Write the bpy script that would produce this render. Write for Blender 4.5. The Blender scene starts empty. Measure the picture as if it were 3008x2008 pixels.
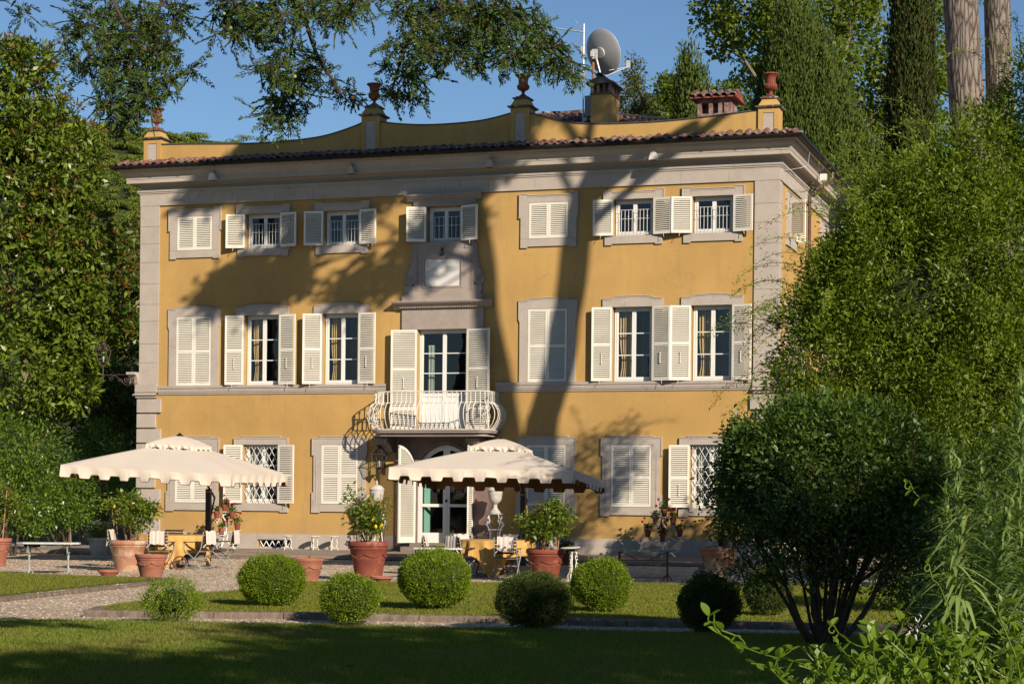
import bpy, math, random
import numpy as np
from mathutils import Vector, Matrix

rnd = random.Random(11)
rng = np.random.default_rng(11)
R = math.radians
S = bpy.context.scene
COL = S.collection

# ------------------------------------------------------------------ camera, sky, sun, exposure
cam_d = bpy.data.cameras.new('camera')
cam = bpy.data.objects.new('camera', cam_d); COL.objects.link(cam)
cam_d.sensor_width = 36.0
cam_d.lens = 68.756
cam_d.shift_y = 0.1583
cam_d.clip_start = 0.2
cam_d.clip_end = 4000
cam.matrix_world = (Matrix.Translation((28.1555, -51.2432, 1.2653)) @ Matrix.Rotation(0.3139386, 4, 'Z')
                    @ Matrix.Rotation(math.pi / 2, 4, 'X') @ Matrix.Rotation(0.0099506, 4, 'Z'))
S.camera = cam

SUN_TO = Vector((1.17, -1.0, 0.72)).normalized()          # direction towards the sun
SUN_EL = math.asin(SUN_TO.z)
SUN_ROT = math.atan2(SUN_TO.x, SUN_TO.y)
world = bpy.data.worlds.new('World'); S.world = world
world.use_nodes = True
wn = world.node_tree.nodes; wl = world.node_tree.links
wn.clear()
wo = wn.new('ShaderNodeOutputWorld'); bg = wn.new('ShaderNodeBackground'); sky = wn.new('ShaderNodeTexSky')
sky.sky_type = 'NISHITA'; sky.sun_disc = False
sky.sun_elevation = SUN_EL; sky.sun_rotation = SUN_ROT
sky.altitude = 100; sky.air_density = 1.0; sky.dust_density = 0.0; sky.ozone_density = 5.0
bg.inputs['Strength'].default_value = 0.078
wl.new(sky.outputs[0], bg.inputs[0]); wl.new(bg.outputs[0], wo.inputs[0])

sun_d = bpy.data.lights.new('sun', 'SUN'); sun_d.energy = 5.0; sun_d.angle = R(0.45)
sun_d.color = (1.0, 0.87, 0.70)
sun = bpy.data.objects.new('sun', sun_d); COL.objects.link(sun)
sun.rotation_euler = SUN_TO.to_track_quat('Z', 'Y').to_euler()
sun.location = (60, -60, 50)

S.view_settings.view_transform = 'Standard'; S.view_settings.look = 'None'
S.view_settings.exposure = 0.28; S.view_settings.gamma = 1.0
S.view_settings.use_curve_mapping = False
S.render.engine = 'CYCLES'
S.cycles.max_bounces = 6; S.cycles.transparent_max_bounces = 16
S.cycles.diffuse_bounces = 1; S.cycles.glossy_bounces = 3; S.cycles.transmission_bounces = 4

# ------------------------------------------------------------------ materials
def new_mat(name):
    m = bpy.data.materials.new(name); m.use_nodes = True
    nt = m.node_tree; nt.nodes.clear()
    out = nt.nodes.new('ShaderNodeOutputMaterial')
    return m, nt, out
def node(nt, t, **kw):
    n = nt.nodes.new(t)
    for k, v in kw.items():
        if k in n.inputs: n.inputs[k].default_value = v
        else: setattr(n, k, v)
    return n
def ramp(nt, fac, stops):
    r = nt.nodes.new('ShaderNodeValToRGB'); cr = r.color_ramp
    while len(cr.elements) > 1: cr.elements.remove(cr.elements[-1])
    cr.elements[0].position = stops[0][0]; cr.elements[0].color = (*stops[0][1], 1)
    for p, c in stops[1:]:
        e = cr.elements.new(p); e.color = (*c, 1)
    nt.links.new(fac, r.inputs[0])
    return r.outputs[0]
def coords(nt, obj=False, scale=(1, 1, 1)):
    if obj:
        tc = nt.nodes.new('ShaderNodeTexCoord'); o = tc.outputs['Object']
    else:
        g = nt.nodes.new('ShaderNodeNewGeometry'); o = g.outputs['Position']
    mp = nt.nodes.new('ShaderNodeMapping'); mp.inputs['Scale'].default_value = scale
    nt.links.new(o, mp.inputs[0])
    return mp.outputs[0]
def M(name, c1, c2=None, scale=3.0, detail=5, rough=0.7, bump=0.0, bscale=60.0, spec=0.3, metal=0.0,
      obj=False, stretch=(1, 1, 1), c3=None, c3scale=0.6, c3lo=0.55, c3hi=0.7, bdist=0.01):
    m, nt, out = new_mat(name)
    p = nt.nodes.new('ShaderNodeBsdfPrincipled')
    p.inputs['Roughness'].default_value = rough
    p.inputs['Specular IOR Level'].default_value = spec
    p.inputs['Metallic'].default_value = metal
    co = coords(nt, obj, stretch)
    if c2 is None: c2 = tuple(min(1, v * 0.86) for v in c1)
    n = node(nt, 'ShaderNodeTexNoise', Scale=scale, Detail=detail, Roughness=0.6); nt.links.new(co, n.inputs['Vector'])
    col = ramp(nt, n.outputs['Fac'], [(0.32, c2), (0.66, c1)])
    if c3:
        n3 = node(nt, 'ShaderNodeTexNoise', Scale=c3scale, Detail=6, Roughness=0.7); nt.links.new(co, n3.inputs['Vector'])
        f = nt.nodes.new('ShaderNodeMapRange'); f.inputs[1].default_value = c3lo; f.inputs[2].default_value = c3hi
        nt.links.new(n3.outputs['Fac'], f.inputs[0])
        mx = nt.nodes.new('ShaderNodeMixRGB'); mx.inputs[2].default_value = (*c3, 1)
        nt.links.new(f.outputs[0], mx.inputs[0]); nt.links.new(col, mx.inputs[1]); col = mx.outputs[0]
    nt.links.new(col, p.inputs['Base Color'])
    if bump > 0:
        nb = node(nt, 'ShaderNodeTexNoise', Scale=bscale, Detail=4, Roughness=0.6); nt.links.new(co, nb.inputs['Vector'])
        b = node(nt, 'ShaderNodeBump', Strength=bump, Distance=bdist); nt.links.new(nb.outputs['Fac'], b.inputs['Height'])
        nt.links.new(b.outputs[0], p.inputs['Normal'])
    nt.links.new(p.outputs[0], out.inputs[0])
    m['p'] = p.name
    return m
def leafmat(name, cols, rough=0.5, transl=0.35, spec=0.4, tcol=None, patch=None, pscale=0.5):
    """foliage: every leaf (mesh island) takes its own colour; light also passes through"""
    m, nt, out = new_mat(name)
    g = nt.nodes.new('ShaderNodeNewGeometry')
    n = len(cols)
    stops = [((i + 0.5) / n, c) for i, c in enumerate(cols)]
    col = ramp(nt, g.outputs['Random Per Island'], stops)
    if patch:
        pn = node(nt, 'ShaderNodeTexNoise', Scale=pscale, Detail=5, Roughness=0.65); nt.links.new(g.outputs['Position'], pn.inputs['Vector'])
        pf = nt.nodes.new('ShaderNodeMapRange'); pf.inputs[1].default_value = 0.48; pf.inputs[2].default_value = 0.68; pf.inputs[4].default_value = 0.75
        nt.links.new(pn.outputs['Fac'], pf.inputs[0])
        px_ = nt.nodes.new('ShaderNodeMixRGB'); px_.inputs[2].default_value = (*patch, 1)
        nt.links.new(pf.outputs[0], px_.inputs[0]); nt.links.new(col, px_.inputs[1]); col = px_.outputs[0]
    p = nt.nodes.new('ShaderNodeBsdfPrincipled')
    p.inputs['Roughness'].default_value = rough; p.inputs['Specular IOR Level'].default_value = spec
    nt.links.new(col, p.inputs['Base Color'])
    t = nt.nodes.new('ShaderNodeBsdfTranslucent')
    mul = nt.nodes.new('ShaderNodeMixRGB'); mul.blend_type = 'MULTIPLY'; mul.inputs[0].default_value = 1
    mul.inputs[2].default_value = (*(tcol or (1.5, 1.5, 0.6)), 1)
    nt.links.new(col, mul.inputs[1]); nt.links.new(mul.outputs[0], t.inputs[0])
    mx = nt.nodes.new('ShaderNodeMixShader'); mx.inputs[0].default_value = transl
    nt.links.new(p.outputs[0], mx.inputs[1]); nt.links.new(t.outputs[0], mx.inputs[2])
    nt.links.new(mx.outputs[0], out.inputs[0])
    return m

MT = {}
def plaster():
    m, nt, out = new_mat('yellow_plaster')
    p = nt.nodes.new('ShaderNodeBsdfPrincipled'); p.inputs['Roughness'].default_value = 0.9
    p.inputs['Specular IOR Level'].default_value = 0.15
    co = coords(nt)
    n = node(nt, 'ShaderNodeTexNoise', Scale=0.45, Detail=8, Roughness=0.65); nt.links.new(co, n.inputs['Vector'])
    c = ramp(nt, n.outputs['Fac'], [(0.28, (0.425, 0.262, 0.092)), (0.72, (0.575, 0.362, 0.128))])
    n2 = node(nt, 'ShaderNodeTexNoise', Scale=1.0, Detail=5, Roughness=0.7)
    mp = nt.nodes.new('ShaderNodeMapping'); mp.inputs['Scale'].default_value = (3.5, 3.5, 0.5)
    nt.links.new(co, mp.inputs[0]); nt.links.new(mp.outputs[0], n2.inputs['Vector'])
    f = nt.nodes.new('ShaderNodeMapRange'); f.inputs[1].default_value = 0.52; f.inputs[2].default_value = 0.8; f.inputs[4].default_value = 0.8
    nt.links.new(n2.outputs['Fac'], f.inputs[0])
    mx = nt.nodes.new('ShaderNodeMixRGB'); mx.inputs[2].default_value = (0.39, 0.248, 0.12, 1)
    nt.links.new(f.outputs[0], mx.inputs[0]); nt.links.new(c, mx.inputs[1])
    # damp, dirty band above the plinth and under the eaves (wear)
    sx = nt.nodes.new('ShaderNodeSeparateXYZ'); nt.links.new(co, sx.inputs[0])
    nd = node(nt, 'ShaderNodeTexNoise', Scale=1.7, Detail=5); nt.links.new(co, nd.inputs['Vector'])
    ad = node(nt, 'ShaderNodeMath', operation='MULTIPLY_ADD'); ad.inputs[1].default_value = 0.9
    nt.links.new(nd.outputs['Fac'], ad.inputs[0]); nt.links.new(sx.outputs[2], ad.inputs[2])
    fr = nt.nodes.new('ShaderNodeMapRange'); fr.inputs[1].default_value = 1.25; fr.inputs[2].default_value = 0.7; fr.inputs[4].default_value = 0.4
    nt.links.new(ad.outputs[0], fr.inputs[0])
    m2 = nt.nodes.new('ShaderNodeMixRGB'); m2.inputs[2].default_value = (0.43, 0.29, 0.15, 1)
    nt.links.new(fr.outputs[0], m2.inputs[0]); nt.links.new(mx.outputs[0], m2.inputs[1])
    nt.links.new(m2.outputs[0], p.inputs['Base Color'])
    nz = node(nt, 'ShaderNodeTexNoise', Scale=0.8, Detail=4, Distortion=0.9); nt.links.new(co, nz.inputs['Vector'])
    a = node(nt, 'ShaderNodeMath', operation='SUBTRACT'); a.inputs[1].default_value = 0.47; nt.links.new(nz.outputs['Fac'], a.inputs[0])
    ab = node(nt, 'ShaderNodeMath', operation='ABSOLUTE'); nt.links.new(a.outputs[0], ab.inputs[0])
    fc = nt.nodes.new('ShaderNodeMapRange'); fc.inputs[1].default_value = 0.0; fc.inputs[2].default_value = 0.0035; fc.inputs[3].default_value = 0.4; fc.inputs[4].default_value = 0.0
    nt.links.new(ab.outputs[0], fc.inputs[0])
    m3 = nt.nodes.new('ShaderNodeMixRGB'); m3.inputs[2].default_value = (0.26, 0.17, 0.09, 1)
    nt.links.new(fc.outputs[0], m3.inputs[0]); nt.links.new(m2.outputs[0], m3.inputs[1]); nt.links.new(m3.outputs[0], p.inputs['Base Color'])
    nb = node(nt, 'ShaderNodeTexNoise', Scale=9, Detail=8, Roughness=0.75); nt.links.new(co, nb.inputs['Vector'])
    b = node(nt, 'ShaderNodeBump', Strength=0.35, Distance=0.012); nt.links.new(nb.outputs['Fac'], b.inputs['Height'])
    nt.links.new(b.outputs[0], p.inputs['Normal'])
    nt.links.new(p.outputs[0], out.inputs[0])
    return m
def stonemat(name, c1, c2, vein=0.5, obj=False):
    m, nt, out = new_mat(name)
    p = nt.nodes.new('ShaderNodeBsdfPrincipled'); p.inputs['Roughness'].default_value = 0.8
    p.inputs['Specular IOR Level'].default_value = 0.25
    co = coords(nt, obj)
    n = node(nt, 'ShaderNodeTexNoise', Scale=1.6, Detail=9, Roughness=0.7); nt.links.new(co, n.inputs['Vector'])
    c = ramp(nt, n.outputs['Fac'], [(0.3, c2), (0.68, c1)])
    # thin cracks and veins
    nz = node(nt, 'ShaderNodeTexNoise', Scale=1.1, Detail=3, Distortion=0.6); nt.links.new(co, nz.inputs['Vector'])
    a = node(nt, 'ShaderNodeMath', operation='SUBTRACT'); a.inputs[1].default_value = 0.5; nt.links.new(nz.outputs['Fac'], a.inputs[0])
    ab = node(nt, 'ShaderNodeMath', operation='ABSOLUTE'); nt.links.new(a.outputs[0], ab.inputs[0])
    f = nt.nodes.new('ShaderNodeMapRange'); f.inputs[1].default_value = 0.0; f.inputs[2].default_value = 0.006
    f.inputs[3].default_value = vein; f.inputs[4].default_value = 0.0
    nt.links.new(ab.outputs[0], f.inputs[0])
    mx = nt.nodes.new('ShaderNodeMixRGB'); mx.inputs[2].default_value = (*[v * 0.45 for v in c2], 1)
    nt.links.new(f.outputs[0], mx.inputs[0]); nt.links.new(c, mx.inputs[1])
    nt.links.new(mx.outputs[0], p.inputs['Base Color'])
    nb = node(nt, 'ShaderNodeTexNoise', Scale=25, Detail=6, Roughness=0.7); nt.links.new(co, nb.inputs['Vector'])
    b = node(nt, 'ShaderNodeBump', Strength=0.3, Distance=0.006); nt.links.new(nb.outputs['Fac'], b.inputs['Height'])
    nt.links.new(b.outputs[0], p.inputs['Normal'])
    nt.links.new(p.outputs[0], out.inputs[0])
    return m
def gravelmat():
    m, nt, out = new_mat('pale_gravel')
    p = nt.nodes.new('ShaderNodeBsdfPrincipled'); p.inputs['Roughness'].default_value = 0.85
    co = coords(nt)
    v = node(nt, 'ShaderNodeTexVoronoi', Scale=22.0); nt.links.new(co, v.inputs['Vector'])
    sx = nt.nodes.new('ShaderNodeSeparateColor'); nt.links.new(v.outputs['Color'], sx.inputs[0])
    c = ramp(nt, sx.outputs[0], [(0.0, (0.24, 0.16, 0.10)), (0.2, (0.46, 0.34, 0.23)), (0.55, (0.60, 0.46, 0.33)), (0.85, (0.72, 0.60, 0.46)), (1.0, (0.82, 0.76, 0.66))])
    n = node(nt, 'ShaderNodeTexNoise', Scale=0.35, Detail=7, Roughness=0.7); nt.links.new(co, n.inputs['Vector'])
    c2 = ramp(nt, n.outputs['Fac'], [(0.35, (0.72, 0.70, 0.66)), (0.65, (1.0, 1.0, 1.0))])
    mx = nt.nodes.new('ShaderNodeMixRGB'); mx.blend_type = 'MULTIPLY'; mx.inputs[0].default_value = 1
    nt.links.new(c, mx.inputs[1]); nt.links.new(c2, mx.inputs[2]); nt.links.new(mx.outputs[0], p.inputs['Base Color'])
    b = node(nt, 'ShaderNodeBump', Strength=0.9, Distance=0.02); b.invert = True; nt.links.new(v.outputs['Distance'], b.inputs['Height'])
    nt.links.new(b.outputs[0], p.inputs['Normal'])
    nt.links.new(p.outputs[0], out.inputs[0])
    return m
def lawnmat():
    m, nt, out = new_mat('mown_turf')
    p = nt.nodes.new('ShaderNodeBsdfPrincipled'); p.inputs['Roughness'].default_value = 0.9; p.inputs['Specular IOR Level'].default_value = 0.1
    co = coords(nt)
    n = node(nt, 'ShaderNodeTexNoise', Scale=0.8, Detail=7, Roughness=0.7); nt.links.new(co, n.inputs['Vector'])
    c = ramp(nt, n.outputs['Fac'], [(0.3, (0.16, 0.14, 0.055)), (0.45, (0.12, 0.13, 0.030)), (0.7, (0.10, 0.13, 0.024))])
    nb = node(nt, 'ShaderNodeTexNoise', Scale=60, Detail=4, Roughness=0.8); nt.links.new(co, nb.inputs['Vector'])
    c2 = ramp(nt, nb.outputs['Fac'], [(0.3, (0.5, 0.5, 0.5)), (0.7, (1.3, 1.3, 1.2))])
    mx = nt.nodes.new('ShaderNodeMixRGB'); mx.blend_type = 'MULTIPLY'; mx.inputs[0].default_value = 1
    nt.links.new(c, mx.inputs[1]); nt.links.new(c2, mx.inputs[2]); nt.links.new(mx.outputs[0], p.inputs['Base Color'])
    b = node(nt, 'ShaderNodeBump', Strength=0.8, Distance=0.03); nt.links.new(nb.outputs['Fac'], b.inputs['Height'])
    nt.links.new(b.outputs[0], p.inputs['Normal']); nt.links.new(p.outputs[0], out.inputs[0])
    return m
def glassmat(name='window_glass', tint=(0.86, 0.90, 0.90), boost=0.02):
    m, nt, out = new_mat(name)
    tr = nt.nodes.new('ShaderNodeBsdfTransparent'); tr.inputs[0].default_value = (*tint, 1)
    gl = nt.nodes.new('ShaderNodeBsdfGlossy'); gl.inputs['Roughness'].default_value = 0.015
    lw = nt.nodes.new('ShaderNodeLayerWeight'); lw.inputs['Blend'].default_value = 0.5
    pw = node(nt, 'ShaderNodeMath', operation='POWER'); pw.inputs[1].default_value = 4.0; nt.links.new(lw.outputs['Facing'], pw.inputs[0])
    ad = node(nt, 'ShaderNodeMath', operation='MULTIPLY_ADD'); ad.inputs[1].default_value = 0.9; ad.inputs[2].default_value = 0.05 + boost
    nt.links.new(pw.outputs[0], ad.inputs[0])
    nz = node(nt, 'ShaderNodeTexNoise', Scale=1.3, Detail=2); nt.links.new(coords(nt), nz.inputs['Vector'])
    b = node(nt, 'ShaderNodeBump', Strength=0.12, Distance=0.02); nt.links.new(nz.outputs['Fac'], b.inputs['Height'])
    nt.links.new(b.outputs[0], gl.inputs['Normal'])
    mx = nt.nodes.new('ShaderNodeMixShader'); nt.links.new(ad.outputs[0], mx.inputs[0])
    nt.links.new(tr.outputs[0], mx.inputs[1]); nt.links.new(gl.outputs[0], mx.inputs[2]); nt.links.new(mx.outputs[0], out.inputs[0])
    return m
def tilemat():
    m, nt, out = new_mat('lichened_terracotta_tile')
    p = nt.nodes.new('ShaderNodeBsdfPrincipled'); p.inputs['Roughness'].default_value = 0.85; p.inputs['Specular IOR Level'].default_value = 0.2
    oi = nt.nodes.new('ShaderNodeObjectInfo'); co = coords(nt)
    c = ramp(nt, oi.outputs['Random'], [(0.0, (0.12, 0.05, 0.04)), (0.35, (0.20, 0.075, 0.055)), (0.7, (0.085, 0.05, 0.045)), (1.0, (0.15, 0.095, 0.08))])
    n = node(nt, 'ShaderNodeTexNoise', Scale=9, Detail=7, Roughness=0.75); nt.links.new(co, n.inputs['Vector'])
    f = nt.nodes.new('ShaderNodeMapRange'); f.inputs[1].default_value = 0.52; f.inputs[2].default_value = 0.62
    nt.links.new(n.outputs['Fac'], f.inputs[0])
    mx = nt.nodes.new('ShaderNodeMixRGB'); mx.inputs[2].default_value = (0.40, 0.36, 0.32, 1)
    nt.links.new(f.outputs[0], mx.inputs[0]); nt.links.new(c, mx.inputs[1])
    nt.links.new(mx.outputs[0], p.inputs['Base Color'])
    b = node(nt, 'ShaderNodeBump', Strength=0.5, Distance=0.01); nt.links.new(n.outputs['Fac'], b.inputs['Height'])
    nt.links.new(b.outputs[0], p.inputs['Normal']); nt.links.new(p.outputs[0], out.inputs[0])
    return m
def barkmat(name, c1, c2, sc=7):
    m, nt, out = new_mat(name)
    p = nt.nodes.new('ShaderNodeBsdfPrincipled'); p.inputs['Roughness'].default_value = 0.95
    co = coords(nt, False, (1, 1, 0.16))
    v = node(nt, 'ShaderNodeTexVoronoi', Scale=sc, feature='DISTANCE_TO_EDGE')
    nz = node(nt, 'ShaderNodeTexNoise', Scale=4, Detail=5); nt.links.new(co, nz.inputs['Vector'])
    ad = nt.nodes.new('ShaderNodeMixRGB'); ad.blend_type = 'ADD'; ad.inputs[0].default_value = 0.18
    nt.links.new(co, ad.inputs[1]); nt.links.new(nz.outputs['Color'], ad.inputs[2]); nt.links.new(ad.outputs[0], v.inputs['Vector'])
    c = ramp(nt, v.outputs['Distance'], [(0.0, tuple(x * 0.3 for x in c2)), (0.06, c2), (0.25, c1)])
    nt.links.new(c, p.inputs['Base Color'])
    b = node(nt, 'ShaderNodeBump', Strength=0.9, Distance=0.05); nt.links.new(v.outputs['Distance'], b.inputs['Height'])
    nt.links.new(b.outputs[0], p.inputs['Normal']); nt.links.new(p.outputs[0], out.inputs[0])
    return m

MT['plaster'] = plaster()
MT['stone'] = stonemat('grey_pink_stone', (0.50, 0.44, 0.385), (0.42, 0.365, 0.32), 0.35)
MT['pink'] = stonemat('weathered_mauve_stone', (0.41, 0.35, 0.31), (0.32, 0.265, 0.235), 0.3)
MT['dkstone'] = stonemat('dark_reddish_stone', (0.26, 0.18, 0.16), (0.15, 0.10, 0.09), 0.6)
MT['lichen'] = M('lichened_coping_stone', (0.16, 0.14, 0.125), (0.07, 0.06, 0.055), 6, c3=(0.55, 0.53, 0.48), c3scale=7, c3lo=0.56, c3hi=0.64, bump=0.5, bscale=20)
MT['cream'] = M('cream_painted_wood', (0.85, 0.81, 0.71), (0.76, 0.715, 0.615), 1.6, rough=0.5, bump=0.08, bscale=30)
MT['white'] = M('white_painted_wood', (0.82, 0.82, 0.80), (0.77, 0.77, 0.75), 2.5, rough=0.4)
MT['iron_white'] = M('white_painted_iron', (0.80, 0.77, 0.70), (0.68, 0.64, 0.57), 12, rough=0.5)
MT['ironw'] = M('bright_white_painted_iron', (0.80, 0.80, 0.78), (0.66, 0.65, 0.62), 12, rough=0.5)
MT['glass'] = glassmat()
MT['tile'] = tilemat()
MT['gutter'] = M('dark_painted_gutter', (0.018, 0.017, 0.016), (0.010, 0.010, 0.009), 5, rough=0.5, spec=0.25)
MT['copper'] = M('brown_copper_pipe', (0.16, 0.09, 0.07), (0.10, 0.06, 0.05), 5, rough=0.45, metal=0.3)
MT['lead'] = M('lead_flashing', (0.10, 0.11, 0.12), (0.05, 0.055, 0.06), 5, rough=0.5)
MT['gravel'] = gravelmat()
MT['lawn'] = lawnmat()
MT['soil'] = M('bare_soil_and_moss', (0.16, 0.12, 0.07), (0.07, 0.08, 0.03), 1.2, rough=1, bump=0.8, bscale=12, bdist=0.04)
MT['kerb'] = M('weathered_kerb_stone', (0.24, 0.18, 0.14), (0.12, 0.095, 0.075), 8, c3=(0.30, 0.27, 0.24), c3scale=5, c3lo=0.58, c3hi=0.70, rough=0.95, bump=0.9, bscale=22, stretch=(1, 1, 0.5), bdist=0.02)
MT['paving'] = M('worn_terrace_paving', (0.34, 0.27, 0.21), (0.20, 0.16, 0.13), 2.2, c3=(0.40, 0.36, 0.31), c3scale=1.3, rough=0.9, bump=0.5, bscale=14, stretch=(0.4, 1.5, 1))
MT['terra'] = M('red_terracotta', (0.26, 0.072, 0.046), (0.20, 0.055, 0.036), 6, c3=(0.42, 0.24, 0.17), c3scale=3, rough=0.8, bump=0.2, bscale=30)
MT['terraold'] = M('aged_terracotta', (0.46, 0.24, 0.15), (0.36, 0.16, 0.10), 5, c3=(0.52, 0.43, 0.30), c3scale=2.2, c3lo=0.48, c3hi=0.62, rough=0.9, bump=0.3, bscale=20)
MT['terrapale'] = M('pale_terracotta', (0.38, 0.155, 0.10), (0.30, 0.115, 0.075), 6, rough=0.85, bump=0.25, bscale=25)
MT['canvas'] = M('cream_canvas', (0.70, 0.62, 0.53), (0.66, 0.58, 0.49), 1.2, rough=0.95, bump=0.15, bscale=4, spec=0.1, bdist=0.02)
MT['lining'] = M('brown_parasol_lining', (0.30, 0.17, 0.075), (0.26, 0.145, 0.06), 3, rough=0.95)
MT['piping'] = M('brown_piping', (0.10, 0.05, 0.02), None, 5, rough=0.8)
MT['black'] = M('black_painted_metal', (0.012, 0.011, 0.010), (0.02, 0.018, 0.016), 5, rough=0.4, spec=0.5)
MT['rustiron'] = M('brown_wrought_iron', (0.10, 0.065, 0.05), (0.05, 0.035, 0.03), 8, rough=0.6)
MT['redrust'] = M('red_rusted_iron', (0.20, 0.07, 0.05), (0.12, 0.05, 0.035), 8, rough=0.8)
MT['greyiron'] = M('grey_green_painted_iron', (0.42, 0.43, 0.41), (0.25, 0.26, 0.25), 10, rough=0.45)
MT['darkwood'] = M('dark_brown_slat_wood', (0.075, 0.035, 0.022), (0.05, 0.022, 0.015), 8, rough=0.5, stretch=(1, 8, 8))
MT['cushion'] = M('cream_cotton_pad', (0.66, 0.60, 0.55), (0.58, 0.52, 0.47), 6, rough=1, bump=0.3, bscale=8, spec=0.05)
MT['cloth'] = M('yellow_damask_cloth', (0.62, 0.37, 0.12), (0.54, 0.31, 0.09), 9, rough=0.85, c3=(0.68, 0.45, 0.18), c3scale=7, spec=0.2)
MT['marble'] = M('white_marble_top', (0.62, 0.64, 0.60), (0.48, 0.51, 0.47), 6, rough=0.5)
MT['mossy'] = M('mossy_slab_top', (0.36, 0.36, 0.27), (0.20, 0.21, 0.14), 9, rough=0.9)
MT['cane'] = M('bamboo_cane', (0.50, 0.31, 0.16), (0.36, 0.20, 0.10), 9, rough=0.6)
MT['cane_red'] = M('red_brown_cane', (0.13, 0.04, 0.03), None, 9, rough=0.6)
MT['lemon'] = M('lemon_peel', (0.80, 0.55, 0.03), (0.72, 0.46, 0.02), 9, rough=0.45, bump=0.15, bscale=90)
MT['redpetal'] = M('red_geranium_petal', (0.55, 0.012, 0.015), (0.34, 0.006, 0.01), 30, rough=0.6)
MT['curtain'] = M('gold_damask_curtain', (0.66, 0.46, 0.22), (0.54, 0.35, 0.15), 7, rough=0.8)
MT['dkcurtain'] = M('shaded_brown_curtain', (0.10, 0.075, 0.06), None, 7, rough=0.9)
MT['mint'] = M('mint_inner_shutter', (0.25, 0.52, 0.40), (0.22, 0.47, 0.36), 3, rough=0.5)
MT['palegreen'] = M('pale_inner_shutter', (0.62, 0.70, 0.60), (0.56, 0.64, 0.54), 3, rough=0.5)
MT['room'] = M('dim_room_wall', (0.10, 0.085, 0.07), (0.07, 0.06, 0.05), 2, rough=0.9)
MT['plaque'] = M('white_marble_plaque', (0.74, 0.72, 0.68), (0.66, 0.64, 0.60), 40, detail=8, rough=0.6, bump=0.3, bscale=70)
MT['dish'] = M('grey_dish_paint', (0.36, 0.37, 0.39), (0.33, 0.34, 0.36), 3, rough=0.35, spec=0.5)
MT['galv'] = M('white_galvanised_steel', (0.68, 0.68, 0.66), (0.5, 0.5, 0.48), 8, rough=0.4, metal=0.2)
MT['rustpole'] = M('rusted_steel_pole', (0.36, 0.19, 0.08), (0.24, 0.12, 0.05), 8, rough=0.8)
MT['brick'] = M('red_chimney_brick', (0.25, 0.12, 0.10), (0.16, 0.09, 0.08), 6, c3=(0.36, 0.32, 0.28), c3scale=3.5, c3lo=0.47, c3hi=0.60, rough=0.95, bump=0.5, bscale=20)
MT['bulb'] = M('frosted_bulb', (0.85, 0.83, 0.76), None, 5, rough=0.3)
MT['planter'] = M('white_basketwork_stone', (0.62, 0.58, 0.52), (0.48, 0.44, 0.40), 9, rough=0.9)
MT['urnwhite'] = M('aged_white_urn', (0.60, 0.57, 0.52), (0.46, 0.43, 0.39), 7, rough=0.8)
MT['bark'] = barkmat('pine_bark', (0.25, 0.205, 0.175), (0.12, 0.095, 0.08), 9)
MT['twig'] = M('twig_bark', (0.10, 0.07, 0.045), (0.05, 0.035, 0.025), 12, rough=0.95)
MT['palebark'] = M('pale_branch_bark', (0.24, 0.19, 0.12), (0.15, 0.12, 0.08), 12, rough=0.95)
MT['cone'] = M('cypress_cone', (0.12, 0.06, 0.035), (0.06, 0.03, 0.02), 20, rough=0.8)
MT['greencone'] = M('unripe_green_cone', (0.36, 0.44, 0.20), (0.24, 0.32, 0.12), 20, rough=0.6)

MT['hill'] = leafmat('pine_wood', [(0.077, 0.108, 0.018), (0.122, 0.157, 0.024), (0.174, 0.206, 0.032), (0.104, 0.134, 0.022)], 0.8, 0.2, 0.1)
MT['hillground'] = M('hill_undergrowth', (0.030, 0.048, 0.012), (0.018, 0.03, 0.008), 0.05, rough=1)
MT['magn'] = leafmat('magnolia_leaf', [(0.088, 0.140, 0.014), (0.118, 0.185, 0.018), (0.189, 0.246, 0.024), (0.059, 0.101, 0.012), (0.224, 0.269, 0.030), (0.100, 0.157, 0.016)], 0.38, 0.22, 0.45)
MT['magnred'] = leafmat('rusty_magnolia_leaf', [(0.230, 0.081, 0.034), (0.068, 0.121, 0.020), (0.297, 0.115, 0.047), (0.095, 0.149, 0.024), (0.162, 0.068, 0.027)], 0.35, 0.2, 0.5)
MT['magndark'] = leafmat('old_magnolia_leaf', [(0.041, 0.096, 0.011), (0.065, 0.131, 0.013), (0.146, 0.061, 0.016), (0.057, 0.114, 0.013), (0.180, 0.211, 0.022)], 0.35, 0.2, 0.5)
MT['laurel'] = leafmat('laurel_leaf', [(0.084, 0.155, 0.015), (0.131, 0.217, 0.021), (0.064, 0.124, 0.013), (0.167, 0.265, 0.029)], 0.32, 0.3, 0.5)
MT['bamboo'] = leafmat('fresh_green_leaf', [(0.123, 0.213, 0.025), (0.097, 0.175, 0.022), (0.165, 0.263, 0.037)], 0.5, 0.4, 0.3)
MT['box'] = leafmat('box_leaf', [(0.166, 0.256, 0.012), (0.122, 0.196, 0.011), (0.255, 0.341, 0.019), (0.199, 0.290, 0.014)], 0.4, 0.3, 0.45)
MT['boxcore'] = M('dark_plant_core', (0.035, 0.050, 0.012), (0.018, 0.026, 0.008), 12, rough=1)  # flat dark colour standing in for the shaded inside of plants
MT['boxshade'] = leafmat('shaded_box_leaf', [(0.075, 0.115, 0.018), (0.06, 0.095, 0.015), (0.095, 0.10, 0.022), (0.055, 0.10, 0.014)], 0.55, 0.2, 0.3)  # darker copy of the box leaf, shade of three balls put into the colour
MT['bush'] = leafmat('dark_glossy_leaf', [(0.054, 0.101, 0.013), (0.076, 0.131, 0.016), (0.042, 0.078, 0.010), (0.104, 0.171, 0.020)], 0.45, 0.25, 0.5)
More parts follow.
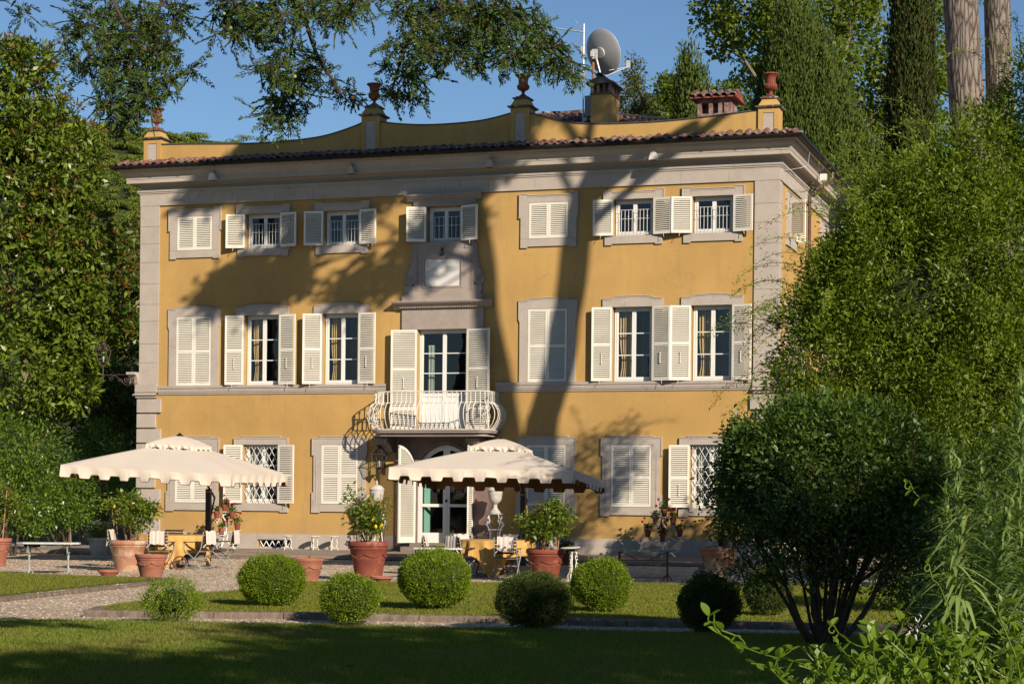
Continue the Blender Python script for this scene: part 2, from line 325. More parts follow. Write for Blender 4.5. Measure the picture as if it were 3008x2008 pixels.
MT['vine'] = leafmat('jasmine_leaf', [(0.138, 0.207, 0.015), (0.090, 0.146, 0.013), (0.222, 0.305, 0.024), (0.060, 0.104, 0.011), (0.168, 0.244, 0.020)], 0.45, 0.35, 0.35)
MT['vinetip'] = leafmat('yellow_green_shoot', [(0.24, 0.31, 0.04), (0.28, 0.34, 0.05), (0.19, 0.25, 0.03)], 0.5, 0.4, 0.3)
MT['plane'] = leafmat('plane_leaf', [(0.149, 0.208, 0.020), (0.105, 0.163, 0.016), (0.209, 0.260, 0.027), (0.075, 0.117, 0.013)], 0.45, 0.4, 0.35)
MT['cyp'] = leafmat('cypress_scale_leaf', [(0.060, 0.093, 0.018), (0.085, 0.122, 0.022), (0.110, 0.153, 0.027), (0.046, 0.071, 0.013)], 0.8, 0.12, 0.15)
MT['cypdark'] = leafmat('dark_cypress_leaf', [(0.037, 0.060, 0.013), (0.055, 0.084, 0.017), (0.026, 0.043, 0.010), (0.092, 0.076, 0.022)], 0.8, 0.12, 0.15)
MT['ivy'] = leafmat('olive_green_leaf', [(0.084, 0.119, 0.022), (0.126, 0.154, 0.031), (0.063, 0.091, 0.018), (0.168, 0.140, 0.042)], 0.5, 0.3, 0.3)
MT['over'] = leafmat('overhanging_cypress_spray', [(0.066, 0.117, 0.015), (0.046, 0.090, 0.012), (0.092, 0.152, 0.018), (0.059, 0.124, 0.025)], 0.6, 0.25, 0.3)
MT['lemonleaf'] = leafmat('lemon_leaf', [(0.101, 0.168, 0.018), (0.158, 0.228, 0.024), (0.072, 0.120, 0.014), (0.230, 0.264, 0.029)], 0.35, 0.35, 0.45)
MT['gerleaf'] = leafmat('geranium_leaf', [(0.07, 0.13, 0.025), (0.10, 0.17, 0.03), (0.045, 0.09, 0.018)], 0.6, 0.3, 0.2)
MT['weedleaf'] = leafmat('soft_grey_green_leaf', [(0.223, 0.318, 0.093), (0.274, 0.365, 0.115), (0.176, 0.265, 0.077)], 0.6, 0.35, 0.25, (1.3, 1.4, 0.7))
MT['honey'] = leafmat('honeysuckle_leaf', [(0.145, 0.231, 0.018), (0.193, 0.284, 0.026), (0.109, 0.189, 0.017)], 0.4, 0.4, 0.4)
MT['silver'] = leafmat('silver_leaf', [(0.42, 0.46, 0.36), (0.5, 0.54, 0.44)], 0.9, 0.2, 0.1)
MT['petal'] = leafmat('white_petal', [(0.75, 0.73, 0.62), (0.8, 0.78, 0.7)], 0.6, 0.3, 0.2, (1, 1, 1))
MT['grass'] = leafmat('grass_blade', [(0.184, 0.227, 0.026), (0.234, 0.269, 0.034), (0.293, 0.252, 0.042), (0.147, 0.193, 0.022)], 0.6, 0.35, 0.2, patch=(0.20, 0.20, 0.06), pscale=0.7)
MT['grassdark'] = leafmat('shaded_lawn_grass_blade', [(0.150, 0.217, 0.030), (0.205, 0.265, 0.039), (0.274, 0.265, 0.053), (0.123, 0.189, 0.026)], 0.6, 0.35, 0.2, patch=(0.27, 0.22, 0.08), pscale=0.55)  # grass copy for the front lawn, its shade tone put into the colour
# ------------------------------------------------------------------ mesh helpers
class MB:
    def __init__(s): s.v = []; s.f = []
    def add(s, vs, fs):
        o = len(s.v); s.v += [tuple(v) for v in vs]; s.f += [tuple(i + o for i in f) for f in fs]; return s
    def box(s, x0, x1, y0, y1, z0, z1):
        return s.add([(x0, y0, z0), (x1, y0, z0), (x1, y1, z0), (x0, y1, z0), (x0, y0, z1), (x1, y0, z1), (x1, y1, z1), (x0, y1, z1)],
                     [(0, 3, 2, 1), (4, 5, 6, 7), (0, 1, 5, 4), (1, 2, 6, 5), (2, 3, 7, 6), (3, 0, 4, 7)])
    def obox(s, c, half, rot):                       # oriented box
        vs = []
        for dz in (-1, 1):
            for dx, dy in ((-1, -1), (1, -1), (1, 1), (-1, 1)):
                vs.append(Vector(c) + rot @ Vector((dx * half[0], dy * half[1], dz * half[2])))
        return s.add(vs, [(0, 3, 2, 1), (4, 5, 6, 7), (0, 1, 5, 4), (1, 2, 6, 5), (2, 3, 7, 6), (3, 0, 4, 7)])
    def prism(s, poly, a, b, axis='y'):              # polygon (u,w) extruded from a to b along an axis
        n = len(poly)
        def P(u, w, d): return (u, d, w) if axis == 'y' else ((d, u, w) if axis == 'x' else (u, w, d))
        vs = [P(u, w, a) for u, w in poly] + [P(u, w, b) for u, w in poly]
        return s.add(vs, [tuple(range(n)), tuple(range(2 * n - 1, n - 1, -1))] + [(i, (i + 1) % n, n + (i + 1) % n, n + i) for i in range(n)])
    def lathe(s, prof, c=(0, 0, 0), seg=20, sq=None):
        vs = []; n = len(prof)
        for r, z in prof:
            for k in range(seg):
                a = 2 * math.pi * (k + (0.5 if seg == 4 else 0)) / seg
                rr = r * (math.sqrt(2) if seg == 4 else 1)
                vs.append((c[0] + rr * math.cos(a), c[1] + rr * math.sin(a), c[2] + z))
        fs = []
        for i in range(n - 1):
            for k in range(seg):
                k2 = (k + 1) % seg
                fs.append((i * seg + k, i * seg + k2, (i + 1) * seg + k2, (i + 1) * seg + k))
        fs.append(tuple(range(seg - 1, -1, -1))); fs.append(tuple((n - 1) * seg + k for k in range(seg)))
        return s.add(vs, fs)
    def tube(s, pts, r, seg=6, closed=False):
        pts = [Vector(p) for p in pts]; n = len(pts)
        rs = r if isinstance(r, (list, tuple)) else [r] * n
        vs = []; up = None
        for i, p in enumerate(pts):
            if closed: d = pts[(i + 1) % n] - pts[i - 1]
            else: d = pts[min(i + 1, n - 1)] - pts[max(i - 1, 0)]
            if d.length < 1e-9: d = Vector((0, 0, 1))
            d.normalize()
            if up is None:
                up = Vector((0, 0, 1)) if abs(d.z) < 0.9 else Vector((1, 0, 0))
            a = d.cross(up)
            if a.length < 1e-5: a = d.orthogonal()
            a.normalize(); b = d.cross(a).normalized(); up = -b if b.dot(up) < 0 else b
            a = up.cross(d).normalized()
            for k in range(seg):
                t = 2 * math.pi * k / seg
                vs.append(p + rs[i] * (math.cos(t) * a + math.sin(t) * up))
        fs = []
        m = n if closed else n - 1
        for i in range(m):
            j = (i + 1) % n
            for k in range(seg):
                k2 = (k + 1) % seg
                fs.append((i * seg + k, i * seg + k2, j * seg + k2, j * seg + k))
        if not closed:
            fs.append(tuple(range(seg - 1, -1, -1))); fs.append(tuple((n - 1) * seg + k for k in range(seg)))
        return s.add(vs, fs)
    def bar(s, a, b, w, h=None):                    # square bar between two points
        return s.tube([a, b], (w if h is None else h) * 0.7071, 4)
    def ball(s, c, r, seg=8, rings=5, sz=1.0):
        vs = []; prof = []
        for i in range(rings + 1):
            t = math.pi * i / rings
            prof.append((max(1e-4, r * math.sin(t)), -r * sz * math.cos(t)))
        return s.lathe(prof, c, seg)

def link(o, parent=None):
    COL.objects.link(o)
    if parent is not None: o.parent = parent
    return o
def tag(o, label=None, cat=None, group=None, kind=None):
    if label: o['label'] = label
    if cat: o['category'] = cat
    if group: o['group'] = group
    if kind: o['kind'] = kind
    return o
def mesh(name, mb, m, smooth=False):
    me = bpy.data.meshes.new(name); me.from_pydata(mb.v, [], mb.f); me.update()
    me.materials.append(MT[m] if isinstance(m, str) else m)
    if smooth:
        me.polygons.foreach_set('use_smooth', [True] * len(me.polygons))
        try: me.set_sharp_from_angle(angle=R(38))
        except Exception: pass
    return me
def obj(name, mb, m, parent=None, loc=None, rz=0, smooth=False, bevel=0):
    me = mb if isinstance(mb, bpy.types.Mesh) else mesh(name, mb, m, smooth)
    o = bpy.data.objects.new(name, me)
    if loc is not None: o.location = loc
    if rz: o.rotation_euler = (0, 0, rz)
    if bevel:
        b = o.modifiers.new('bevel', 'BEVEL'); b.width = bevel; b.segments = 2; b.limit_method = 'ANGLE'
    return link(o, parent)
def thing(name, label, cat, loc=(0, 0, 0), rz=0, group=None):
    o = bpy.data.objects.new(name, None); o.location = loc; o.rotation_euler = (0, 0, rz)
    o.empty_display_size = 0.2
    return link(tag(o, label, cat, group))
def struct(name, mb, m, smooth=False):
    o = obj(name, mb, m, smooth=smooth); o['kind'] = 'structure'; return o
def copy_tree(o, parent=None):
    c = o.copy(); COL.objects.link(c); c.parent = parent
    for ch in KIDS(o): copy_tree(ch, c)
    return c
def KIDS(o): return [x for x in list(o.children)]

# ------------------------------------------------------------------ foliage helpers (numpy)
def quads(name, V, F4, m, parent=None, kind=None):
    me = bpy.data.meshes.new(name)
    nv = len(V); nf = len(F4)
    me.vertices.add(nv); me.vertices.foreach_set('co', np.asarray(V, np.float32).ravel())
    me.loops.add(nf * 4); me.loops.foreach_set('vertex_index', np.asarray(F4, np.int32).ravel())
    me.polygons.add(nf); me.polygons.foreach_set('loop_start', np.arange(0, nf * 4, 4, dtype=np.int32))
    me.polygons.foreach_set('loop_total', np.full(nf, 4, np.int32))
    me.update(); me.validate()
    me.materials.append(MT[m])
    o = bpy.data.objects.new(name, me); link(o, parent)
    if kind: o['kind'] = kind
    return o
def unit(v): return v / np.maximum(np.linalg.norm(v, axis=1, keepdims=True), 1e-9)
def leafgeo(pos, dirs, nrm, L, W, fold=0.25):
    """rhomb leaves with a small fold: pos = stalk point, dirs = long axis, nrm = face normal"""
    n = len(pos)
    L = np.broadcast_to(np.asarray(L, float), (n,))[:, None]; W = np.broadcast_to(np.asarray(W, float), (n,))[:, None]
    d = unit(dirs); s = unit(np.cross(d, nrm)); u = np.cross(s, d)
    a = pos; c = pos + d * L
    mid = pos + d * L * 0.45 + u * W * fold
    b = mid + s * W * 0.5; e = mid - s * W * 0.5
    c = c - u * L * 0.06
    V = np.stack([a, b, c, e], 1).reshape(-1, 3)
    F = np.arange(n * 4).reshape(n, 4)
    return V, F
def sphere_dirs(n): return unit(rng.normal(size=(n, 3)))
def blob_clumps(blobs, dens=1.0, shell=0.62, shrink=0.0, lump=0.0):
    """clump centres and outward normals for ellipsoid blobs (x,y,z,rx,ry,rz[,n])"""
    P = []; N = []
    for b in blobs:
        c = np.array(b[:3]); r = np.array(b[3:6]); r = np.maximum(r - shrink, r * .45); k = int(b[6] * dens) if len(b) > 6 else int(40 * dens)
        d = sphere_dirs(k); f = shell + (1.04 - shell) * np.sqrt(rng.random((k, 1)))
        if lump:
            ph = c[0] * 3.1 + c[2] * 1.7; f = f * (1 + lump * (np.sin(d[:, 0:1] * 6 + ph) * np.sin(d[:, 2:3] * 6.5 + ph * 2) + .5 * np.sin(d[:, 1:2] * 9 + d[:, 2:3] * 8 + ph)))
        P.append(c + d * r * f); N.append(unit(d / r))
    return np.vstack(P), np.vstack(N)
def foliage(name, blobs, m, parent, per=40, cr=0.25, L=0.1, W=0.05, dens=1.0, shell=0.62, up=0.5, hang=0.0, out=0.7, kind=None, zmin=None, cz=0.8, lump=0.06, rad=0.7):
    P, N = blob_clumps(blobs, dens, shell, cr * .7, lump)
    n = len(P) * per
    P = np.repeat(P, per, 0); N = np.repeat(N, per, 0)
    off = rng.normal(size=(n, 3)) * cr * 0.5 * np.array([1, 1, cz])
    pos = P + off
    d = unit(rng.normal(size=(n, 3)) * 0.8 + N * out + np.array([0, 0, -hang]) + unit(off + 1e-6) * rad)
    nr = unit(rng.normal(size=(n, 3)) * 0.6 + N * 0.5 + np.array([0, 0, up]))
    if zmin is not None:
        k = pos[:, 2] > zmin; pos, d, nr = pos[k], d[k], nr[k]; n = len(pos)
    sz = rng.uniform(0.65, 1.25, n)
    V, F = leafgeo(pos, d, nr, L * sz, W * sz)
    return quads(name, V, F, m, parent, kind)
def scatter(name, blobs, m, parent, kind=None):
    pass
def limb(mb, p0, p1, r0, r1, bend=0.1, n=6, seg=7):
    p0 = Vector(p0); p1 = Vector(p1); L = (p1 - p0).length
    o1 = Vector((rnd.uniform(-1, 1), rnd.uniform(-1, 1), rnd.uniform(-0.4, 0.6))) * L * bend
    pts = []; rs = []
    for i in range(n + 1):
        t = i / n
        pts.append(p0.lerp(p1, t) + o1 * math.sin(math.pi * t) + Vector((rnd.uniform(-1, 1), rnd.uniform(-1, 1), 0)) * L * 0.012)
        rs.append(r0 + (r1 - r0) * t)
    mb.tube(pts, rs, seg); return pts

# ------------------------------------------------------------------ THE VILLA
GZ = -0.36                                   # level of the gravel and lawns
W0, W1, YB = 0.0, 18.85, 13.0
villa = thing('villa', 'three storey yellow plastered villa with grey stone trim and cream louvred shutters', 'villa')
CX = [1.75, 3.93, 6.38, 9.47, 12.50, 14.90, 17.08]       # window axes
HW = 0.56
T0, T1 = 8.55, 9.53
M0, M1 = 4.61, 6.62
G0, G1 = 1.22, 2.90
holes = []
for i, x in enumerate(CX):
    if i != 3:
        holes += [(x - HW, x + HW, T0, T1), (x - HW, x + HW, M0, M1), (x - HW, x + HW, G0, G1)]
holes += [(9.47 - .52, 9.47 + .52, T0, T1), (8.71, 10.19, 3.34, 6.12), (8.66, 10.42, 0.17, 2.95), (3.86, 4.90, -0.04, 0.19)]
def holed_wall(mb, X0, X1, Z0, Z1, y0, y1, holes):
    xs = sorted({X0, X1, *[h[0] for h in holes], *[h[1] for h in holes]}); zs = sorted({Z0, Z1, *[h[2] for h in holes], *[h[3] for h in holes]})
    def hole(cx, cz): return any(h[0] < cx < h[1] and h[2] < cz < h[3] for h in holes)
    for i in range(len(xs) - 1):
        for j in range(len(zs) - 1):
            a, b, c, d = xs[i], xs[i + 1], zs[j], zs[j + 1]
            if hole((a + b) / 2, (c + d) / 2): continue
            mb.add([(a, y0, c), (b, y0, c), (b, y0, d), (a, y0, d)], [(0, 1, 2, 3)])
            mb.add([(a, y1, c), (a, y1, d), (b, y1, d), (b, y1, c)], [(0, 1, 2, 3)])
    for a, b, c, d in holes:
        mb.add([(a, y0, c), (a, y0, d), (a, y1, d), (a, y1, c)], [(0, 1, 2, 3)])
        mb.add([(b, y0, c), (b, y1, c), (b, y1, d), (b, y0, d)], [(0, 1, 2, 3)])
        mb.add([(a, y0, c), (a, y1, c), (b, y1, c), (b, y0, c)], [(0, 1, 2, 3)])
        mb.add([(a, y0, d), (b, y0, d), (b, y1, d), (a, y1, d)], [(0, 1, 2, 3)])
w = MB(); holed_wall(w, 0.0, W1, -0.5, 10.6, 0.0, 0.42, holes)
obj('wall', w, 'plaster', villa)
SIDE = [(1.27, 2.28, T0, T1), (1.27, 2.28, M0, M1), (1.27, 2.28, G0, G1), (7.0, 8.0, T0, T1), (7.0, 8.0, M0, M1)]
w = MB(); holed_wall(w, 0.42, YB, -0.5, 10.6, 0.0, 0.42, SIDE)
w.v = [(W1 - y, x, z) for x, y, z in w.v]
w.add([(W1, 0.0, -0.5), (W1, 0.42, -0.5), (W1, 0.42, 10.6), (W1, 0.0, 10.6)], [(0, 1, 2, 3)])
obj('wall', w, 'plaster', villa)['label'] = 'yellow side wall on the right'
w = MB(); w.box(0.0, 0.42, 0.42, YB, -0.5, 10.6); w.box(0.42, W1 - 0.42, YB - 0.42, YB, -0.5, 10.6)
obj('wall', w, 'plaster', villa)
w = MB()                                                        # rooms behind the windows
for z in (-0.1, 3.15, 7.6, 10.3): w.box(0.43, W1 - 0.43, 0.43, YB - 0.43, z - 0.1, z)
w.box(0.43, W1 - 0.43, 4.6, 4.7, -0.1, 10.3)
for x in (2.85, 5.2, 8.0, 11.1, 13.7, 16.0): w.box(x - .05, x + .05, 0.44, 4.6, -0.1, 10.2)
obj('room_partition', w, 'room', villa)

# plinth
pl = [(0.0, 0.65), (0.65, 3.86), (4.90, 6.4), (6.4, 8.05)]
for a, b in [(-0.05, 1.7), (1.7, 3.86), (4.90, 6.4), (6.4, 8.02), (10.9, 12.7), (12.7, 14.7), (14.7, 16.6), (16.6, 18.9)]:
    obj('plinth_slab', MB().box(a + .004, b - .004, -0.06, 0.0, -0.5, 0.35), 'stone', villa)
obj('plinth_slab', MB().box(3.864, 4.896, -0.06, 0.0, 0.19, 0.35), 'stone', villa)
obj('plinth_slab', MB().box(3.864, 4.896, -0.06, 0.0, -0.5, -0.04), 'stone', villa)
for a, b in [(0.62, 3.0), (3.0, 6.0), (6.0, 9.0), (9.0, YB)]:
    obj('plinth_slab', MB().box(W1, W1 + .06, a + .004, b - .004, -0.5, 0.35), 'stone', villa)
z = MB(); z.box(3.90, 4.86, 0.02, 0.03, 0.165, 0.18); z.box(3.90, 4.86, 0.02, 0.03, -0.035, -0.02)
for k in range(5):
    x = 3.92 + k * 0.19
    z.bar((x, 0.0, 0.15), (x + .095, 0.0, -0.02), 0.02); z.bar((x + .095, 0.0, -0.02), (x + .19, 0.0, 0.15), 0.02)
obj('cellar_grille', z, 'white', villa)

# quoins, pilasters, string course
def quoins(side):
    zt = 4.24
    for k in range(9):
        h = 0.40; wd = 0.72 if k % 2 == 0 else 0.55
        z1 = zt - k * 0.44; z0 = max(z1 - h, 0.36)
        if z1 <= 0.45: break
        if side == 'l': m = MB().box(-0.07, wd, -0.075, -0.002, z0, z1); m.box(-0.07, -0.002, -0.002, wd, z0, z1)
        else: m = MB().box(W1 - wd, W1 + 0.07, -0.075, -0.002, z0, z1); m.box(W1 + 0.002, W1 + 0.07, -0.002, wd * .7, z0, z1)
        obj('quoin', m, 'stone', villa, bevel=0.012)
quoins('l'); quoins('r')
for a, b in ((-0.02, 0.60), (18.20, W1 + 0.02)):
    zz = 4.68
    hs = [0.62, 0.55, 0.66, 0.5, 0.6, 0.62, 0.55, 0.5, 0.6]
    k = 0
    while zz < 9.88:
        z1 = min(9.885, zz + hs[k % 9]); 
        if 9.885 - z1 < 0.2: z1 = 9.885
        m = MB().box(a, b, -0.04, -0.001, zz + .003, z1 - .003)
        if a < 0: m.box(a, -0.001, -0.001, 0.5, zz + .003, z1 - .003)
        else: m.box(W1 + .001, b, -0.001, 0.38, zz + .003, z1 - .003)
        obj('pilaster_block', m, 'stone', villa, bevel=0.004); zz = z1; k += 1
    x0, x1 = (a - 0.09, b + 0.0) if a < 0 else (a - 0.0, b + 0.09)
    m = MB().box(x0, x1, -0.13, -0.001, 4.43, 4.68); 
    if a < 0: m.box(x0, -0.001, 0, 0.5, 4.43, 4.68)
    else: m.box(W1 + .001, x1, 0, 0.45, 4.43, 4.68)
    obj('pilaster_base', m, 'stone', villa, bevel=0.008)
    m = MB(); yc = -0.06
    m.box(x0 + .02, x1 - .02, -0.12, -0.001, 4.27, 4.30)
    for t in range(7):
        a0 = math.pi * t / 7; a1 = math.pi * (t + 1) / 7
        p0 = 0.09 + 0.06 * math.sin(a0); p1 = 0.09 + 0.06 * math.sin(a1)
        za = 4.305 + 0.12 * t / 7; zb = 4.305 + 0.12 * (t + 1) / 7; e = 0.02
        m.add([(x0, -p0, za), (x1, -p0, za), (x1, -p1, zb), (x0, -p1, zb)], [(0, 1, 2, 3)])
        if a < 0: m.add([(x0 - p0 + .09, 0.5, za), (x0 - p0 + .09, -p0, za), (x0 - p1 + .09, -p1, zb), (x0 - p1 + .09, 0.5, zb)], [(0, 1, 2, 3)])
        else: m.add([(x1 + p0 - .09, -p0, za), (x1 + p0 - .09, 0.45, za), (x1 + p1 - .09, 0.45, zb), (x1 + p1 - .09, -p1, zb)], [(0, 1, 2, 3)])
    obj('torus_moulding', m, 'stone', villa)
def string_course(a, b):
    m = MB()
    m.prism([(-.11, 4.61), (0, 4.61), (0, 4.36), (-.03, 4.36), (-.035, 4.40), (-.06, 4.415), (-.06, 4.45), (-.075, 4.46), (-.075, 4.52), (-.10, 4.535)], a, b, 'x')
    return m
for a, b in [(0.605, 3.0), (3.0, 5.4), (5.4, 7.78), (11.02, 13.4), (13.4, 15.8), (15.8, 18.19)]:
    obj('string_course', string_course(a + .002, b - .002), 'stone', villa)
m = MB().prism([(.11, 4.61), (0, 4.61), (0, 4.36), (.03, 4.36), (.06, 4.415), (.06, 4.45), (.10, 4.535)], 0.46, YB, 'y')
m.v = [(W1 + x, y, z) for x, y, z in m.v]; obj('string_course', m, 'stone', villa)

# entablature: frieze blocks, then mouldings swept round the building
xs = [-0.03, 1.55, 2.95, 4.3, 5.5, 6.9, 8.2, 9.5, 10.75, 12.1, 13.5, 14.8, 16.2, 17.5, W1 + 0.03]
for a, b in zip(xs[:-1], xs[1:]):
    obj('frieze_block', MB().box(a + .0025, b - .0025, -0.05, -0.001, 9.885, 10.21), 'stone', villa, bevel=0.003)
for a, b in [(0.002, 1.6), (1.6, 3.2), (3.2, 4.9), (4.9, 6.6), (6.6, 8.4), (8.4, 10.4), (10.4, YB)]:
    obj('frieze_block', MB().box(W1 + .001, W1 + .05, a + .0025, b - .0025, 9.885, 10.21), 'stone', villa)
obj('frieze_block', MB().box(-.05, -.001, 0.0, YB, 9.885, 10.21), 'stone', villa)
def sweep(prof):
    m = MB(); n = len(prof); vs = []
    for p, z in prof:
        vs += [(-p, YB, z), (-p, -p, z), (W1 + p, -p, z), (W1 + p, YB, z)]
    fs = []
    for i in range(n - 1):
        for k in range(3): fs.append((i * 4 + k, (i + 1) * 4 + k, (i + 1) * 4 + k + 1, i * 4 + k + 1))
    return m.add(vs, fs)
obj('architrave_moulding', sweep([(0.05, 10.205), (0.055, 10.235), (0.075, 10.24), (0.075, 10.275), (0.10, 10.285), (0.105, 10.335), (0.02, 10.335), (0.02, 10.50)]), 'stone', villa)
obj('cornice', sweep([(0.02, 10.45), (0.06, 10.47), (0.10, 10.505), (0.12, 10.515), (0.33, 10.515), (0.33, 10.615), (0.345, 10.625), (0.345, 10.645), (0.36, 10.70), (0.40, 10.745), (0.45, 10.78), (0.475, 10.83), (0.475, 10.86), (0.56, 10.875), (0.56, 10.90), (0.0, 10.90)]), 'stone', villa)
# gutter: half-round channel with straps and joints
gp = []
for k in range(9):
    a = math.pi + math.pi * k / 8
    gp.append((0.615 + 0.075 * -math.cos(a) * -1, 10.975 + 0.085 * math.sin(a)))
gp = [(0.70, 10.985), (0.705, 10.975), (0.70, 10.93), (0.675, 10.90), (0.63, 10.885), (0.585, 10.895), (0.56, 10.92), (0.555, 10.97)]
obj('gutter', sweep(gp), 'gutter', villa, smooth=False)
gi = [(0.70, 10.985), (0.692, 10.975), (0.68, 10.93), (0.63, 10.90), (0.58, 10.92), (0.56, 10.97)]
obj('gutter_lining', sweep(gi), 'gutter', villa)
k = 0
for i in range(22):
    x = -0.1 + i * 0.91
    m = MB().tube([(x, -0.555, 10.99), (x, -0.56, 10.90), (x, -0.61, 10.878), (x, -0.66, 10.885), (x, -0.71, 10.93), (x, -0.715, 10.99), (x, -0.62, 11.0)], 0.012, 4)
    obj('gutter_strap', m, 'gutter', villa)

# eave tiles
def tile_mesh(L=0.42, r0=0.105, r1=0.085, th=0.014, seg=6):
    m = MB(); vs = []; fs = []
    for y, r in ((0, r0), (L, r1)):
        for q in (r, r - th):
            for k in range(seg + 1):
                a = math.pi * k / seg
                vs.append((q * math.cos(a), y, q * math.sin(a) * 0.85))
    s = seg + 1
    for k in range(seg):
        fs += [(k, k + 1, 2 * s + k + 1, 2 * s + k), (s + k + 1, s + k, 3 * s + k, 3 * s + k + 1), (k + 1, k, s + k, s + k + 1)]
    fs += [(0, 2 * s, 3 * s, s), (s - 1, 2 * s - 1, 4 * s - 1, 3 * s - 1)]
    return m.add(vs, fs)
TILE = mesh('roof_tile', tile_mesh(), 'tile')
SLOPE = 0.37
def tile(x, y, z, rz=0, pitch=SLOPE, name='roof_tile', sc=1.0, par=None):
    o = bpy.data.objects.new(name, TILE)
    o.location = (x, y, z); o.rotation_euler = (pitch + rnd.uniform(-.06, .06), rnd.uniform(-.06, .06), rz + rnd.uniform(-.06, .06)); o.scale = (sc, sc, sc)
    return link(o, par or villa)
XL, XR = -0.62, W1 + 0.62
n = 0
x = XL + 0.12
while x < XR - 0.05:
    tile(x + rnd.uniform(-.012, .012), -0.63 + rnd.uniform(-.02, .02), 10.965 + rnd.uniform(-.008, .008)); n += 1
    tile(x + rnd.uniform(-.012, .012), -0.33 + rnd.uniform(-.02, .02), 11.055 + rnd.uniform(-.008, .008)); n += 1
    x += 0.247
y = -0.35
while y < 9.5 and n < 230:
    tile(W1 + 0.60, y, 10.97, math.pi / 2); n += 1; y += 0.247
# grey mortar bed and tile bed under the eave tiles
m = MB()
ER = [(-.56, 10.985), (-.02, 11.16), (-.02, 11.10), (-.56, 10.93)]
m.prism(ER, XL, XR, 'x')
obj('eave_bed', m, M('grey_mortar', (0.30, 0.28, 0.26), (0.2, 0.19, 0.18), 8, bump=0.5, bscale=20), villa)
m = MB(); m.add([(W1 + .56, -.56, 10.985), (W1 + .56, YB, 10.985), (W1 - .1, YB, 11.2), (W1 - .1, -.05, 11.2)], [(0, 1, 2, 3)])
m.add([(-.56, -.56, 10.985), (.1, -.05, 11.2), (.1, YB, 11.2), (-.56, YB, 10.985)], [(0, 1, 2, 3)])
obj('eave_bed', m, 'tile', villa)
# main hipped roof
ra, rb = (10.75, 5.0, 12.95), (12.2, 5.0, 12.95)
m = MB(); e = 11.12
c = [(0.2, 0.35, e), (W1 - .2, 0.35, e), (W1 - .2, YB, e), (0.2, YB, e)]
m.add([c[0], c[1], rb, ra], [(0, 1, 2, 3)]); m.add([c[1], c[2], rb], [(0, 1, 2)]); m.add([c[2], c[3], ra, rb], [(0, 1, 2, 3)]); m.add([c[3], c[0], ra], [(0, 1, 2)])
m.add([c[0], c[3], c[2], c[1]], [(0, 1, 2, 3)])
obj('roof', m, 'tile', villa)
pt = math.atan2(12.95 - e, 5.0 - .35)
rest = MB()
for j in range(7):
    yy = 4.72 - j * 0.36; zz = e + (yy - .35) * math.tan(pt) + 0.005
    xa = 10.75 - (4.95 - yy) * 1.5; xb = 12.2 + (4.95 - yy) * 1.35
    x = max(xa, 10.3)
    while x < min(xb, 15.4):
        if j < 6 and n < 297: tile(x, yy, zz, 0, pt, sc=1.0); n += 1
        else:
            mm = tile_mesh(); Rm = Matrix.Rotation(pt, 3, 'X'); rest.add([Rm @ Vector(v) + Vector((x, yy, zz)) for v in mm.v], mm.f)
        x += 0.225
if rest.v: obj('roof_tiles', rest, 'tile', villa)['kind'] = 'stuff'
obj('ridge_mortar', MB().tube([(10.3, 4.6, 12.80), (10.75, 5, 13.0), (11.4, 5, 13.0), (12.2, 5, 13.0), (13.6, 4.0, 12.62), (15.2, 2.8, 12.16)], [.06, .1, .07, .09, .06, .06], 6), 'lichen', villa)
obj('ridge_slab', MB().box(10.45, 11.15, 4.4, 4.9, 12.72, 12.90), 'lichen', villa)

# parapet wall with curved coping and piers
PP = [(0.5, 11.69), (1.5, 11.66), (2.6, 11.61), (3.6, 11.575), (4.4, 11.58), (5.1, 11.615), (5.75, 11.68), (6.3, 11.80), (6.75, 11.93), (7.0, 12.01),
      (7.4, 12.01), (7.9, 11.93), (8.5, 11.865), (9.1, 11.835), (9.8, 11.84), (10.4, 11.87), (10.9, 11.94), (11.5, 12.06), (11.8, 12.03), (12.2, 11.93), (12.7, 11.78), (13.2, 11.675),
      (13.8, 11.625), (14.6, 11.60), (15.6, 11.60), (16.6, 11.64), (17.5, 11.70), (18.3, 11.77)]
def smooth_path(pts, k=4):
    out = []
    for i in range(len(pts) - 1):
        p0 = pts[max(i - 1, 0)]; p1 = pts[i]; p2 = pts[i + 1]; p3 = pts[min(i + 2, len(pts) - 1)]
        for j in range(k):
            t = j / k
            out.append(tuple(0.5 * (2 * p1[a] + (p2[a] - p0[a]) * t + (2 * p0[a] - 5 * p1[a] + 4 * p2[a] - p3[a]) * t * t + (3 * p1[a] - p0[a] - 3 * p2[a] + p3[a]) * t ** 3) for a in range(len(p1))))
    out.append(pts[-1]); return out
PS = smooth_path(PP, 4)
m = MB()
for (a, za), (b, zb) in zip(PS[:-1], PS[1:]):
    m.add([(a, .06, 10.95), (b, .06, 10.95), (b, .06, zb), (a, .06, za), (a, .34, 10.95), (b, .34, 10.95), (b, .34, zb), (a, .34, za)], [(0, 1, 2, 3), (5, 4, 7, 6), (3, 2, 6, 7)])
obj('parapet', m, 'plaster', villa)
m = MB()
for (a, za), (b, zb) in zip(PS[:-1], PS[1:]):
    m.add([(a, .03, za), (b, .03, zb), (b, .03, zb + .028), (a, .03, za + .028), (a, .37, za), (b, .37, zb), (b, .37, zb + .028), (a, .37, za + .028)],
          [(0, 1, 2, 3), (5, 4, 7, 6), (3, 2, 6, 7), (1, 0, 4, 5)])
obj('parapet_flashing', m, 'lead', villa)
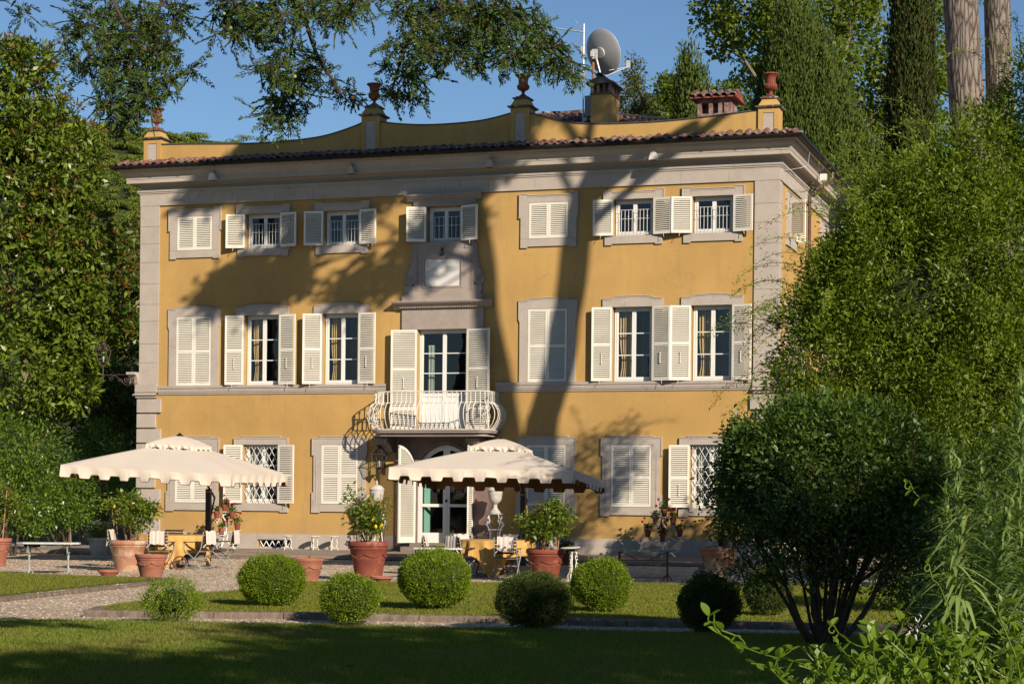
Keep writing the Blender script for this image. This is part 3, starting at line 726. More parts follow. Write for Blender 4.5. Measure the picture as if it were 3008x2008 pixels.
def sq(m, xc, yc, prof):
    vs = []; n = len(prof)
    for r, z in prof: vs += [(xc - r, yc - r, z), (xc + r, yc - r, z), (xc + r, yc + r, z), (xc - r, yc + r, z)]
    fs = [(3, 2, 1, 0), tuple(4 * (n - 1) + k for k in range(4))]
    for i in range(n - 1):
        for k in range(4): fs.append((i * 4 + k, i * 4 + (k + 1) % 4, (i + 1) * 4 + (k + 1) % 4, (i + 1) * 4 + k))
    return m.add(vs, fs)
URN = [(0.10, 0.0), (0.115, 0.03), (0.075, 0.055), (0.045, 0.09), (0.04, 0.13), (0.065, 0.145), (0.05, 0.16), (0.11, 0.19), (0.155, 0.235), (0.168, 0.285), (0.15, 0.325), (0.128, 0.345),
       (0.135, 0.37), (0.13, 0.42), (0.14, 0.50), (0.165, 0.545), (0.205, 0.575), (0.225, 0.59), (0.215, 0.615), (0.19, 0.62), (0.17, 0.60), (0.12, 0.5)]
piers = [(0.315, 11.84, 0), (7.205, 12.17, 1), (11.635, 12.17, 1), (18.54, 11.80, 0)]
ulab = ['red terracotta urn on the far left pier of the parapet, half behind cypress sprays', 'dark terracotta urn on the second pier from the left',
        'terracotta urn on the third pier, just left of the satellite dish', 'red terracotta urn on the right end pier in front of the tall cypress']
for (xc, zc, tall), lab in zip(piers, ulab):
    yc = 0.275
    m = MB(); r = 0.275
    m.box(xc - r, xc - .15, yc - r, yc + r, 10.98, zc); m.box(xc + .15, xc + r, yc - r, yc + r, 10.98, zc)
    m.box(xc - .15, xc + .15, yc - r, yc + r, zc - .12, zc); m.box(xc - .15, xc + .15, yc - r + .03, yc + r, 10.98, zc - .12)
    obj('pier', m, 'plaster', villa)
    obj('pier_panel', MB().box(xc - .145, xc + .145, yc - r + .018, yc - r + .029, 11.0, zc - .125), 'stone', villa)
    m = MB(); sq(m, xc, yc, [(.29, zc), (.33, zc + .015), (.35, zc + .035), (.35, zc + .06), (.30, zc + .075)])
    obj('pier_cap', m, 'lichen', villa)
    m = MB(); sq(m, xc, yc, [(.275, zc + .07), (.255, zc + .12), (.215, zc + .19), (.19, zc + .26)])
    obj('pier_neck', m, 'plaster', villa)
    m = MB(); sq(m, xc, yc, [(.20, zc + .255), (.235, zc + .27), (.24, zc + .30), (.20, zc + .315)])
    obj('pier_cap', m, 'lichen', villa)
    zb = zc + .315
    u = thing('terracotta_urn', lab, 'urn', (xc, yc, zb), 0, 'urns on the parapet piers')
    m = MB(); sq(m, 0, 0, [(.165, 0), (.165, .03), (.14, .035)]); obj('base', m, 'terra', u)
    b = obj('bowl', MB().lathe([(r_, z_ + .033) for r_, z_ in URN], seg=28), 'terra', u, smooth=True)
    m = MB()
    for k in range(18):
        a = 2 * math.pi * k / 18
        m.tube([(math.cos(a) * q, math.sin(a) * q, zz + .033) for q, zz in ((.10, .19), (.15, .23), (.165, .285), (.148, .325))], .014, 4)
    obj('gadroon', m, 'terra', u)

# window stone surrounds
def surround(xc, kind):
    m = MB(); f = -0.05; o = 0.80; i = HW + .005
    if kind == 't':
        zt = 9.79; zl = T1 + .005; zb = T0 - .005
        m.box(xc - o, xc - i, f, 0, zb + .005, zl - .005); m.box(xc + i, xc + o, f, 0, zb + .005, zl - .005)
        m.box(xc - .60, xc + .60, f, 0, zl, zt - .035)
        m.box(xc - .845, xc - .602, f - .001, 0, 9.16, zt); m.box(xc + .602, xc + .845, f - .001, 0, 9.16, zt)
        m.box(xc - .86, xc - .80, f - .012, 0, 9.12, 9.155); m.box(xc + .80, xc + .86, f - .012, 0, 9.12, 9.155)
        m.box(xc - .60, xc + .60, f - .018, f, zt - .06, zt - .035); m.box(xc - .60, xc + .60, f - .010, f, zt - .10, zt - .085)
        for s in (-1, 1):
            a, b = sorted((xc + s * .845, xc + s * .602)); m.box(a, b, f - .018, f, zt - .025, zt)
            a, b = sorted((xc + s * .845, xc + s * .825)); m.box(a, b, f - .018, f, 9.16, zt - .026)
        feet = 8.30
    elif kind == 'm':
        zt = 6.87; zl = M1 + .005; zb = M0 - .01
        m.box(xc - o, xc - i, f, 0, 4.612, zl); m.box(xc + i, xc + o, f, 0, 4.612, zl)
        pts = [(-.84, zl), (.84, zl), (.84, 6.86), (.66, 6.86), (.60, 6.865), (.55, 6.90), (.44, 6.92), (.0, 6.935), (-.44, 6.92), (-.55, 6.90), (-.60, 6.865), (-.66, 6.86), (-.84, 6.86)]
        m.prism([(xc + a, b) for a, b in pts], f - .002, 0)
        pt2 = pts[2:]
        m.tube([(xc + a * .985, f - .008, b - .012) for a, b in pt2], .013, 4)
        m.tube([(xc + a * .93, f - .006, b - .05) for a, b in pt2], .007, 4)
        for s in (-1, 1):
            a, b = sorted((xc + s * .801, xc + s * .84)); m.prism([(a, zl - .001), (b, zl - .001), (b, 6.35), ((a + b) / 2, 6.30), (a, 6.25)] if s > 0 else [(a, zl - .001), (b, zl - .001), (b, 6.25), ((a + b) / 2, 6.30), (a, 6.35)], f, 0)
        return m
    else:
        zt = 3.10; zl = G1 + .005; zb = G0 - .005
        m.box(xc - o, xc - i, f, 0, zb + .004, zl - .004); m.box(xc + i, xc + o, f, 0, zb + .004, zl - .004)
        m.box(xc - .62, xc + .62, f, 0, zl, zt + .045)
        for s in (-1, 1):
            a, b = sorted((xc + s * .622, xc + s * .85)); m.box(a, b, f - .001, 0, 2.60, zt)
            m.box(a, b, f - .018, f, zt - .022, zt)
            a, b = sorted((xc + s * .85, xc + s * .83)); m.box(a, b, f - .018, f, 2.60, zt - .023)
            a, b = sorted((xc + s * .72, xc + s * .70)); m.box(a, b, f - .010, f, 1.3, 2.59)
        m.box(xc - .62, xc + .62, f - .018, f, zt + .02, zt + .045); m.box(xc - .60, xc + .60, f - .010, f, zt - .03, zt - .015)
        feet = 0.97
        for s in (-1, 1):
            a, b = sorted((xc + s * .801, xc + s * .86)); m.box(a, b, f, 0, feet, 1.55)
    m.box(xc - .60, xc + .60, f, 0, feet + .035, zb)
    for s in (-1, 1):
        a, b = sorted((xc + s * .602, xc + s * .80)); m.box(a, b, f - .002, 0, feet, zb)
    for s in (-1, 1):
        if kind == 't': a, b = sorted((xc + s * .801, xc + s * .80)); 
    return m
for i, x in enumerate(CX):
    if i == 3: continue
    for k in 'tmg': obj('window_surround', surround(x, k), 'stone', villa)

# shutters
def louvre(w, h, zones, slat_z=0.05, flip=False):
    """frame and slats of one leaf; hinge edge at x=0, leaf runs to +x, closed face at y=0 (outside is -y)"""
    f = MB(); st = 0.055; t = 0.019
    f.box(0, st, -t, t, 0, h); f.box(w - st, w, -t, t, 0, h)
    edges = [0.0] + [z for z in zones] + [h]
    rails = []
    f.box(st, w - st, -t, t, 0, 0.07); f.box(st, w - st, -t, t, h - .06, h)
    spans = []; lo = 0.07
    for z in zones:
        f.box(st, w - st, -t, t, z - .035, z + .035); spans.append((lo, z - .035)); lo = z + .035
    spans.append((lo, h - .06))
    s = MB()
    for a, b in spans:
        n = max(1, int((b - a) / slat_z)); d = (b - a) / n
        for k in range(n):
            zc = a + d * (k + .5); hh = 0.029; th = 0.005; an_ = R(38 if flip else 45); c, q = math.cos(an_), math.sin(an_)
            # slat cross-section tilted: outer edge low
            pr = [(-hh * c - th * q, zc - hh * q + th * c), (-hh * c + th * q, zc - hh * q - th * c), (hh * c + th * q, zc + hh * q - th * c), (hh * c - th * q, zc + hh * q + th * c)]
            if flip: pr = [(-a_, b_) for a_, b_ in pr][::-1]
            s.prism(pr, st, w - st, 'x')
    return f, s
LM = {}
def leaf_meshes(key, w, h, zones, flip=False):
    key = (key, flip)
    if key not in LM:
        f, s = louvre(w, h, zones, flip=flip); LM[key] = (mesh('shutter', f, 'cream'), mesh('slats', s, 'cream'))
    return LM[key]
def shutter(x, z, w, h, zones, ang, mirror, y=-0.03, rod=None, par=None):
    """mirror=False: hinge on the left jamb; ang = how far it is swung open (0 closed)"""
    fm, sm = leaf_meshes((round(w, 3), round(h, 3), tuple(zones)), w, h, zones, ang > 1)
    if ang > 1: ang += rnd.uniform(-.09, .07)
    o = bpy.data.objects.new('shutter', fm); o.location = (x, y, z)
    if mirror: o.scale = (-1, 1, 1); o.rotation_euler = (0, 0, ang)
    else: o.rotation_euler = (0, 0, -ang)
    link(o, par or villa)
    s = bpy.data.objects.new('slats', sm); s['kind'] = 'stuff'; link(s, o)
    if rod:
        m = MB().tube([(w / 2, .045, rod - .15), (w / 2, .045, rod + .15)], .009, 4); m.box(w / 2 - .02, w / 2 + .02, .02, .045, rod + .13, rod + .14); m.box(w / 2 - .02, w / 2 + .02, .02, .045, rod - .14, rod - .13)
        obj('push_rod', m, 'cream', o)
    if ang > 0.5:
        m = MB().tube([(w * .55, .03, 0.02), (w * .6, .06, -.03), (w * .62, .05, -.09)], .007, 4); obj('stay_hook', m, 'cream', o)
    return o
OPEN = R(168)
def win_frame(xc, z0, z1, hw, rows, y=0.14, panel=0):
    m = MB(); x0, x1 = xc - hw, xc + hw; fw = .05
    m.box(x0, x0 + fw, y, y + .06, z0, z1); m.box(x1 - fw, x1, y, y + .06, z0, z1)
    m.box(x0 + fw, x1 - fw, y, y + .06, z1 - fw, z1); m.box(x0 + fw, x1 - fw, y, y + .06, z0, z0 + fw)
    panes = []
    y2 = y + .012
    for s in (-1, 1):
        a = x0 + fw + .003 if s < 0 else xc + .001; b = xc - .001 if s < 0 else x1 - fw - .003
        za, zb = z0 + fw + .003, z1 - fw - .003; q = .052
        m.box(a, a + q, y2 - .02, y2 + .03, za, zb); m.box(b - q, b, y2 - .02, y2 + .03, za, zb)
        m.box(a + q, b - q, y2 - .02, y2 + .03, zb - q, zb)
        zl = za + .075
        if panel:
            m.box(a + q, b - q, y2 - .02, y2 + .03, za, za + .12); m.box(a + q, b - q, y2 - .005, y2 + .02, za + .12, panel - .05); m.box(a + q, b - q, y2 - .02, y2 + .03, panel - .05, panel + .05)
            zl = panel + .05
        else: m.box(a + q, b - q, y2 - .02, y2 + .03, za, zl)
        n = rows; H = zb - q - zl
        for k in range(1, n):
            zz = zl + H * k / n; m.box(a + q, b - q, y2 - .012, y2 + .022, zz - .013, zz + .013)
        for k in range(n): panes.append((a + q, b - q, zl + H * k / n, zl + H * (k + 1) / n))
    return m, panes, y2 + .006
def window(xc, z0, z1, hw, rows, panel=0, curtains=None, sashmat='white'):
    m, panes, yg = win_frame(xc, z0, z1, hw, rows, panel=panel)
    wo_ = obj('window', m, sashmat, villa)
    for a, b, c, d in panes:
        obj('pane', MB().add([(a, yg, c), (b, yg, c), (b, yg, d), (a, yg, d)], [(0, 1, 2, 3)]), 'glass', wo_)
    if curtains:
        for (cx, cw, zt, zb, mt, tie) in curtains:
            cm = MB(); n = 26; rows_ = 9; vs = []
            for r_ in range(rows_ + 1):
                t = r_ / rows_; zz = zt + (zb - zt) * t
                sq_ = 1 - tie * math.exp(-((t - .72) / .16) ** 2)
                for k in range(n + 1):
                    u = k / n - .5
                    vs.append((cx + u * cw * sq_, yg + .18 + .035 * math.sin(k * 1.35 + cx * 5) + .015 * math.sin(k * .6), zz))
            fs = [(r_ * (n + 1) + k, r_ * (n + 1) + k + 1, (r_ + 1) * (n + 1) + k + 1, (r_ + 1) * (n + 1) + k) for r_ in range(rows_) for k in range(n)]
            obj('curtain', cm.add(vs, fs), mt, wo_, smooth=True)
    return wo_
closed = {0, 4}
for i, x in enumerate(CX):
    if i == 3: continue
    # top floor
    w = HW - .006; h = T1 - T0 - .01
    if i in closed:
        shutter(x - HW + .004, T0 + .005, w, h, [], 0, False); shutter(x + HW - .004, T0 + .005, w, h, [], 0, True)
    else:
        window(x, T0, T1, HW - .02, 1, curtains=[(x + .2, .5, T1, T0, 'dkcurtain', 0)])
        shutter(x - HW - .0, T0 + .005, w, h, [], OPEN, False, y=-.075); shutter(x + HW, T0 + .005, w, h, [], OPEN, True, y=-.075)
        g = MB(); zt = T0 + .70; zm = T0 + .46; zb = T0 + .06
        for s in (-1, 1):
            xa, xb = (x - .46, x - .06) if s < 0 else (x + .06, x + .46)
            for k in range(5):
                xx = xa + (xb - xa) * k / 4; g.bar((xx, .04, zb - .03), (xx, .04, zt), .011)
            for zz in (zt, zm, zb): g.bar((xa - .03, .04, zz), (xb + .03, .04, zz), .011)
            g.ball(((xa + xb) / 2 + .1, .03, zm + .06), .02, 6, 4); g.ball((xa + .02, .03, zm + .06), .02, 6, 4)
        g.bar((x - .5, .04, zb - .02), (x + .5, .04, zb - .02), .012)
        obj('window_grille', g, 'ironw', villa)
    # first floor
    w = HW - .006; h = M1 - M0 - .012; zn = [h * .49]
    if i in closed:
        shutter(x - HW + .004, M0 + .008, w, h, zn, 0, False); shutter(x + HW - .004, M0 + .008, w, h, zn, 0, True)
    else:
        side = -1
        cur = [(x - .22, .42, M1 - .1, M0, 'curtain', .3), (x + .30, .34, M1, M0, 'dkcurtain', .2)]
        window(x, M0, M1, HW - .02, 3, curtains=cur)
        shutter(x - HW, M0 + .01, w, h, zn, OPEN, False, y=-.085, rod=h * .31); shutter(x + HW, M0 + .01, w, h, zn, OPEN, True, y=-.085, rod=h * .31)
    # ground floor
    h = G1 - G0 - .012; zn = [h * .47]
    if i in (0, 2, 4, 5):
        shutter(x - HW + .004, G0 + .006, w, h, zn, 0, False); shutter(x + HW - .004, G0 + .006, w, h, zn, 0, True)
    else:
        window(x, G0, G1, HW - .02, 3, curtains=[(x - .30, .40, G1, G0, 'cushion', .1), (x + .0, .2, G1, G0, 'cushion', .1)])
        shutter(x - HW, G0 + .006, w, h, zn, OPEN, False, y=-.085, rod=h * .28 if i == 6 else None); shutter(x + HW, G0 + .006, w, h, zn, OPEN, True, y=-.085)
        g = MB(); za, zb = G0 + .01, G1 - .02; xa, xb = x - HW + .01, x + HW - .01
        sl = 1.75; st_ = .19
        def clip(x0, sgn):
            # line z = za + sgn*sl*(x-x0)
            pts = []
            for t in np.linspace(0, 1, 2): pass
            # intersect with the rectangle
            c = []
            for xx in (xa, xb):
                zz = za + sgn * sl * (xx - x0)
                if za - 1e-6 <= zz <= zb + 1e-6: c.append((xx, zz))
            for zz in (za, zb):
                xx = x0 + (zz - za) / (sgn * sl)
                if xa + 1e-6 < xx < xb - 1e-6: c.append((xx, zz))
            return c[:2] if len(c) >= 2 else None
        for sgn in (1, -1):
            for k in range(-8, 16):
                c = clip(xa + k * st_, sgn)
                if c and abs(c[0][0] - c[1][0]) > .03: g.bar((c[0][0], .05 + .008 * sgn, c[0][1]), (c[1][0], .05 + .008 * sgn, c[1][1]), .012)
        obj('lattice_grille', g, 'ironw', villa)
# side wall windows (their right leaf and reveal show past the corner)
for (a, b, z0, z1) in SIDE[:3] + SIDE[3:]:
    yc = (a + b) / 2
    f, pn, yg = win_frame(0, z0, z1, (b - a) / 2 - .01, 1 if z1 > 9 else 3)
    f.v = [(W1 - y, yc + x, z) for x, y, z in f.v]
    o = obj('window', f, 'white', villa)
    for (pa, pb, pc, pd) in pn:
        obj('pane', MB().add([(W1 - yg, yc + pa, pc), (W1 - yg, yc + pb, pc), (W1 - yg, yc + pb, pd), (W1 - yg, yc + pa, pd)], [(0, 1, 2, 3)]), 'glass', o)
    s = MB(); r = (b - a) / 2
    s.box(W1, W1 + .05, yc - .78, yc - r - .005, z0 + .01, z1); s.box(W1, W1 + .05, yc + r + .005, yc + .78, z0 + .01, z1)
    s.box(W1, W1 + .05, yc - .82, yc + .82, z1 + .003, z1 + .25); s.box(W1, W1 + .05, yc - .80, yc + .80, z0 - .24, z0 - .003)
    s.box(W1 + .05, W1 + .066, yc - .82, yc + .82, z1 + .225, z1 + .25)
    obj('window_surround', s, 'stone', villa)
    w = r - .006; h = z1 - z0 - .012; zn = [] if z1 > 9 else [h * .49]
    fm, sm = leaf_meshes((round(w, 3), round(h, 3), tuple(zn)), w, h, zn, True)
    for mir, hy, ang in ((False, a, R(115)), (True, b, R(160))):
        o = bpy.data.objects.new('shutter', fm); o.location = (W1 + .07, hy, z0 + .006)
        if mir: o.scale = (-1, 1, 1); o.rotation_euler = (0, 0, math.pi / 2 + ang)
        else: o.rotation_euler = (0, 0, math.pi / 2 - ang)
        link(o, villa); q = bpy.data.objects.new('slats', sm); q['kind'] = 'stuff'; link(q, o)
# downpipe on the side wall
m = MB().tube([(W1 + .62, 5.0, 10.9), (W1 + .62, 5.0, 10.72), (W1 + .55, 4.9, 10.6), (W1 + .2, 4.4, 10.28), (W1 + .10, 4.25, 10.1), (W1 + .10, 4.25, 0.0)], .05, 8)
obj('downpipe', m, 'copper', villa, smooth=True)
obj('loose_cable', MB().tube([(W1 + .56, 1.4, 10.88), (W1 + .5, 1.5, 10.5), (W1 + .3, 1.4, 10.42), (W1 + .12, .9, 10.3), (W1 + .07, .4, 10.2)], .008, 4), 'galv', villa)

# ---- central bay
xc = 9.47
m = MB(); m.box(8.24, 8.66, -.07, 0, 6.12, 6.70); m.box(10.28, 10.66, -.07, 0, 6.12, 6.70); m.box(8.66, 10.28, -.07, 0, 6.12, 6.70)
m.box(8.26, 8.705, -.07, 0, 3.5, 6.118); m.box(10.195, 10.64, -.07, 0, 3.5, 6.118)
obj('balcony_door_surround', m, 'pink', villa)
obj('cornice_moulding', MB().prism([(-.30, 6.90), (0, 6.90), (0, 6.70), (-.10, 6.70), (-.12, 6.735), (-.16, 6.75), (-.22, 6.80), (-.27, 6.83), (-.30, 6.87)], 8.0, 10.9, 'x'), 'pink', villa)
m = MB()
for k in range(34): m.box(8.20 + k * .074, 8.20 + k * .074 + .045, -.155, -.10, 6.712, 6.75)
obj('dentil_course', m, 'pink', villa)['kind'] = 'stuff'
m = MB(); m.box(8.24, 10.62, -.09, 0, 6.902, 7.06); m.box(8.30, 10.57, -.075, 0, 7.06, 7.15)
obj('aedicule_base', m, 'pink', villa)
m = MB(); hp = 1.08 / 2
px0, px1, pz0, pz1 = 8.90, 9.98, 7.32, 8.09
m.box(8.60, px0 - .05, -.07, 0, 7.15, 8.54); m.box(px1 + .05, 10.36, -.07, 0, 7.15, 8.54)
m.box(px0 - .05, px1 + .05, -.07, 0, 7.15, pz0 - .05); m.box(px0 - .05, px1 + .05, -.07, 0, pz1 + .05, 8.54)
m.box(px0 - .05, px0, -.085, 0, pz0 - .05, pz1 + .05); m.box(px1, px1 + .05, -.085, 0, pz0 - .05, pz1 + .05)
m.box(px0, px1, -.085, 0, pz0 - .05, pz0); m.box(px0, px1, -.085, 0, pz1, pz1 + .05)
for s in (8.66, 8.70, 10.26, 10.30): m.box(s, s + .018, -.083, -.07, 7.2, 8.5)
m.box(8.68, 8.94, -.08, -.07, 8.36, 8.385); m.box(9.98, 10.28, -.08, -.07, 8.36, 8.385); m.box(8.94, 9.98, -.08, -.07, 8.40, 8.425)
obj('aedicule_panel', m, 'pink', villa)
obj('plaque', MB().box(px0 + .002, px1 - .002, -.045, 0, pz0 + .002, pz1 - .002), 'plaque', villa)
m = MB().tube([(9.43, -.10, 8.36), (9.43, -.10, 8.20)], .014, 5); m.tube([(9.43 - .07, -.10, 8.235), (9.43 - .05, -.10, 8.19), (9.43, -.10, 8.165), (9.43 + .05, -.10, 8.19), (9.43 + .07, -.10, 8.235)], .014, 5)
m.ball((9.43, -.10, 8.35), .03); m.bar((9.39, -.10, 8.31), (9.47, -.10, 8.31), .02)
obj('anchor_emblem', m, 'black', villa)
for s in (-1, 1):
    bx = 8.60 if s < 0 else 10.36
    pts = []
    for u, z in [(0, 8.52), (.06, 8.52), (.065, 8.25), (.09, 8.0), (.13, 7.83), (.20, 7.72), (.265, 7.64)]: pts.append((bx + s * u, z))
    for k in range(9):
        a = math.pi * 0.3 - k * math.pi * 1.25 / 8
        pts.append((bx + s * (.155 + .155 * math.cos(a)), 7.50 + .165 * math.sin(a)))
    pts.append((bx, 7.34))
    m = MB().prism(pts, -.06, 0)
    obj('volute', m, 'pink', villa)
    sp = []
    for k in range(34):
        a = -k * .36 + 1.2; r = .125 * (1 - k / 36)
        sp.append((bx + s * (.155 + r * math.cos(a)), -.065, 7.50 + r * math.sin(a)))
    sp = [(bx + s * .085, -.065, 8.45), (bx + s * .10, -.065, 8.1), (bx + s * .17, -.065, 7.8), (bx + s * .255, -.065, 7.66)] + sp
    obj('volute_scroll', MB().tube(sp, .013, 5), 'pink', villa)
    a, b = (8.30, 8.60) if s < 0 else (10.36, 10.60)
    obj('volute_block', MB().box(a, b, -.07, 0, 7.15, 7.335), 'pink', villa)
m = MB(); m.box(8.56, xc - .535, -.07, 0, 8.545, 9.70); m.box(xc + .535, 10.40, -.07, 0, 8.545, 9.70); m.box(xc - .534, xc + .534, -.07, 0, T1 + .01, 9.70)
m.box(8.62, 8.66, -.085, -.07, 8.6, 9.66); m.box(10.30, 10.34, -.085, -.07, 8.6, 9.66); m.box(8.70, 10.25, -.082, -.07, 9.62, 9.64)
obj('aedicule_frame', m, 'pink', villa)
obj('aedicule_cornice', MB().prism([(-.20, 9.884), (0, 9.884), (0, 9.70), (-.08, 9.70), (-.09, 9.73), (-.13, 9.75), (-.17, 9.81), (-.20, 9.82)], 8.36, 10.55, 'x'), 'pink', villa)
# central top window
window(xc, T0, T1, .50, 1)
w = .52 - .006; h = T1 - T0 - .01
shutter(xc - .52, T0 + .005, HW - .006, h, [], R(165), False, y=-.10); shutter(xc + .52, T0 + .005, HW - .006, h, [], R(165), True, y=-.10)
g = MB(); zt = T0 + .70; zm = T0 + .46; zb = T0 + .06
for s in (-1, 1):
    xa, xb = (xc - .44, xc - .06) if s < 0 else (xc + .06, xc + .44)
    for k in range(4):
        xx = xa + (xb - xa) * k / 3; g.bar((xx, .04, zb - .03), (xx, .04, zt), .011)
    for zz in (zt, zm, zb): g.bar((xa - .03, .04, zz), (xb + .03, .04, zz), .011)
obj('window_grille', g, 'ironw', villa)
# balcony door, its shutters and inner leaf
window(9.45, 3.34, 6.12, .735, 3, panel=4.30, curtains=[(8.98, .2, 5.7, 3.4, 'palegreen', 0)])
h = 2.76
shutter(8.71, 3.345, .74, h, [.55, h * .60], R(170), False, y=-.10, rod=h * .46); shutter(10.19, 3.345, .74, h, [.55, h * .60], R(170), True, y=-.10, rod=h * .46)
# balcony slab, corbels and bulging rail
def bpath(off, n=6):
    xl, xr, yf, r = 7.72 - off, 11.12 + off, -1.02 - off, .30 + off
    pts = [(xl, 0.0), (xl, yf + r)]
    for k in range(1, n): a = math.pi + math.pi / 2 * k / n; pts.append((xl + r + r * math.cos(a), yf + r + r * math.sin(a)))
    pts += [(xl + r, yf), (xr - r, yf)]
    for k in range(1, n): a = 1.5 * math.pi + math.pi / 2 * k / n; pts.append((xr - r + r * math.cos(a), yf + r + r * math.sin(a)))
    pts += [(xr, yf + r), (xr, 0.0)]
    return pts
m = MB()
for off, za, zb in ((.06, 3.245, 3.285), (.035, 3.20, 3.243), (-.06, 3.11, 3.198)):
    m.prism(bpath(off), za, zb, 'z')
bal = obj('balcony', m, 'pink', villa)
for x0 in (7.66, 10.38):
    m = MB(); pf = [(-.001, 3.108), (-.62, 3.108), (-.66, 3.05), (-.66, 2.99), (-.60, 2.94), (-.52, 2.92), (-.40, 2.86), (-.30, 2.78), (-.22, 2.70), (-.12, 2.68), (-.001, 2.68)]
    m.prism([(y, z) for y, z in pf], x0, x0 + .40, 'x'); 
    for k in range(5): m.box(x0 + .03 + k * .08, x0 + .055 + k * .08, -.675, -.655, 2.93, 3.08)
    obj('corbel', m, 'pink', bal)
def along(path, step):
    L = [0]
    for a, b in zip(path[:-1], path[1:]): L.append(L[-1] + math.dist(a, b))
    n = int(round(L[-1] / step)); out = []
    for k in range(n + 1):
        t = L[-1] * k / n; i = max(j for j in range(len(L)) if L[j] <= t + 1e-9); i = min(i, len(path) - 2)
        u = (t - L[i]) / (L[i + 1] - L[i]); a, b = path[i], path[i + 1]
        d = Vector((b[0] - a[0], b[1] - a[1])).normalized()
        out.append((a[0] + (b[0] - a[0]) * u, a[1] + (b[1] - a[1]) * u, math.atan2(d.y, d.x)))
    return out
bp_ = bpath(-.02)
rails = MB()
for zz, rr in ((4.33, .018), (4.02, .012), (3.30, .014)):
    rails.tube([(x, y, zz) for x, y in bp_], rr, 5)
obj('rail', rails, 'iron_white', bal)
bprof = [(0, 3.30), (.06, 3.36), (.14, 3.46), (.20, 3.58), (.22, 3.70), (.20, 3.83), (.12, 3.95), (.03, 4.02), (0, 4.06), (0, 4.25), (.0, 4.33)]
bb = MB().tube([(0, -p, z) for p, z in bprof], .0125, 5); bb.ball((0, -.01, 4.03), .024, 6, 4); bb.box(-.035, .015, -.02, .01, 4.255, 4.275)
BAL = mesh('baluster', bb, 'iron_white')
for x, y, a in along(bp_, .135):
    o = bpy.data.objects.new('baluster', BAL); o.location = (x, y, 0); o.rotation_euler = (0, 0, a); link(o, bal)
for (xx, yy, aa) in ((10.98, -.90, R(38)), (7.86, -.90, R(-38))):
    m = MB()
    for s in (-1, 1):
        pts = []
        for k in range(15): a = -math.pi / 2 + k * .42; r = .055 * (1 - k / 22); pts.append((s * (.06 + r * math.cos(a) * 1), 3.88 + r * math.sin(a)))
        q = [(s * .02, 3.72)] + pts
        m.tube([(u, -.205, z) for u, z in q], .010, 4)
        pts = []
        for k in range(15): a = math.pi / 2 - k * .42; r = .05 * (1 - k / 22); pts.append((s * (.06 + r * math.cos(a)), 3.52 + r * math.sin(a)))
        m.tube([(u, -.19, z) for u, z in [(s * .10, 3.70), (s * .11, 3.60)] + pts], .010, 4)
        m.tube([(s * .02, -.205, 3.72), (s * .10, -.205, 3.70), (s * .11, -.20, 3.60)], .010, 4)
    m.tube([(0, -.21, 3.9), (0, -.215, 3.7), (0, -.20, 3.45)], .012, 4)
    o = obj('scroll_ornament', m, 'iron_white', bal, loc=(xx, yy, 0), rz=aa)

# main door: arched opening in a dark stone wall plate
ax0, ax1, az = 8.70, 10.40, 2.04; ar = (ax1 - ax0) / 2; acx = (ax0 + ax1) / 2
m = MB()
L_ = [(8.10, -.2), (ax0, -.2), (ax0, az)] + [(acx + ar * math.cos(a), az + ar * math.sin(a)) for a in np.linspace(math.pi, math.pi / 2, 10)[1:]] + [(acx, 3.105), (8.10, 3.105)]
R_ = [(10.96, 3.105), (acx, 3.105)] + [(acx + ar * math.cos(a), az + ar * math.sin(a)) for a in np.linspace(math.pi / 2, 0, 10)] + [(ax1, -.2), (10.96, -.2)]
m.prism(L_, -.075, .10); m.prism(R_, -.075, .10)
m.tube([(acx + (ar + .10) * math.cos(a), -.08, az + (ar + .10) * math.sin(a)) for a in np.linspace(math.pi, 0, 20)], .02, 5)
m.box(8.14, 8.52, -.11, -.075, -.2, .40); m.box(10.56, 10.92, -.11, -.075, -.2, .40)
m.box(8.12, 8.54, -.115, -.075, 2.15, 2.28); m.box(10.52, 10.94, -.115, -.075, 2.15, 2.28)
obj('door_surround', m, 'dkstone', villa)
dr = MB(); y = .12
def archz(x, r=ar): return az + math.sqrt(max(0, r * r - (x - acx) ** 2))
for a in np.linspace(0, math.pi, 21)[:-1]:
    b = a + math.pi / 20; ro, ri = ar, ar - .13
    dr.add([(acx + ro * math.cos(a), y, az + ro * math.sin(a)), (acx + ro * math.cos(b), y, az + ro * math.sin(b)), (acx + ri * math.cos(b), y, az + ri * math.sin(b)), (acx + ri * math.cos(a), y, az + ri * math.sin(a)),
            (acx + ro * math.cos(a), y + .07, az + ro * math.sin(a)), (acx + ro * math.cos(b), y + .07, az + ro * math.sin(b)), (acx + ri * math.cos(b), y + .07, az + ri * math.sin(b)), (acx + ri * math.cos(a), y + .07, az + ri * math.sin(a))],
           [(0, 3, 2, 1), (4, 5, 6, 7), (3, 7, 6, 2)])
dr.box(ax0, ax0 + .12, y, y + .07, .17, az); dr.box(ax1 - .12, ax1, y, y + .07, .17, az)
dr.box(ax0 + .12, ax1 - .12, y + .002, y + .066, .17, .45); dr.box(acx - .10, acx + .10, y + .001, y + .068, .45, az + .72)
for zz in (1.17, 1.92): dr.box(ax0 + .12, ax1 - .12, y + .004, y + .06, zz, zz + .085)
dr.box(acx - .006, acx + .006, y - .008, y, .2, 2.6)
door = obj('door', dr, 'white', villa)
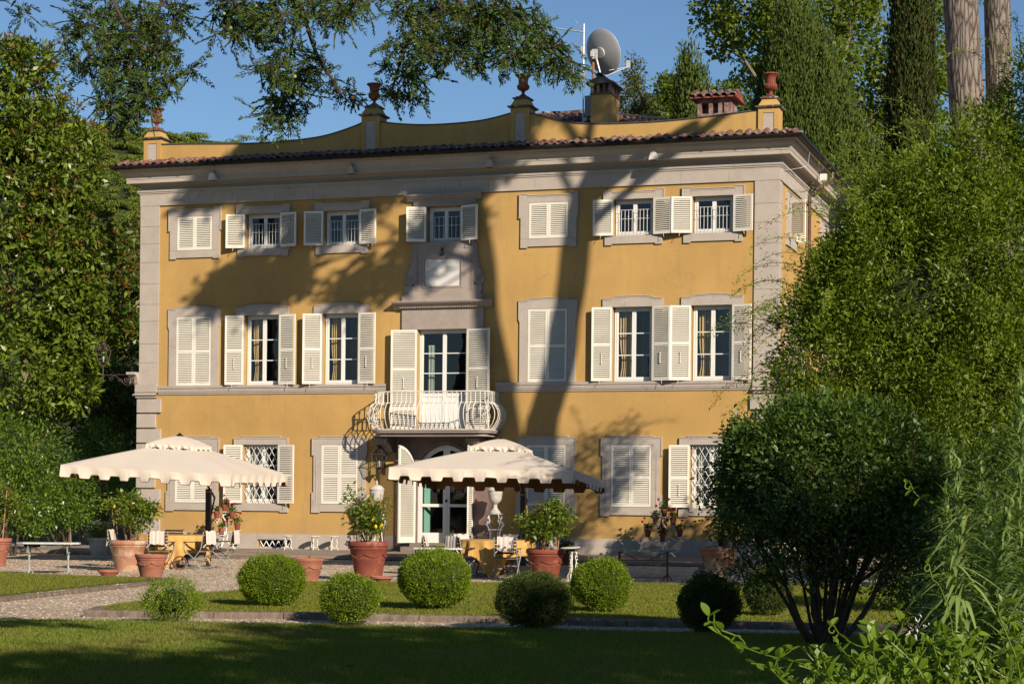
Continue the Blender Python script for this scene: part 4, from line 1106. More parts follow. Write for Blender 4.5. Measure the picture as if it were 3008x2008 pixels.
for a, b in ((ax0 + .12, acx - .10), (acx + .10, ax1 - .12)):
    for c, d in ((.45, 1.17), (1.255, 1.92), (2.005, 2.72)):
        obj('pane', MB().add([(a, y + .03, c), (b, y + .03, c), (b, y + .03, min(d, archz((a + b) / 2) - .15) if d > 2.5 else d), (a, y + .03, (2.3 if a < acx else min(d, 2.7)) if d > 2.5 else d)], [(0, 1, 2, 3)]), 'glass', door)
obj('lock', MB().box(acx - .03, acx + .03, y - .02, y, 1.30, 1.38), 'black', door)
m = MB().box(ax0 + .14, ax0 + .17, y + .12, y + .36, .2, 2.5)
m.v = [(ax0 + .14 + (v[0] - ax0 - .14) + (v[1] - y - .12) * .35, v[1], v[2]) for v in m.v]
obj('inner_shutter', m, 'mint', villa)
# outer leaves of the door: left swung back, right almost edge on; arched heads
def door_leaf(side):
    w = .80; h = 2.66; f, s = louvre(w, 1.90, [.34])
    f = MB(); st = .075; t = .02
    f.box(0, st, -t, t, 0, az - .17 if side < 0 else az - .17); f.box(w - st, w, -t, t, 0, h)
    f.box(st, w - st, -t, t, 0, .16)
    # curved head from the low hinge side up to the meeting stile
    n = 10; pa = []
    for k in range(n + 1):
        x = (w) * k / n; z = az - .17 + math.sqrt(max(0, ar ** 2 - (ar - x) ** 2)) * .97
        pa.append((x, z))
    for (x0, z0), (x1, z1) in zip(pa[:-1], pa[1:]):
        f.prism([(x0, z0 - .08), (x1, z1 - .08), (x1, z1), (x0, z0)], -t - .001, t + .001)
    s = MB(); z = .17
    while z < h - .1:
        x0 = st
        if z > az - .25:
            q = (z - az + .25) / .97; x0 = max(st, ar - math.sqrt(max(0, ar ** 2 - q * q)) + .02)
        if x0 < w - st - .05: 
            hh = .034; c, q2 = math.cos(R(50)), math.sin(R(50)); th = .005; zc = z + .025
            s.prism([(-hh * c - th * q2, zc - hh * q2 + th * c), (-hh * c + th * q2, zc - hh * q2 - th * c), (hh * c + th * q2, zc + hh * q2 - th * c), (hh * c - th * q2, zc + hh * q2 + th * c)], x0, w - st, 'x')
        z += .0575
    return f, s
for side, hx, ang in ((-1, ax0 + .0, R(104)), (1, ax1 - .0, R(100))):
    f, s = door_leaf(side)
    o = bpy.data.objects.new('shutter', mesh('shutter', f, 'cream')); o.location = (hx, -.10, .17)
    if side > 0: o.scale = (-1, 1, 1); o.rotation_euler = (0, 0, ang)
    else: o.rotation_euler = (0, 0, -ang)
    link(o, villa); o['label'] = 'tall arched leaf of the main door'
    q = obj('slats', s, 'cream', o); q['kind'] = 'stuff'
obj('doorstep', MB().box(8.45, 10.6, -.55, .12, -.15, .06).box(8.62, 10.45, -.30, .12, .062, .168), 'paving', villa)

# chimneys
ch = MB(); ch.box(12.95, 13.53, 2.5, 3.5, 11.5, 12.96)
ch1 = obj('chimney', ch, 'plaster', villa)
m = MB(); m.box(12.92, 13.56, 2.47, 3.53, 12.961, 12.99)
for x in (12.94, 13.12, 13.30, 13.46):
    for y in (2.49, 2.80, 3.12, 3.42): m.box(x, x + (.08 if x < 13.4 else .08), y, y + .09, 12.99, 13.25)
m.box(13.0, 13.48, 2.6, 3.4, 12.99, 13.0)
obj('chimney_vent', m, 'brick', ch1)
m = MB().prism([(12.82, 13.25), (13.66, 13.25), (13.66, 13.285), (13.24, 13.47), (12.82, 13.285)], 2.38, 3.62)
obj('chimney_roof', m, 'lichen', ch1)
for k in range(4): tile(13.24, 2.32 + k * .32, 13.455, 0, .03, 'ridge_tile', 1.05, ch1)
ch = MB()
X0, X1, Y0, Y1 = 15.72, 16.70, 4.0, 4.9
ch.box(X0, X1, Y0, Y1, 11.4, 12.55)
for a, b in ((0, .22), (.33, .50), (.61, .78)): ch.box(X0 + (a if a == 0 else a - .0), X0 + (a + .11 if a == 0 else b - .06) + (.0), Y0, Y0 + .1, 12.551, 12.86)
ch.box(X0 + .89 - .11 + .0, X1, Y0, Y0 + .1, 12.551, 12.86)
ch.box(X0, X1, Y0, Y1, 12.861, 12.97); ch.box(X0, X0 + .1, Y0 + .101, Y1, 12.551, 12.86)
for a in (0.101, .40, .68): ch.box(X1 - .1, X1, Y0 + a, Y0 + a + .17, 12.551, 12.86)
ch.box(X0 + .11, X1 - .11, Y0 + .45, Y0 + .5, 12.551, 12.86)
ch2 = obj('chimney', ch, 'brick', villa)
m = MB().prism([(Y0 - .18, 12.972), (Y1 + .18, 12.972), (Y1 + .18, 13.01), ((Y0 + Y1) / 2, 13.25), (Y0 - .18, 13.01)], X0 - .18, X1 + .18, 'x')
obj('chimney_roof', m, 'terra', ch2)
pc = math.atan2(.24, .63)
for k in range(6):
    x = X0 - .12 + k * .235
    tile(x, Y0 - .22, 13.005, 0, pc, 'roof_tile', 1.0, ch2); tile(x, Y0 + .08, 13.12, 0, pc, 'roof_tile', 1.0, ch2)
# ------------------------------------------------------------------ GROUND
struct('ground', MB().add([(-2500, -1500, -.62), (2500, -1500, -.62), (2500, 2500, -.62), (-2500, 2500, -.62)], [(0, 1, 2, 3)]), 'soil')
m = MB()
rows = [(-70, -.36), (-9, -.36), (-2.2, -.27), (0.5, -.25), (22, -.22)]
for (ya, za), (yb, zb) in zip(rows[:-1], rows[1:]):
    xa = -14
    for i in range(6):
        a = xa + i * 9; b = a + 9
        m.add([(a, ya, za), (b, ya, za), (b, yb, zb), (a, yb, zb)], [(0, 1, 2, 3)])
struct('gravel', m, 'gravel')
def poly_lawn(name, pts, top=.03, dens=900, blade=(.022, .045), seed=1, mat_='grass', far=None):
    m = MB(); m.prism(pts, GZ - .03, GZ + top, 'z')
    o = struct(name, m, 'lawn')
    P = np.array(pts); x0, y0 = P.min(0); x1, y1 = P.max(0)
    n = int((x1 - x0) * (y1 - y0) * dens)
    q = rng.uniform((x0, y0), (x1, y1), (n, 2))
    inside = np.zeros(n, bool); j = len(P) - 1
    for i in range(len(P)):
        xi, yi = P[i]; xj, yj = P[j]
        c = ((yi > q[:, 1]) != (yj > q[:, 1])) & (q[:, 0] < (xj - xi) * (q[:, 1] - yi) / (yj - yi + 1e-12) + xi)
        inside ^= c; j = i
    q = q[inside]
    if far is not None: q = far(q)
    n = len(q)
    pos = np.column_stack([q, np.full(n, GZ + top - .004)])
    d = unit(np.column_stack([rng.normal(size=(n, 2)) * .55, np.ones(n)]))
    nr = unit(rng.normal(size=(n, 3)))
    V, F = leafgeo(pos, d, nr, rng.uniform(blade[0], blade[1], n) * 1.5, .009, .1)
    g = quads('grass', V, F, mat_, None, 'stuff'); tag(g, cat='grass')
    return o, g
def near(q):      # keep what the photograph can show
    rel = q - np.array([28.16, -51.24]); dep = rel @ np.array([-.3088, .9511]); lat = rel @ np.array([.9511, .3088])
    return q[(dep > 15.5) & (np.abs(lat) < dep * .29)]
fr = [(-6, -36), (6, -31.0), (12.96, -29.11), (13.85, -28.9), (15.52, -28.28), (17.79, -27.91), (20.03, -27.62), (20.89, -27.48), (22.84, -27.29), (24.9, -26.62), (27.1, -26.34), (40, -25), (40, -70), (-6, -70)]
_, g = poly_lawn('front_lawn', fr, dens=2300, far=near, mat_='grassdark')
g['label'] = 'short mown grass on the wide lawn in the foreground, mostly in shade'
bed = [(14.4, -27.0), (15.63, -26.62), (17.27, -26.12), (18.08, -26.1), (19.61, -25.8), (20.88, -25.85), (22.99, -25.45), (25.34, -25.15), (34, -24),
       (34, -9.5), (23.75, -10.7), (21.74, -11.17), (18.37, -12.07), (15.86, -13.42), (13.61, -14.43), (12.0, -15.23), (12.28, -17.43), (12.62, -19.36), (12.58, -20.86), (12.9, -23.31), (13.28, -25.27), (13.98, -26.3), (14.02, -26.85)]
_, g = poly_lawn('middle_lawn', bed, dens=900, far=near, blade=(.02, .035))
g['label'] = 'sunlit grass between the clipped box balls behind the kerb'
ll = [(-14, -12.6), (1.63, -13.92), (4.36, -14.09), (6.47, -14.8), (8.5, -15.22), (9.0, -15.35), (9.1, -16.65), (9.52, -19.93), (10.01, -22.9), (11.2, -27.2), (6, -29.2), (-14, -34)]
_, g = poly_lawn('left_lawn', ll, dens=700, far=near, blade=(.02, .035))
g['label'] = 'sunlit grass on the left lawn beside the pots'
# kerbs
def kerb_run(pts, w, h0, h1, step=.95):
    path = []
    L = [0]
    for a, b in zip(pts[:-1], pts[1:]): L.append(L[-1] + math.dist(a, b))
    n = max(1, int(L[-1] / step))
    def at(t):
        i = max(j for j in range(len(L)) if L[j] <= t + 1e-9); i = min(i, len(pts) - 2); u = (t - L[i]) / (L[i + 1] - L[i])
        return Vector((pts[i][0] + (pts[i + 1][0] - pts[i][0]) * u, pts[i][1] + (pts[i + 1][1] - pts[i][1]) * u, 0))
    root = bpy.data.objects.new('kerb', None); root['kind'] = 'structure'; link(root)
    for k in range(n):
        a = at(L[-1] * k / n); b = at(L[-1] * (k + 1) / n - .012); d = (b - a).normalized(); nn = Vector((-d.y, d.x, 0))
        m = MB(); s = 6; vs = []
        jit = rnd.uniform(-.012, .012)
        for p in (a, b):
            for (u, z) in ((0, h0), (0, h1 - .03), (.02, h1 - .008), (.05, h1), (w - .04, h1), (w, h1 - .02), (w, h0)):
                vs.append(p + nn * (u + jit) + Vector((0, 0, z + jit * .5 * (z > h0))))
        fs = [tuple(range(6, -1, -1)), tuple(range(7, 14))] + [(i, i + 1, 8 + i, 7 + i) for i in range(6)]
        m.add(vs, fs); obj('kerb_stone', m, 'kerb', root)
    return root
kerb_run([(13.75, -26.3), (13.78, -26.8), (14.15, -27.27), (15.63, -26.77), (17.27, -26.27), (18.08, -26.25), (19.61, -25.95), (20.88, -26.0), (22.99, -25.6), (25.34, -25.3), (34, -24.1)], .16, GZ - .05, GZ + .10)
kerb_run([(12.0, -28.9), (11.95, -28.43), (10.97, -24.4), (10.59, -21.72), (10.15, -18.55), (9.62, -16.33), (9.3, -15.5), (8.6, -15.25)][::1], .16, GZ - .05, GZ + .07)
# small loose stones lying on the gravel
n = 26000
q = rng.uniform((-8, -28.6), (30, -2.8), (n * 3, 2)); q = near(q)
def inpoly(q, pts):
    P = np.array(pts); ins = np.zeros(len(q), bool); j = len(P) - 1
    for i in range(len(P)):
        xi, yi = P[i]; xj, yj = P[j]
        ins ^= ((yi > q[:, 1]) != (yj > q[:, 1])) & (q[:, 0] < (xj - xi) * (q[:, 1] - yi) / (yj - yi + 1e-12) + xi); j = i
    return ins
q = q[~inpoly(q, bed) & ~inpoly(q, ll) & ~inpoly(q, fr)][:n]; n = len(q)
gz = np.where(q[:, 1] < -9, -.36, -.36 + (q[:, 1] + 9) / 6.8 * .09)
sz = rng.uniform(.010, .028, n)[:, None]
oct_ = np.array([(1, 0, 0), (0, 1, 0), (-1, 0, 0), (0, -1, 0), (0, 0, .6), (0, 0, -.3)])
A = rng.uniform(0, 6.28, n); ca, sa = np.cos(A)[:, None], np.sin(A)[:, None]
V = np.stack([oct_[:, 0] * ca - oct_[:, 1] * sa, oct_[:, 0] * sa + oct_[:, 1] * ca, np.broadcast_to(oct_[:, 2], (n, 6))], -1) * sz[:, :, None]
V = V + np.column_stack([q, gz])[:, None, :]
me = bpy.data.meshes.new('pebbles'); F3 = np.array([(0, 1, 4), (1, 2, 4), (2, 3, 4), (3, 0, 4)])
FF = (F3[None] + (np.arange(n) * 6)[:, None, None]).reshape(-1, 3)
me.vertices.add(n * 6); me.vertices.foreach_set('co', V.astype(np.float32).ravel()); me.loops.add(len(FF) * 3); me.loops.foreach_set('vertex_index', FF.astype(np.int32).ravel())
me.polygons.add(len(FF)); me.polygons.foreach_set('loop_start', np.arange(0, len(FF) * 3, 3, dtype=np.int32)); me.polygons.foreach_set('loop_total', np.full(len(FF), 3, np.int32)); me.update()
MT['pebble'] = leafmat('loose_pebble', [(0.58, 0.45, 0.32), (0.38, 0.27, 0.18), (0.68, 0.58, 0.45), (0.24, 0.16, 0.10), (0.50, 0.38, 0.26), (0.74, 0.66, 0.54)], .9, 0.0, .2)
me.materials.append(MT['pebble'])
po = link(bpy.data.objects.new('pebbles', me)); tag(po, 'loose pale pebbles strewn over the gravel of the paths and forecourt', 'gravel', kind='stuff')
# terrace
tr = bpy.data.objects.new('terrace', None); tr['kind'] = 'structure'; link(tr)
obj('bed', MB().prism([(-2.62, -.62), (-.005, -.62), (-.005, -.10), (-2.62, -.20)], -2.6, 22.5, 'x'), 'lichen', tr)
x = -2.6; k = 0
for r_ in range(3):
    x = -2.6 - r_ * .4
    y0 = -2.66 + r_ * .885; y1 = y0 + .875
    zt = lambda y: -.075 + y * .034
    while x < 22.5:
        L_ = rnd.uniform(1.1, 2.0); dz = rnd.uniform(-.008, .008)
        a, b = max(x, -2.64), min(x + L_, 22.55)
        if b - a > .1:
            m = MB(); vs = []
            za, zb = zt(y0) + dz, zt(y1) + dz
            m.add([(a, y0, za - .085), (b - .012, y0, za - .085), (b - .012, y1, zb - .085), (a, y1, zb - .085), (a, y0, za), (b - .012, y0, za), (b - .012, y1, zb), (a, y1, zb)],
                  [(0, 3, 2, 1), (4, 5, 6, 7), (0, 1, 5, 4), (1, 2, 6, 5), (2, 3, 7, 6), (3, 0, 4, 7)])
            obj('paving_slab', m, 'paving', tr)
        x += L_
obj('step_stone', MB().box(2.7, 5.0, -3.35, -2.68, -.45, -.20), 'kerb', tr, bevel=.02)

# ------------------------------------------------------------------ PARASOLS
def parasol(FR, a, b, label, mast):
    FR, a, b = Vector(FR), Vector(a), Vector(b)
    c = FR - a / 2 + b / 2
    root = thing('cantilever_parasol', label, 'parasol', (mast[0], mast[1], GZ), 0, 'cream cantilever parasols over the garden tables')
    O = Vector((mast[0], mast[1], GZ))
    an, bn = a.normalized(), b.normalized(); up = an.cross(bn)
    if up.z < 0: up = -up
    H = .72; s = a.length / 2
    def P(u, v, h): return c + an * (u * s) + bn * (v * s) + up * h - O
    def roof_piece(size, h_edge, h_top, vent, val, nsc, sag, cv=.015):
        m = MB(); N = 12; vs = []; fs = []
        def hgt(u, v):
            q = max(abs(u), abs(v)) / size
            if q < 1e-6: return h_top
            # ribs run to the corners and mid sides; the cloth sags slightly between
            ang = math.atan2(v, u); sagk = abs(math.sin(ang * 4)) 
            return h_top + (h_edge - h_top) * q - sag * sagk * q * (1 - q * .3) + cv * math.sin(math.pi * q)
        rings = [vent + (size - vent) * (i / N) for i in range(N + 1)]
        per = []
        K = 16
        for q in rings:
            row = []
            for side in range(4):
                for k in range(K):
                    t = -1 + 2 * k / K
                    u, v = [(t, -1), (1, t), (-t, 1), (-1, -t)][side]
                    row.append((u * q, v * q))
            per.append(row)
        n = 4 * K
        for row in per:
            for u, v in row: vs.append(P(u, v, hgt(u, v)))
        for i in range(N):
            for k in range(n): fs.append((i * n + k, i * n + (k + 1) % n, (i + 1) * n + (k + 1) % n, (i + 1) * n + k))
        if vent == 0: pass
        m.add(vs, fs)
        # valance with rounded battlement scallops
        vv = MB(); pp = MB()
        for side in range(4):
            prof = []
            M_ = nsc * 2 + 1
            steps = 160
            for k in range(steps + 1):
                t = -1 + 2 * k / steps
                ph = (k / steps) * M_
                cell = int(min(ph, M_ - 1e-6)); f = ph - cell
                low = (cell % 2 == 0)
                # flap or notch with small rounding
                e = min(f, 1 - f) * 2
                d = val if low else val * .66
                rnd_ = val * .06 * max(0, 1 - e / .22)
                d = d - rnd_ if low else d + rnd_
                prof.append((t, d))
            top = []; bot = []
            for t, d in prof:
                u, v = [(t, -1), (1, t), (-t, 1), (-1, -t)][side]
                h = hgt(u * size, v * size)
                wav = .016 * math.sin(t * 23 + side) * 1.0
                nu, nv = [(0, -1), (1, 0), (0, 1), (-1, 0)][side]
                top.append(P(u * size, v * size, h)); bot.append(P(u * size + nu * (wav + .006), v * size + nv * (wav + .006), h - d))
            i0 = len(vv.v); vv.add(top + bot, [(i, i + 1, len(top) + i + 1, len(top) + i) for i in range(len(top) - 1)])
            pp.tube(bot, .010, 3)
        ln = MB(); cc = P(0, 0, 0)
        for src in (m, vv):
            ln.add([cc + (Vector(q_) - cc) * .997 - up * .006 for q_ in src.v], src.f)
        return m, vv, pp, ln
    rf, vl, pg, ln = roof_piece(1.0, 0, H, .22, .30, 8, .02)
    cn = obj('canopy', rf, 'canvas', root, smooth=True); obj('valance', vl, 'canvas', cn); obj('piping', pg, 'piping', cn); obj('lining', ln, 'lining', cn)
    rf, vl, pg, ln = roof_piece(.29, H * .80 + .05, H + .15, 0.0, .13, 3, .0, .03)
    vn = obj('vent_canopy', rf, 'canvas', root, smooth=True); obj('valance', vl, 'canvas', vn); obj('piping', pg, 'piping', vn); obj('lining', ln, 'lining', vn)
    obj('finial', MB().lathe([(.0, -.02), (.09, -.02), (.10, .0), (.05, .03), (.03, .06), (0.0, .07)], tuple(P(0, 0, H + .15)), 10), 'black', root)
    for u, v in ((1, 1), (1, 0), (1, -1), (0, 1), (0, -1), (-1, 1), (-1, 0), (-1, -1)):
        obj('rib', MB().bar(P(0, 0, H - .16), P(u * .96, v * .96, -.07), .022), 'black', root)
    hub = P(0, 0, H - .12); top = Vector((0, 0, 2.52)) 
    obj('hub', MB().tube([P(0, 0, H + .08), P(0, 0, H - .30)], .05, 8), 'black', root)
    # mast, boom and strut
    obj('mast', MB().box(-.065, .065, -.05, .05, 0.02, 1.95), 'black', root)
    obj('mast_band', MB().box(-.068, .068, -.053, .053, 1.85, 1.89), 'cane', root)
    k = (Vector((hub.x, hub.y, 0)) - Vector((0, 0, 0))).normalized()
    el = Vector((0, 0, 0)) - k * .30 + Vector((0, 0, 1.72))
    obj('boom', MB().bar(el, P(0, 0, H - .02) * .0 + Vector((hub.x * .30, hub.y * .30, 2.35)), .05).bar(Vector((hub.x * .30, hub.y * .30, 2.35)), P(0, 0, H - .02), .05), 'black', root)
    obj('strut', MB().bar(el, (0.0, 0, .95), .035), 'black', root)
    bsm = MB(); bsm.box(-.55, .55, -.06, .06, 0.0, .05); bsm.box(-.06, .06, -.55, -.061, 0.0, .05); bsm.box(-.06, .06, .061, .55, 0.0, .05)
    obj('cross_base', bsm, 'black', root)
    return root
parasol((7.168, -8.512, 1.914), (4.367, .521, -.211), (-.518, 4.369, .074), 'wide cream parasol with a scalloped edge over the left garden table', (4.88, -5.18))
parasol((15.608, -8.034, 2.048), (4.378, .445, -.061), (-.447, 4.374, -.174), 'wide cream parasol with a scalloped edge in front of the main door', (13.14, -4.07))

# ------------------------------------------------------------------ TABLES, CLOTHS, CHAIRS
def round_table(x, y, lab, clab, R_=.86, zt=.79, ph=0.0, drop=.30, corner=.42, rot=.0):
    z0 = GZ
    t = thing('round_garden_table', lab, 'table', (x, y, z0), 0, 'round tables under the parasols')
    obj('tabletop', MB().lathe([(.0, 0), (R_ - .02, 0), (R_ - .01, .012), (R_ - .02, .024), (0, .024)], (0, 0, zt - .03), 28), 'darkwood', t)
    for k in range(4):
        a = math.pi / 4 + k * math.pi / 2
        obj('leg', MB().tube([(math.cos(a) * .50, math.sin(a) * .50, zt - .03), (math.cos(a) * .38, math.sin(a) * .38, .4), (math.cos(a) * .50, math.sin(a) * .50, 0.01)], .018, 6), 'redrust', t)
    m = MB(); na = 144; rr = [0, .2, .5, .75, .95, 1.0]; vs = []; fs = []
    def hem(a):
        q = abs(math.cos(2 * (a - ph))) ** 5
        return drop + corner * q
    for r in rr:
        for k in range(na):
            a = 2 * math.pi * k / na
            vs.append((math.cos(a) * (R_ + .008) * r, math.sin(a) * (R_ + .008) * r, zt + .004 - (.004 if r == 1 else 0)))
    nd = 8
    for j in range(1, nd + 1):
        for k in range(na):
            a = 2 * math.pi * k / na; h = hem(a) * j / nd
            amp = .055 * (j / nd) ** .8
            q = R_ + .012 + amp * (math.sin(a * 17 + ph * 3) + .5 * math.sin(a * 29 + 1.3) * .8) + .03 * (j / nd) - .10 * (hem(a) - drop) * (j / nd)
            vs.append((math.cos(a) * q, math.sin(a) * q, zt - h))
    for j in range(len(rr) + nd - 1):
        for k in range(na): fs.append((j * na + k, j * na + (k + 1) % na, (j + 1) * na + (k + 1) % na, (j + 1) * na + k))
    o = obj('tablecloth', m.add(vs, fs), 'cloth', loc=(x, y, z0), rz=rot, smooth=True)
    tag(o, clab, 'tablecloth')
    return t
TL = (5.59, -8.63); TRt = (14.22, -9.48)
round_table(*TL, 'round table under the left parasol, almost hidden by its yellow cloth', 'yellow tablecloth on the left table, behind the big lemon pot', .92, .80, math.pi * -.36, .42, .40)
round_table(*TRt, 'round table under the right parasol, hidden by its yellow cloth', 'yellow tablecloth with one long hanging corner on the table before the door', .88, .82, math.pi * -.42, .34, .52)

def sweep_pts(pts, k=4): return smooth_path(pts, k)
slat_back = mesh('slat', MB().box(-.235, .235, -.008, .008, -.022, .022), 'darkwood')
slat_seat = mesh('slat', MB().box(-.235, .235, -.024, .024, -.007, .007), 'darkwood')
def make_chair(pad=True):
    t = thing('folding_armchair', 'x', 'chair')
    fm = MB()
    for s in (-.245, .245):
        fm.tube(sweep_pts([(s, -.30, .90), (s, -.25, .62), (s, -.20, .46), (s, -.02, .27), (s, .16, .13), (s, .25, 0.0)], 3), .011, 5)
        fm.tube(sweep_pts([(s * 1.08, .24, .64), (s * 1.08, .27, .50), (s * 1.06, .20, .42), (s * 1.04, .0, .27), (s * 1.03, -.17, .12), (s * 1.02, -.25, 0.0)], 3), .011, 5)
    fm.bar((-.245, .2, .43), (.245, .2, .43), .014); fm.bar((-.245, -.2, .43), (.245, -.2, .43), .014)
    fm.bar((-.245, -.02, .27), (.245, -.02, .27), .014); fm.bar((-.25, -.22, .06), (.25, -.22, .06), .014)
    fm.bar((-.245, .22, .05), (.245, .22, .05), .014); fm.bar((-.25, -.285, .82), (.25, -.285, .82), .012)
    obj('frame', fm, 'greyiron', t, smooth=True)
    for k in range(5):
        o = bpy.data.objects.new('slat', slat_back); z = .86 - k * .075; o.location = (0, -.29 + k * .014, z); o.rotation_euler = (R(-10), 0, 0); link(o, t)
    for k in range(7):
        o = bpy.data.objects.new('slat', slat_seat); o.location = (0, -.19 + k * .064, .45); link(o, t)
    for s in (-.262, .262):
        obj('armrest', MB().box(s - .022, s + .022, -.24, .0, .645, .665).box(s - .022, s + .022, .001, .27, .640, .66), 'darkwood', t)
    if pad:
        m = MB(); vs = []
        n, h = 12, 12
        for j in range(h + 1):
            for k in range(n + 1):
                u = k / n - .5; v = j / h
                if j < 5: y = -.335 + .03 * v; z = .60 + .30 * (j / 5)
                elif j == 5: y = -.31; z = .915
                else: y = -.265 + .06 * (j - 5) / 7; z = .90 - .30 * (j - 5) / 7
                vs.append((u * .36, y + .008 * math.sin(k * 1.9), z + .012 * math.sin(k * 1.1)))
        m.add(vs, [(j * (n + 1) + k, j * (n + 1) + k + 1, (j + 1) * (n + 1) + k + 1, (j + 1) * (n + 1) + k) for j in range(h) for k in range(n)])
        c = obj('back_pad', m, 'cushion', t, smooth=True)
        obj('tie', MB().tube([(-.18, -.325, .60), (-.26, -.31, .52)], .014, 4).tube([(.18, -.325, .60), (.26, -.31, .52)], .014, 4), 'cushion', c)
    return t
chA = make_chair(True); chB = make_chair(False)
usedA = usedB = False
def place_chair(x, y, face, label, pad=True):
    """face: world direction (degrees) the sitter looks to"""
    global usedA, usedB
    src = chA if pad else chB
    if pad and not usedA: o = src; usedA = True
    elif (not pad) and not usedB: o = src; usedB = True
    else: o = copy_tree(src)
    o.location = (x, y, GZ + (.0 if y < -9 else (y + 9) / 6.8 * .09)); o.rotation_euler = (0, 0, R(face - 90))
    o['label'] = label; o['category'] = 'chair'; o['group'] = 'folding garden chairs round the tables'
    return o
place_chair(5.93, -9.72, 103, 'folding slat chair with cream pad seen from behind at the left table')
place_chair(6.62, -9.05, 168, 'folding slat chair in profile at the right side of the left table')
place_chair(6.95, -8.45, 186, 'second folding chair overlapping the profile chair, right of the left table')
place_chair(5.0, -7.43, -75, 'dark slat chair without a pad on the far side of the left table', False)
place_chair(4.48, -8.95, 10, 'folding chair with cream pad left of the left table, behind the lemon pot')
place_chair(14.80, -10.42, 100, 'folding slat chair seen from behind at the near side of the right table')
place_chair(13.72, -10.35, 62, 'folding slat chair turned three quarters away at the near left of the right table')
place_chair(12.86, -9.60, 12, 'folding chair in profile at the left end of the right table')
place_chair(13.15, -8.55, -55, 'folding chair with cream pad on the far side of the right table, towards the door')
place_chair(14.1, -8.25, -85, 'folding chair with cream pad on the far side of the right table, nearer the mast')
place_chair(15.30, -9.6, 165, 'folding chair half hidden behind the rightmost big lemon pot')

def iron_table(x, y, L, W, h, rz, label, legs, top, legm, barm, name='iron_garden_table', hexa=True):
    t = thing(name, label, 'table', (x, y, GZ), rz)
    c = .16 if hexa else .02
    poly = [(-L / 2 + c, -W / 2), (L / 2 - c, -W / 2), (L / 2, -W / 2 + c * .9), (L / 2, W / 2 - c * .9), (L / 2 - c, W / 2), (-L / 2 + c, W / 2), (-L / 2, W / 2 - c * .9), (-L / 2, -W / 2 + c * .9)]
    obj('tabletop', MB().prism(poly, h - .035, h, 'z'), top, t, bevel=.006)
    for s in (-1, 1):
        xx = s * legs
        m = MB()
        m.lathe([(.032, .05), (.024, .09), (.028, .14), (.018, .2), (.022, .36), (.03, .40), (.024, .43)], (xx, 0, 0), 8)
        for q in (-1, 1):
            m.tube(smooth_path([(xx, 0, .42), (xx, q * .06, .46), (xx, q * .13, .47), (xx, q * .15, .54), (xx, q * .20, h - .035)], 3), .016, 5)
            m.tube(smooth_path([(xx, 0, .12), (xx, q * .06, .10), (xx, q * .13, .05), (xx, q * .17, .0)], 3), .016, 5)
            m.tube(smooth_path([(xx, 0, .12), (xx + q * .06, 0, .09), (xx + q * .10, 0, .0)], 3), .013, 5)
        obj('leg', m, legm, t, smooth=True)
    m = MB().bar((-legs, 0, .44), (legs, 0, .44), .014); m.bar((-legs, 0, .07), (legs, 0, .07), .014)
    m.bar((-legs, 0, h - .04), (-legs * .2, 0, .44), .012); m.bar((legs, 0, h - .04), (legs * .2, 0, .44), .012)
    obj('stretcher', m, barm, t)
    return t
iron_table(5.45, -13.90, 1.34, .56, .70, R(22), 'white topped table on grey cast iron legs, left of the large lemon pot', .42, 'marble', 'greyiron', 'rustiron')
iron_table(13.61, -11.75, 1.18, .5, .68, R(12), 'slim pale topped table behind the largest box ball, in front of the right table', .40, 'marble', 'rustiron', 'rustiron')
iron_table(17.78, -10.02, 1.36, .5, .67, R(10), 'mossy topped table on red rusted iron legs in the shade right of the pedestal', .52, 'mossy', 'redrust', 'redrust')

# small white pedestal and the three stools
t = thing('pedestal_stand', 'white openwork cast iron pedestal with round top, beside the rightmost red pot', 'stand', (16.89, -12.43, GZ))
obj('top', MB().lathe([(0, 0), (.17, 0), (.205, .008), (.205, .018), (.0, .02)], (0, 0, .735), 24), 'iron_white', t).rotation_euler = (R(4), R(-3), 0)
obj('stem', MB().tube([(0, 0, .63), (0, 0, .74)], .018, 6), 'rustiron', t)
for k in range(3):
    a = k * 2.094 + .5; m = MB()
    def pp_(r, z): return (r * math.cos(a), r * math.sin(a), z)
    m.tube([pp_(r, z) for r, z in smooth_path([(.045, .66), (.075, .62), (.05, .55), (.07, .45), (.055, .33), (.09, .25), (.15, .17), (.17, .09), (.12, .04), (.17, .0)], 4)], .013, 5)
    for r, z in ((.07, .64), (.075, .56), (.08, .50), (.075, .42), (.08, .36), (.09, .30)): m.ball(pp_(r + .01, z), .017, 6, 4)
    q = [pp_(.10 + .045 * math.cos(w_), .12 + .06 * math.sin(w_)) for w_ in np.linspace(0, 6.28, 12)]
    m.tube(q, .009, 4)
    obj('leg', m, 'iron_white', t, smooth=True)
def stool(x, y, lab):
    t = thing('iron_stool', lab, 'stool', (x, y, -.09), rnd.uniform(0, 1), 'small white stools against the plinth')
    obj('seat', MB().lathe([(0, 0), (.14, 0), (.155, .008), (.15, .02), (0, .022)], (0, 0, .385), 20), 'iron_white', t)
    for k in range(3):
        a = k * 2.094; m = MB()
        m.tube([(r * math.cos(a), r * math.sin(a), z) for r, z in smooth_path([(.09, .385), (.085, .32), (.11, .22), (.09, .12), (.12, .05), (.15, 0)], 3)], .012, 5)
        m.ball((.10 * math.cos(a), .10 * math.sin(a), .24), .02, 6, 4); obj('leg', m, 'iron_white', t, smooth=True)
    obj('ring', MB().tube([(.10 * math.cos(w_), .10 * math.sin(w_), .08) for w_ in np.linspace(0, 6.28, 14)], .008, 4), 'iron_white', t)
stool(4.97, -.42, 'small white iron stool closest to the cellar grille')
stool(5.79, -.42, 'small white iron stool between the two others by the plinth')
stool(6.38, -.42, 'small white iron stool nearest the front door, behind the lemon pot')

